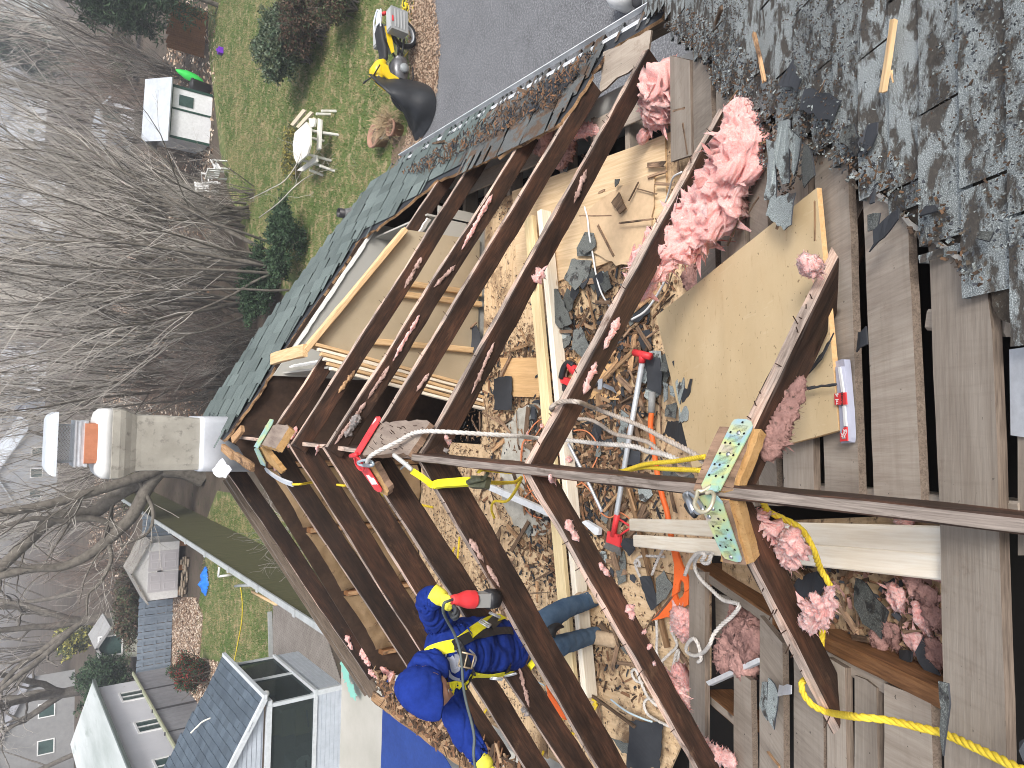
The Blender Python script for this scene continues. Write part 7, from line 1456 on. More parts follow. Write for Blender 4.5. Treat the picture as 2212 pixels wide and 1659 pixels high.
# thick yellow rope over the near left rafter
rope('yellow_rope', [onM(*Z(2, 1, 1620, 1580), .35), onM(1659, 1104, .3), onM(*Z(3, 2, 90, 40), .26), onM(*Z(3, 2, 180, 85), .22), onM(*Z(3, 2, 245, 150), .18), onM(*Z(3, 2, 300, 260), .14), onM(*Z(3, 2, 340, 370), .08), onM(*Z(3, 2, 400, 480), .04), onM(*Z(3, 2, 395, 600), .02), onM(*Z(3, 2, 360, 740), .02), onM(*Z(3, 2, 345, 860), .02), onM(*Z(3, 2, 340, 960), .02), onM(*Z(3, 2, 270, 1060), .04), onL(*Z(3, 2, 220, 1110), .01), onL(*Z(3, 2, 230, 1180), .025), onL(*Z(3, 2, 300, 1260), .03), onL(*Z(3, 2, 400, 1300), .02), onM(*Z(3, 2, 560, 1325), .16), onM(*Z(3, 2, 780, 1350), .1), onM(*Z(3, 2, 1000, 1400), .07), onM(*Z(3, 2, 1150, 1440), .05), onM(*Z(3, 2, 1350, 1530), .05), onM(*Z(3, 2, 1500, 1600), .05), onM(*Z(3, 2, 1700, 1700), .05)], .0095, YEL, 'thick yellow rope looping over the near left rafter and planks')
# white ropes at the left of the floor
WR = [
 ([(2, 2, 1300, 270, .12), (2, 2, 1230, 265, .1), (2, 2, 1190, 310, .1), (2, 2, 1185, 360, .08), (2, 2, 1220, 430, .08), (2, 2, 1290, 500, .06), (2, 2, 1370, 570, .05), (2, 2, 1470, 600, .05), (2, 2, 1430, 670, .06), (2, 2, 1360, 730, .08), (2, 2, 1310, 790, .1), (2, 2, 1280, 860, .12), (2, 2, 1240, 910, .06), (2, 2, 1180, 930, .05), (2, 2, 1130, 900, .05), (2, 2, 1140, 850, .07), (2, 2, 1180, 820, .08), (2, 2, 1210, 870, .06), (2, 2, 1225, 950, .05), (2, 2, 1200, 975, .05)], 'M', 'white rope crossing the dark bay and ending in a loop on the grey plank'),
 ([(2, 2, 1290, 280, .15), (2, 2, 1270, 330, .15), (2, 2, 1230, 320, .16), (2, 2, 1250, 275, .17), (2, 2, 1200, 270, .16), (2, 2, 1150, 330, .13), (2, 2, 1120, 410, .1)], 'M', 'knotted white rope coil beside the new boards'),
 ([(2, 2, 980, 240, .06), (2, 2, 940, 320, .06), (2, 2, 905, 410, .05)], 'F', 'short length of white rope behind the orange tool'),
 ([(2, 2, 990, 290, .03), (2, 2, 900, 285, .03), (2, 2, 830, 290, .03), (2, 2, 795, 330, .03), (2, 2, 830, 350, .05), (2, 2, 815, 310, .07), (2, 2, 800, 340, .05), (2, 2, 820, 400, .03), (2, 2, 850, 450, .03), (2, 2, 885, 480, .03)], 'F', 'white rope with a knot above the boots'),
 ([(2, 2, 935, 700, .08), (2, 2, 940, 800, .06), (2, 2, 940, 920, .05), (2, 2, 985, 1000, .1)], 'F', 'white rope length beneath the orange tool tip'),
 ([(2, 2, 1060, 690, .12), (2, 2, 1030, 760, .1), (2, 2, 1070, 860, .08), (2, 2, 1020, 920, .08), (2, 2, 970, 980, .12), (2, 2, 1030, 1040, .16), (2, 2, 1060, 930, .14), (2, 2, 1080, 900, .12), (2, 2, 1070, 1050, .14), (2, 2, 1100, 1140, .12), (2, 2, 1150, 1220, .08), (2, 2, 1160, 1290, .08)], 'F', 'tangled white rope by the torn pink insulation'),
 ([(2, 2, 850, 1110, .03), (2, 2, 800, 1090, .03), (2, 2, 775, 1040, .03), (2, 2, 800, 1020, .05), (2, 2, 830, 1090, .04), (2, 2, 870, 1180, .03), (2, 2, 920, 1240, .06), (2, 2, 945, 1260, .05)], 'F', 'doubled white rope lying on the bare floor'),
 ([(2, 2, 940, 1230, .03), (2, 2, 880, 1210, .03), (2, 2, 855, 1250, .03), (2, 2, 880, 1310, .03), (2, 2, 940, 1350, .05), (2, 2, 1020, 1390, .08)], 'F', 'white rope curve near the edge of the floor'),
]
for P, k, lb in WR:
    rope('white_rope', [(onM(*Z(c, r, x, y), h-.02) if k == 'M' else onz(*Z(c, r, x, y), FL+.02+h)) for c, r, x, y, h in P], .0088, ROPE, lb)
for P, lb in (([(1, 2, 1500, 1270), (1, 2, 1480, 1300), (1, 2, 1430, 1365)], 'short stretch of yellow rope between rafters below the worker'), ([(2, 2, 290, 1270), (2, 2, 275, 1320), (2, 2, 300, 1380), (2, 2, 330, 1400), (2, 2, 360, 1425), (2, 2, 405, 1440)], 'yellow rope tangle left of the pale planks'), ([(2, 2, 325, 1340), (2, 2, 320, 1400), (2, 2, 345, 1415)], 'small yellow rope loop in the tangle'), ([(2, 2, 520, 1215), (2, 2, 545, 1225), (2, 2, 525, 1250), (2, 2, 550, 1245), (2, 2, 530, 1285)], 'small yellow rope knot at the end of the pale planks'), ([(2, 2, 205, 1550), (2, 2, 185, 1600)], 'yellow rope end low between two rafters'), ([(1, 2, 1285, 230), (1, 2, 1275, 270), (1, 2, 1300, 320), (1, 2, 1312, 240), (1, 2, 1318, 160)], 'yellow rope loop beside the first rafter pair of the ridge board'), ([(1, 2, 1320, 690), (1, 2, 1305, 700)], 'tiny yellow rope bit beside the saw')):
    rope('yellow_rope', [onz(*Z(c, r, x, y), FL+.06) for c, r, x, y in P], .009, YEL, lb)
cord('cable', [onz(*Z(2, 0, 470, 1340), FL+.05), onz(*Z(2, 0, 490, 1420), FL+.06), onz(*Z(2, 0, 500, 1520), FL+.08), onz(*Z(2, 0, 525, 1659), FL+.06), onz(*Z(2, 1, 545, 120), FL+.06), onz(*Z(2, 1, 580, 240), FL+.05), onz(*Z(2, 1, 640, 340), FL+.05)], .006, WHT, 'white electric cable curving through the floor debris')
cord('cable', [onz(*Z(2, 0, 1100, 1115), FL+.35), onz(*Z(2, 0, 1045, 1150), FL+.3), onz(*Z(2, 0, 1020, 1230), FL+.2), onz(*Z(2, 0, 995, 1310), FL+.15)], .006, WHT, 'white cable beside the long brown rafter end')
cord('cable', [onz(*Z(2, 1, 1008, 80), FL+.3), onz(*Z(2, 1, 985, 170), FL+.28), onz(*Z(2, 1, 930, 270), FL+.2), onz(*Z(2, 1, 860, 360), FL+.15), onz(*Z(2, 1, 775, 412), FL+.12)], .0075, WHT, 'white cable emerging from beneath the big pink batt')
cord('cable', [onz(*Z(2, 2, 640, 1215), FL+.08), onz(*Z(2, 2, 740, 1290), FL+.08), onz(*Z(2, 2, 850, 1340), FL+.08), onz(*Z(2, 2, 910, 1360), FL+.08)], .006, mat('light_blue', (.5, .62, .68), .6), 'pale blue cable at the edge of the dark gap')
cord('cable', [onz(*Z(2, 2, 90, 1030), FL+.08), onz(*Z(2, 2, 150, 1090), FL+.08), onz(*Z(2, 2, 210, 1125), FL+.08)], .005, mat('light_blue'), 'pale blue cable behind the sixth left rafter')
ORC = mat('orange_cord', (.62, .22, .10), .6)
cord('extension_cord', [onz(x, y, FL+.04+.01*(i % 3)) for i, (x, y) in enumerate([(1126, 1010), (1130, 960), (1148, 925), (1165, 908), (1180, 905), (1165, 930), (1150, 950), (1130, 955), (1126, 1000), (1140, 1050), (1165, 1085), (1200, 1090), (1220, 1060), (1215, 1000), (1200, 960), (1225, 935), (1262, 930), (1285, 950), (1292, 980), (1280, 1010), (1265, 1035), (1240, 1050), (1190, 1052), (1150, 1060), (1130, 1085), (1145, 1110), (1170, 1120)])], .005, ORC, 'orange extension cord looped over the grey carpet scrap')
cord('extension_cord', [onz(x, y, FL+.05) for x, y in ((1255, 1040), (1275, 1060), (1290, 1090), (1300, 1109), (1318, 1118), (1340, 1108), (1362, 1122))], .005, ORC, 'orange cord winding past the red scraper')
o = slab('metal_track', [onz(x, y, FL+.3) for x, y in ((1040, 1052), (1050, 1043), (1188, 1104), (1184, 1116))], .03, WMET); tag(o, 'white metal track standing under the ridge board', 'metal track', 'white metal tracks')
o = slab('metal_track', [onz(x, y, FL+.10) for x, y in ((1256, 1128), (1264, 1124), (1294, 1142), (1292, 1156), (1284, 1155))], .03, WMET); tag(o, 'end of a white metal track below the seventh left rafter', 'metal track', 'white metal tracks')
o = slab('metal_track', [onM(*Z(2, 2, x, y), .0) for x, y in ((1255, 1100), (1590, 945), (1602, 975), (1275, 1125))], .02, WMET); tag(o, 'bent white metal strip across the dark gap at left', 'metal track', 'white metal tracks')
cord('metal_rod', [onz(*Z(2, 1, 365, 1215), FL+.12), onz(*Z(2, 1, 480, 1440), FL+.08), onz(*Z(2, 1, 585, 1659), FL+.05)], .012, GALV, 'thin silver rod lying between cord loops', 'rod')
# scraper with red handle
sc = empty('floor_scraper', onz(1322, 1160, FL+.06), 'long silver pole scraper with a red tee handle and red blade holder', 'scraper')
h = FL+.10
s = MB(); s.tube([onz(*Z(2, 1, 845, 680), h+.02), onz(*Z(2, 1, 760, 1180), h), onz(*Z(2, 1, 680, 1659), h-.02), onz(1332, 1116, h-.02)], .017, 14); s.obj('pole', noisy('pole_metal', (.50, .53, .56), (.62, .65, .68), 3, .4, metal=.4), sc, True)
s = MB(); s.tube([onz(*Z(2, 1, 792, 625), h+.03), onz(*Z(2, 1, 900, 652), h+.03)], .022, 14); s.tube([onz(*Z(2, 1, 845, 640), h+.03), onz(*Z(2, 1, 842, 690), h+.02)], .021, 12); s.obj('handle', RED, sc, True)
s = MB(); s.tube([onz(*Z(2, 2, 682, 15), h-.02), onz(*Z(2, 2, 655, 155), h-.04)], .019, 12)
for a, b in (((685, 40), (765, 92)), ((765, 105), (688, 158))): s.tube([onz(*Z(2, 2, *a), h-.03), onz(*Z(2, 2, *b), h-.03)], .007, 6)
s.obj('brace', RED, sc, True)
slab('blade_holder', [onz(*Z(2, 2, x, y), h-.03) for x, y in ((618, 122), (700, 155), (697, 228), (610, 195))], .02, RED, sc, rag=.001)
slab('blade', [onz(*Z(2, 2, x, y), h-.045) for x, y in ((608, 190), (700, 226), (708, 290), (592, 230))], .004, noisy('worn_steel', (.12, .11, .10), (.28, .27, .25), 10, .5, metal=.6), sc)
# orange shingle remover
sr = empty('shingle_remover', onz(1450, 1270, FL+.08), 'long orange roofing tool with a grey grip and a forked triangular head', 'roofing tool')
P = [Z(2, 1, 908, 880), Z(2, 1, 905, 1015)]; s = MB(); s.tube([onz(*p, h) for p in P], .021, 14); s.obj('grip', GREYP, sr, True)
P = [Z(2, 1, 905, 1015), Z(2, 1, 898, 1100), Z(2, 1, 915, 1220), Z(2, 1, 940, 1400), Z(2, 1, 975, 1560), Z(2, 1, 1005, 1659), Z(2, 2, 1030, 150), Z(2, 2, 1052, 260), Z(2, 2, 1070, 340)]
s = MB(); s.tube(cr([onz(*p, h) for p in P], 5), .0165, 14); s.obj('shaft', ORANGE, sr, True)
hz = FL+.13
slab('head', [onz(*Z(2, 2, x, y), hz) for x, y in ((1045, 245), (1068, 250), (1100, 340), (1140, 430), (1148, 500), (1118, 520), (1112, 460), (1095, 437), (1080, 470), (1078, 515), (1060, 530), (1035, 550), (1048, 440), (1050, 340))], .016, ORANGE, sr, rag=.001)
slab('blade', [onz(*Z(2, 2, x, y), hz-.012) for x, y in ((1032, 545), (1062, 528), (1075, 570), (1105, 545), (1118, 515), (1146, 505), (1140, 600), (1095, 630), (1080, 690), (1000, 682), (905, 705), (930, 670), (990, 600))], .014, ORANGE, sr, rag=.002)
slab('worn_edge', [onz(*Z(2, 2, x, y), hz-.010) for x, y in ((1032, 545), (1046, 548), (948, 672), (905, 702), (985, 602))], .014, noisy('charred_metal', (.07, .045, .035), (.16, .1, .07), 12), sr, rag=.001)
o2 = slab('roofing_tool_head', [onz(*Z(2, 2, x, y), FL+.12) for x, y in ((220, 1120), (240, 1170), (295, 1240), (350, 1310), (345, 1350), (265, 1290), (235, 1220))], .014, ORANGE, rag=.001); tag(o2, 'second orange roofing tool head half hidden behind the sixth left rafter', 'roofing tool')
# battery saw on the board
bs = empty('battery_saw', onz(1230, 820, FL+.06), 'red and black cordless reciprocating saw resting on the orange brown offcut', 'saw')
hh = FL+.10
def zb_(x, y, h_=hh): return onz(*Z(2, 1, x, y), h_)
slab('battery', [zb_(258, 808), (zb_(350, 840)), zb_(342, 880), zb_(262, 848)], .075, BLK, bs, rag=.001); slab('battery_label', [zb_(272, 822, hh+.003), zb_(325, 842, hh+.003), zb_(322, 860, hh+.003), zb_(270, 840, hh+.003)], .002, GREYP, bs)
slab('base', [zb_(262, 800, hh+.01), zb_(300, 778, hh+.01), zb_(385, 800, hh+.01), zb_(360, 840, hh+.01)], .07, RED, bs, rag=.0015)
s = MB(); s.tube(cr([zb_(320, 790, hh+.01), zb_(335, 730, hh+.02), zb_(360, 695, hh+.02), zb_(400, 710, hh+.02)], 4), [.022]*13, 10); s.obj('handle', BLK, bs, True)
s = MB(); s.tube(cr([zb_(370, 700, hh+.02), zb_(400, 735, hh+.01), zb_(440, 760, hh), zb_(500, 800, hh)], 4), [.024, .028, .03, .033, .035, .035, .036, .036, .036, .034, .034, .033, .032], 12); s.obj('body', RED, bs, True)
s = MB(); s.tube([zb_(500, 800, hh), zb_(565, 830, hh)], [.03, .018], 10); s.obj('nose', BLK, bs, True)
slab('shoe', [zb_(552, 800, hh+.02), zb_(585, 795, hh+.02), zb_(580, 865, hh), zb_(555, 865, hh)], .006, GALV, bs)
slab('blade', [zb_(575, 815, hh), zb_(655, 850, hh-.02), zb_(680, 893, hh-.03), (zb_(640, 870, hh-.02)), zb_(570, 842, hh)], .003, STEEL, bs)
# blade package
PK = lambda x, y, h_=.03: onM((3250+x*.2411)/1.8228, (1380+y*.2411)/1.8228, h_)
pk = empty('blade_package', PK(270, 800), 'clear plastic saw blade package with red paper labels on the grey plank', 'package')
CLR = mat('clear_plastic', (.66, .68, .80), .15); 
def clr(t, b): b.inputs['Transmission Weight'].default_value = .35; b.inputs['Coat Weight'].default_value = .6
CLR = mat('clear_plastic_shell', (.60, .62, .76), .2, build=clr, spec=.6)
slab('shell', [PK(*p) for p in ((150, 185), (270, 140), (305, 145), (322, 300), (350, 640), (380, 980), (400, 1420), (385, 1500), (260, 1520), (240, 1400), (215, 950), (170, 560))], .018, CLR, pk)
slab('shell_ridge', [PK(*p, .042) for p in ((160, 275), (260, 260), (290, 640), (350, 1200), (345, 1480), (250, 1480), (225, 1000), (190, 640))], .014, CLR, pk)
slab('blade_sleeve', [PK(*p, .046) for p in ((200, 270), (235, 268), (295, 660), (340, 1230), (300, 1240), (260, 700))], .004, WHT, pk)
for q, nm_ in ((((142, 706), (325, 682), (342, 882), (150, 890)), 'paper_band'), (((272, 1300), (300, 1255), (342, 1245), (355, 1475), (240, 1488), (236, 1355), (270, 1345)), 'paper_tab')): slab(nm_, [PK(*p, .050) for p in q], .004, RED, pk)
def text(body, c, xdir, n, size, m, parent, name='lettering'):
    cu = bpy.data.curves.new(name, 'FONT'); cu.body = body; cu.size = size; cu.align_x = 'CENTER'; cu.align_y = 'CENTER'; cu.extrude = .0004
    ob = bpy.data.objects.new(name, cu); C.objects.link(ob); bpy.context.view_layer.update(); me = bpy.data.meshes.new_from_object(ob.evaluated_get(bpy.context.evaluated_depsgraph_get())); bpy.data.objects.remove(ob)
    me.materials.clear(); me.materials.append(m); o = bpy.data.objects.new(name, me); C.objects.link(o); o.matrix_basis = frame(c, xdir, n); return par(o, parent)
nM = V((0, .545, .838)); xd = PK(0, 0)-PK(0, 400)
text('14', PK(190, 765, .0515), xd, nM, .026, WHT, pk); text('TPI', PK(195, 840, .0515), xd, nM, .013, WHT, pk); text('BLADES', PK(272, 790, .0515), xd, nM, .012, BLK, pk)
text('6X', PK(320, 1320, .0515), PK(0, 0)-PK(400, 0), nM, .018, WHT, pk); text('AX', PK(290, 1385, .0515), PK(0, 0)-PK(400, 0), nM, .018, WHT, pk)
slab('hang_hole', [PK(*p, .0515) for p in ((262, 1430), (290, 1412), (325, 1415), (320, 1440), (270, 1445))], .001, GREYP, pk)
# nails proud of the rafters
s = MB(); rq = random.Random(77)
for i, (a, b) in enumerate(raf_r+raf_l):
    f = onR if i < 7 else onL; A, B = f(*a), f(*b); nn = NR if i < 7 else NL
    for _ in range(10):
        p = A.lerp(B, rq.uniform(.03, .97))+V((0, rq.uniform(-.018, .018), 0)); s.tube([p-nn*.01, p+nn*rq.uniform(.012, .03)+V((rq.gauss(0, .008), rq.gauss(0, .008), 0))], .0017, 5)
s.obj('nail', mat('rusty_nail'), house)['kind'] = 'stuff'
# ================================================================== the worker
def skin(name, verts, edges, m, parent=None, sub=2, root=0, nz=None):
    me = bpy.data.meshes.new(name); me.from_pydata([tuple(v[0]) for v in verts], edges, []); o = bpy.data.objects.new(name, me); C.objects.link(o)
    md = o.modifiers.new('s', 'SKIN'); md.use_smooth_shade = True; md.branch_smoothing = .6
    for i, v in enumerate(verts):
        r = v[1]; r = (r, r) if not isinstance(r, tuple) else r; me.skin_vertices[0].data[i].radius = r; me.skin_vertices[0].data[i].use_root = (i == root)
    sb = o.modifiers.new('b', 'SUBSURF'); sb.levels = sub; sb.render_levels = sub
    bpy.context.view_layer.update(); e = bpy.data.meshes.new_from_object(o.evaluated_get(bpy.context.evaluated_depsgraph_get())); bpy.data.objects.remove(o)
    if nz:
        for v in e.vertices:
            q = v.co; w_ = V((q.x*nz[0], q.y*nz[0], q.z*nz[0]*1.7)); w_ = w_+V((noise.noise(w_*.6), noise.noise(w_*.6+V((5, 0, 0))), 0))*1.2; v.co = q+v.normal*nz[1]*(noise.noise(w_)*.8-1.5*max(0, .16-abs(noise.noise(w_*1.35)))*3+noise.noise(w_*3)*.25)
    e.materials.clear(); e.materials.append(m); e.polygons.foreach_set('use_smooth', [True]*len(e.polygons))
    o = bpy.data.objects.new(name, e); C.objects.link(o); return par(o, parent)
pe = empty('person', V((-1.32, 3.5, FL)), 'worker in blue hooded sweatshirt, jeans and yellow harness standing between rafters with a saw', 'person')
Y = lambda x, y, yy: onY(x, y, yy)
hipc = Y(1128, 1395, 3.30); waist = Y(1090, 1392, 3.25); chest = Y(1000, 1395, 3.12); neck = Y(925, 1440, 3.03); head = Y(903, 1488, 2.92)
shL = Y(948, 1335, 3.10); elL = Y(921, 1296, 2.95); wrL = Y(948, 1288, 2.86); haL = Y(968, 1297, 2.80)
shR = Y(960, 1490, 3.06); elR = Y(1000, 1580, 2.95); wrR = Y(1046, 1648, 2.85); haR = Y(1066, 1668, 2.82)
hpL = Y(1140, 1368, 3.32); knL = Y(1215, 1316, 3.36); anL = Y(1292, 1290, 3.47); hpR = Y(1145, 1420, 3.30); knR = Y(1215, 1392, 3.32); anR = Y(1296, 1368, 3.44)
# continuous body under the clothes
skin('body', [(hipc, .10), (waist, .10), (chest, .13), (neck, .055), (head, .085), (shL, .03), (elL, .022), (wrL, .02), (shR, .03), (elR, .022), (wrR, .02), (hpL, .075), (knL, .05), (anL, .04), (hpR, .075), (knR, .05), (anR, .04)],
     [(0, 1), (1, 2), (2, 3), (3, 4), (2, 5), (5, 6), (6, 7), (2, 8), (8, 9), (9, 10), (0, 11), (11, 12), (12, 13), (0, 14), (14, 15), (15, 16)], SKIN, pe, sub=1)
up_ = (neck-hipc).normalized(); rt = (shR-shL).normalized(); fw = rt.cross(up_).normalized()
if fw.y > 0: fw = -fw
mid = lambda a, b, t: a.lerp(b, t)
hoodv = [(Y(1118, 1396, 3.29), (.165, .125)), (waist, (.16, .12)), (Y(1040, 1393, 3.18), (.17, .128)), (chest, (.19, .14)), (Y(962, 1405, 3.08), (.18, .12)), (Y(936, 1430, 3.05), (.10, .09)),
         (mid(shL, chest, .25), .10), (shL, .088), (mid(shL, elL, .5), .078), (elL, .070), (mid(elL, wrL, .6), .058), (wrL, .042),
         (mid(shR, chest, .25), .10), (shR, .092), (mid(shR, elR, .5), .082), (elR, .072), (mid(elR, wrR, .55), .062), (wrR, .044)]
hoodie = skin('hoodie', hoodv, [(0, 1), (1, 2), (2, 3), (3, 4), (4, 5), (4, 6), (6, 7), (7, 8), (8, 9), (9, 10), (10, 11), (4, 12), (12, 13), (13, 14), (14, 15), (15, 16), (16, 17)], BLUEF, pe, sub=4, nz=(8, .013))
# jeans
jn = [(hipc, (.16, .125)), (Y(1150, 1398, 3.31), (.13, .11)), (mid(hpL, knL, .25), .088), (mid(hpL, knL, .6), .076), (knL, .068), (mid(knL, anL, .5), .060), (anL, .058), (mid(hpR, knR, .25), .088), (mid(hpR, knR, .6), .076), (knR, .068), (mid(knR, anR, .5), .058), (anR, .056)]
skin('jeans', jn, [(0, 1), (1, 2), (2, 3), (3, 4), (4, 5), (5, 6), (1, 7), (7, 8), (8, 9), (9, 10), (10, 11)], JEAN, pe, sub=3, nz=(11, .006))
# boots: heel under the ankle, toes towards the viewer's left-right as in the photograph
for an, toe in ((anL, onz(1368, 1272, FL+.05)), (anR, onz(1349, 1392, FL+.05))):
    heel = V((an.x, an.y+.02, FL+.055)); top = V((an.x, an.y+.01, FL+.17)); d = (toe-heel).normalized(); toe = heel+d*.235; toe.z = FL+.04
    b = skin('boot', [(heel, (.045, .05)), (top, .056), (heel.lerp(toe, .4)+V((0, 0, .03)), (.05, .05)), (heel.lerp(toe, .75), (.05, .042)), (toe, (.046, .034))], [(0, 1), (0, 2), (2, 3), (3, 4)], LEATH, pe, sub=3, nz=(14, .004))
    s = MB(); sd = V((-d.y, d.x, 0)); s.prism([heel-d*.05+sd*.035, heel+d*.10+sd*.042, toe-d*.02+sd*.048, toe+d*.04+sd*.02, toe+d*.04-sd*.02, toe-d*.02-sd*.048, heel+d*.10-sd*.042, heel-d*.05-sd*.035], .02, V((0, 0, 1))); s.v = [(v[0], v[1], FL+.022 if v[2] > heel.z-.01 else FL+.003) for v in s.v]; par(s.obj('sole', noisy('boot_sole', (.10, .08, .06), (.2, .16, .12), 9)), b)
    s = MB(); q = heel.lerp(toe, .35)+V((0, 0, .085))
    for k in range(4): c = top.lerp(q, .2+.25*k)+d*.045-d*.012*k; s.tube([c-sd*.028, c+V((0, 0, .006)), c+sd*.028], .0032, 5)
    par(s.obj('lace', mat('boot_lace', (.6, .52, .36), .7), None, True), b)
# hood and face: the hood is a bowl open towards the floor in front of him
fc = Y(947, 1506, 2.86); hd = (fc-head).normalized()
hd = (hd+V((0, -.1, -.6))).normalized(); hs = hd.cross(V((0, 0, 1))).normalized(); hu = hs.cross(hd)
hc = Y(912, 1490, 2.93)
s = MB(); nu, nv = 44, 26
for i in range(nv+1):
    th = math.pi*(.66*i/nv)
    for j in range(nu):
        a = 2*math.pi*j/nu; r = math.sin(th); dep = -math.cos(th)
        rx, ru = .100, .116; p = hc+hd*(.13*dep)+hs*(rx*r*math.cos(a))+hu*(ru*r*math.sin(a))
        fold = .014*noise.noise(p*6)-.035*max(0, .2-abs(noise.noise(V((a*1.3, th*1.2, 3)))))*r-.03*max(0, .15-abs(noise.noise(V((math.cos(a)*2.2, math.sin(a)*2.2, th*1.6))))); n = (p-hc).normalized(); pk_ = .06*max(0, math.sin(a))**4*r*(i/nv)
        s.v.append(tuple(p+n*fold+hu*pk_+hd*.03*(i/nv)*max(0, math.sin(a))))
for i in range(nv):
    for j in range(nu): a = i*nu+j; b = i*nu+(j+1) % nu; s.f.append((a, b, b+nu, a+nu)); s.m.append(0)
k0 = len(s.v)
for i in range(4):                               # turned-in rim
    for j in range(nu):
        q = V(s.v[nv*nu+j]); s.v.append(tuple(q+(hc+hd*.08-q)*(.06+.09*i)+hd*(.006 if i == 0 else -.012*i)))
for i in range(4):
    for j in range(nu):
        a = (nv*nu+j) if i == 0 else k0+(i-1)*nu+j; b = (nv*nu+(j+1) % nu) if i == 0 else k0+(i-1)*nu+(j+1) % nu
        s.f.append((a, b, k0+i*nu+(j+1) % nu, k0+i*nu+j)); s.m.append(0)
s.obj('hood', BLUEF, pe, True)
skin('hood_neck', [(Y(940, 1425, 3.05), .10), (Y(925, 1450, 3.0), .105), (Y(910, 1470, 2.97), .105)], [(0, 1), (1, 2)], BLUEF, pe, sub=3, nz=(9, .022))
# face inside the hood: skull with brow, nose, mouth and beard
s = MB(); nu, nv = 32, 24; F0 = hc+hd*.035
for i in range(nv+1):
    th = math.pi*i/nv
    for j in range(nu):
        a = 2*math.pi*j/nu; x, y, z = math.sin(th)*math.cos(a), math.cos(th), math.sin(th)*math.sin(a)   # y up the face, z out of it
        o = .102
        q = V((x*.078, y*.105, z*.09)); f = max(0, z)
        q.z += f*(.026*math.exp(-((x/.16)**2+((y+.05)/.22)**2))+.012*math.exp(-((x/.24)**2+((y+.62)/.14)**2))+.008*math.exp(-((y-.28)/.12)**2)-.010*(math.exp(-(((abs(x)-.36)/.16)**2+((y-.08)/.12)**2)))-.004*math.exp(-((x/.3)**2+((y+.42)/.05)**2)))
        s.v.append(tuple(F0+hs*q.x+hu*q.y+hd*q.z))
for i in range(nv):
    for j in range(nu): a = i*nu+j; b = i*nu+(j+1) % nu; s.f.append((a, b, b+nu, a+nu)); s.m.append(0)
hdm = s.obj('head', SKIN, pe, True)
for sx in (-1, 1):
    e = MB(); c = F0+hs*(.028*sx)+hu*.010+hd*.078; e.lathe(c, [(0, .008), (.008, .006), (.011, 0)], 12, hd); par(e.obj('eye', mat('eye_white', (.7, .68, .64), .3), None, True), hdm)
    e = MB(); e.lathe(c+hd*.006, [(0, .003), (.005, .002)], 10, hd); par(e.obj('iris', mat('iris_dark', (.03, .02, .015), .3)), hdm)
    e = MB(); c = F0+hs*(.078*sx)-hd*.0; e.lathe(c, [(.006, 0), (.022, .006), (.026, .012), (.015, .016)], 12, hs*sx); par(e.obj('ear', SKIN, None, True), hdm)
s = MB(); s.tube([F0+hs*-.028-hu*.047+hd*.083, F0-hu*.045+hd*.092, F0+hs*.028-hu*.047+hd*.083], .0035, 6); par(s.obj('mouth', mat('lips', (.34, .14, .11), .5), None, True), hdm)
skin('beard', [(F0+hs*-.055-hu*.055+hd*.035, .024), (F0-hu*.092+hd*.055, .034), (F0+hs*.055-hu*.055+hd*.035, .024)], [(0, 1), (1, 2)], mat('dark_hair', (.012, .010, .009), .9), hdm, sub=2, nz=(40, .012))
# gloved hands with five separate fingers
BG = noisy('black_glove', (.02, .022, .025), (.06, .065, .07), 12, .7)
YG = noisy('yellow_glove_back', (.72, .66, .04), (.80, .74, .09), 9, .8)
def hand(wr, palm_c, dirf, side, curl, nm):
    dirf = dirf.normalized(); nrm = side.cross(dirf).normalized(); side = dirf.cross(nrm).normalized()
    h = empty(nm, wr); par(h, pe)
    k = palm_c+dirf*.045; vs = [(wr, .030), (wr.lerp(palm_c, .6), (.034, .022)), (palm_c, (.041, .022)), (k, (.041, .020))]
    b = skin('palm', vs, [(0, 1), (1, 2), (2, 3)], YG, h, sub=2)
    for j, (L, r) in enumerate(((.070, .0105), (.078, .0108), (.073, .0105), (.056, .0095))):
        o = palm_c+dirf*.040+side*(-.033+.022*j); p1 = o+dirf*L*.42-nrm*L*.08*curl; p2 = p1+(dirf*(1-curl*.75)-nrm*curl).normalized()*L*.36; p3 = p2+(dirf*(1-curl*1.7)-nrm*curl*.8).normalized()*L*.3
        skin('finger', [(o, r), (p1, r*.98), (p2, r*.9), (p3, r*.75)], [(0, 1), (1, 2), (2, 3)], BG, h, sub=2)
    o = wr.lerp(palm_c, .75)-side*.036; p1 = o-side*.026+dirf*.022-nrm*.01; p2 = p1+dirf*.030-nrm*.016*curl*1.5; p3 = p2+dirf*.018+side*.008-nrm*.012
    skin('thumb', [(o, .0125), (p1, .0125), (p2, .0115), (p3, .009)], [(0, 1), (1, 2), (2, 3)], BG, h, sub=2)
    cf = MB(); cf.tube([wr-dirf*.035, wr+dirf*.01, wr+dirf*.03], [.042, .039, .034], 18); cf.obj('cuff', YG, h, True)
saw0, saw1 = Y(975, 1297, 2.78), Y(1060, 1288, 2.72); sa = (saw1-saw0).normalized()
hand(wrL, Y(963, 1300, 2.81), (Y(980, 1308, 2.80)-wrL), V((.2, -.9, .3)), .9, 'gloved_hand')
hand(wrR, Y(1058, 1662, 2.84), (haR-wrR), V((.3, -.8, .2)), .5, 'gloved_hand')
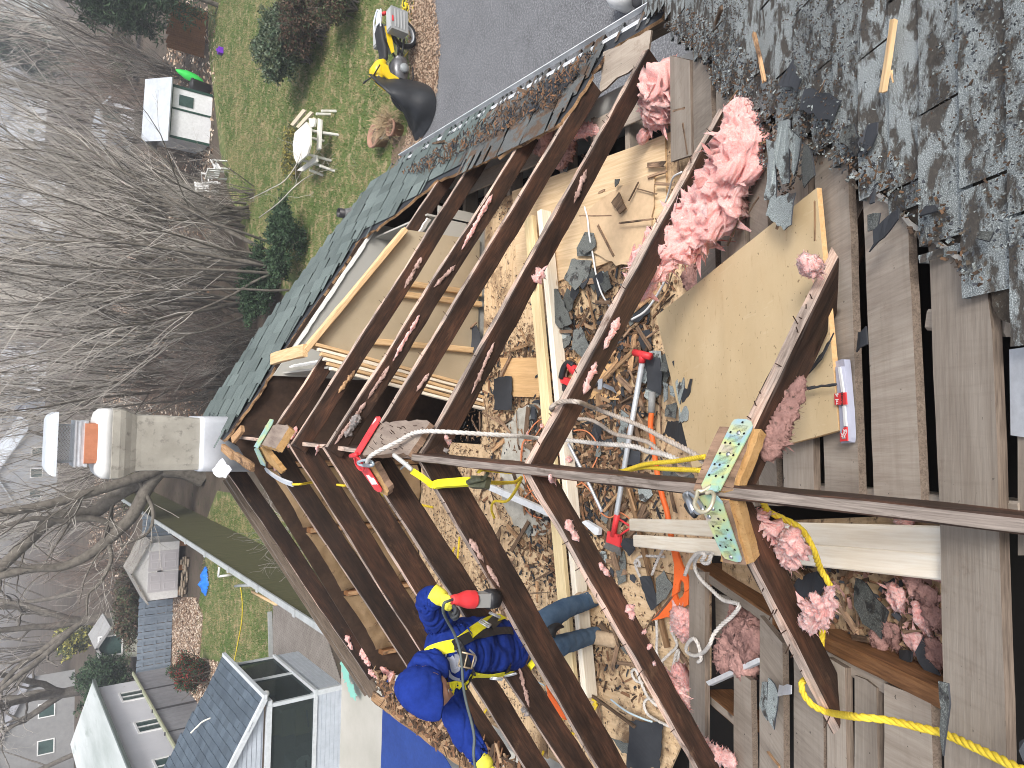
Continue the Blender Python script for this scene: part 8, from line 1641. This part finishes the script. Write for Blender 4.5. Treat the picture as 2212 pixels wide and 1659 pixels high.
# corded saw
rs = empty('reciprocating_saw', saw0, 'red and grey corded reciprocating saw held upright in the gloved hand of the worker', 'saw')
def W(x, y, yy=2.77): return onY((1400+x*.4973)/1.8228, (2200+y*.4973)/1.8228, yy)
s = MB(); s.tube(cr([W(760, 325), W(800, 325), W(850, 322), W(900, 322), W(940, 322)], 4), [.020, .022, .024, .026, .026, .027, .029, .032, .035, .038, .040, .042, .042, .042, .042, .042, .042][:17], 14); s.obj('handle', RED, rs, True)
s = MB(); s.tube([W(935, 325), W(1045, 320)], [.043, .045], 4); s.obj('motor_housing', GREYP, rs)
s = MB(); s.tube([W(1040, 320), W(1060, 318), W(1118, 315)], [.046, .048, .044], 10); s.obj('front_boot', BLK, rs, True)
s = MB(); s.tube([W(1118, 315), W(1145, 313)], [.03, .02], 10); s.obj('nose', BLK, rs, True)
slab('blade', [W(1370, 270, 3.0), W(1370, 284, 3.0), W(1540, 268, 3.1), W(1540, 262, 3.1)], .003, STEEL, rs)
s = MB(); s.tube([W(780, 450), W(790, 400), W(795, 385)], .007, 8); s.obj('shoe_rod', STEEL, rs, True)
# power cord over his chest
cord('power_cord', [W(770, 322, 2.76), W(735, 335, 2.74), W(700, 355, 2.74), W(695, 420, 2.78), W(730, 500, 2.85), W(780, 590, 2.88), W(820, 700, 2.88), W(840, 830, 2.86), W(852, 1000, 2.85), W(880, 1150, 2.84), W(920, 1300, 2.78), W(940, 1420, 2.76), W(935, 1550, 2.74), W(955, 1700, 2.74)], .007, mat('grey_cord', (.09, .11, .11), .6), 'dark grey power cord draped across the chest of the worker')
# harness straps laid on the sweatshirt
bpy.context.view_layer.update()
hv = BVHTree.FromObject(hoodie, bpy.context.evaluated_depsgraph_get())
def onchest(x, y):
    px = ((1400+x*.4973)/1.8228, (2200+y*.4973)/1.8228); d = ray(*px).normalized(); loc, n, i, ds = hv.ray_cast(V((0, 0, 0)), d)
    if loc is None: loc, n, i, ds = hv.find_nearest(onY(*px, 3.05)); 
    if n.dot(d) > 0: n = -n
    return loc, n
har = empty('harness', chest); par(har, pe)
def strap(name, pts, wd, m, lift=.006, th=.003):
    P = []
    for i in range(len(pts)-1):
        k = max(2, int(math.dist(pts[i], pts[i+1])/28))
        for j in range(k): t = j/k; P.append((pts[i][0]+(pts[i+1][0]-pts[i][0])*t, pts[i][1]+(pts[i+1][1]-pts[i][1])*t))
    P.append(pts[-1]); Q = [onchest(*p) for p in P]; loc = [q[0]+q[1]*lift for q in Q]; nn = [q[1] for q in Q]
    for _ in range(4): loc = [loc[0]]+[(loc[i-1]+loc[i]*2+loc[i+1])/4 for i in range(1, len(loc)-1)]+[loc[-1]]; nn = [nn[0]]+[((nn[i-1]+nn[i]*2+nn[i+1])/4).normalized() for i in range(1, len(nn)-1)]+[nn[-1]]
    loc = [l+n*.006 for l, n in zip(loc, nn)]
    s = MB()
    for i in range(len(loc)):
        t = (loc[min(i+1, len(loc)-1)]-loc[max(i-1, 0)]).normalized(); sd = t.cross(nn[i]).normalized()*wd/2
        for a, b in ((-1, 1), (1, 1), (1, 0), (-1, 0)): s.v.append(tuple(loc[i]+sd*a+nn[i]*(th*b)))
    for i in range(len(loc)-1):
        for j in range(4): a = i*4+j; b = i*4+(j+1) % 4; s.f.append((a, b, b+4, a+4)); s.m.append(0)
    return s.obj(name, m, har)
strap('shoulder_strap', [(465, 800), (560, 755), (670, 710), (775, 690)], .060, YELW); strap('shoulder_strap', [(775, 690), (850, 640), (960, 555), (1070, 490), (1160, 470)], .052, YELW, .006)
strap('shoulder_strap', [(685, 1050), (760, 1030), (860, 985)], .060, YELW); strap('leg_strap', [(860, 985), (960, 925), (1090, 905), (1220, 890)], .052, YELW, .006)
strap('keeper', [(775, 690), (830, 650), (900, 625)], .050, BLK, .010); strap('keeper', [(860, 985), (930, 965)], .055, BLK, .010)
strap('chest_strap', [(800, 650), (830, 740), (860, 800), (890, 870), (930, 950)], .042, BLK, .012); strap('waist_strap', [(880, 630), (1000, 600), (1130, 580), (1240, 575)], .042, BLK, .008)
strap('strap_end', [(1115, 480), (1180, 430)], .055, BLK, .012); strap('strap_end', [(1210, 895), (1300, 895)], .055, BLK, .010)
def buckle(x, y, w_, h_, ang, m=None):
    p, n = onchest(x, y); p += n*.022; q, _ = onchest(x+40, y+40*math.tan(ang)); t = (q-p); t = (t-n*t.dot(n)).normalized(); u = n.cross(t); s = MB()
    pts = [p+t*w_*a+u*h_*b for a, b in ((-1, -1), (1, -1), (1, 1), (-1, 1), (-1, -1))]
    for i in range(4): s.tube([pts[i], pts[i+1]], .0045, 6)
    s.tube([p+t*w_*-.1-u*h_, p+t*w_*-.1+u*h_], .004, 6); s.obj('buckle', m or noisy('buckle_brass', (.42, .33, .22), (.55, .45, .32), 10, .4, metal=.5), har, True)
buckle(870, 800, .034, .032, .2); buckle(1012, 540, .018, .028, -.5, GALV); buckle(1118, 915, .018, .030, 0, GALV); buckle(1090, 475, .012, .030, -.5, GALV); buckle(1225, 885, .012, .03, 0, GALV)
# printed shield outline and blots on the front of the sweatshirt
GP = mat('grey_print', (.30, .32, .38), .8)
def pline(pts, wd): strap('print', pts, wd, GP, .0025, .001)
for seg in ([(725, 740), (700, 775), (735, 880), (770, 960), (830, 975)], [(725, 740), (800, 735)], [(890, 720), (965, 775), (925, 850)]): pline(seg, .009)
pline([(750, 780), (770, 800), (765, 870), (790, 900), (815, 860), (800, 790), (790, 750)], .030); pline([(735, 900), (765, 945), (815, 955)], .018); pline([(730, 795), (745, 800)], .018)
# yellow leg strap tail and black hook at the thigh
s = MB(); P = [Y(*((1400+x*.4973)/1.8228, (2200+y*.4973)/1.8228), 3.2) for x, y in ((1300, 905), (1360, 880), (1410, 815))]
for i in range(2): s.bar(P[i], P[i+1], .035, .004, V((0, -.8, .5)))
s.obj('leg_strap', YELW, har)
s = MB(); s.tube(cr([Y(*((1400+x*.4973)/1.8228, (2200+y*.4973)/1.8228), 3.2) for x, y in ((1540, 600), (1560, 560), (1600, 535), (1650, 540))], 4), [.034, .034, .032, .032, .030, .028, .026, .024, .022, .018, .014, .010, .004], 8); s.obj('hammer_holster', RUB, har, True)
# ================================================================== pale winter air over the yards
hzm = bpy.data.materials.new('haze'); hzm.use_nodes = True; ht = hzm.node_tree; ht.nodes.remove(ht.nodes['Principled BSDF'])
pv = ht.nodes.new('ShaderNodeVolumePrincipled'); pv.inputs['Color'].default_value = (.92, .94, 1, 1); pv.inputs['Density'].default_value = .0022; pv.inputs['Anisotropy'].default_value = .2
ht.links.new(pv.outputs[0], ht.nodes['Material Output'].inputs['Volume'])
s = MB(); s.box((-720, -220, G-1.2), (720, 1520, 14)); tag(s.obj('haze', hzm), 'thin pale haze hanging over the far yards and trees', 'haze', kind='stuff')
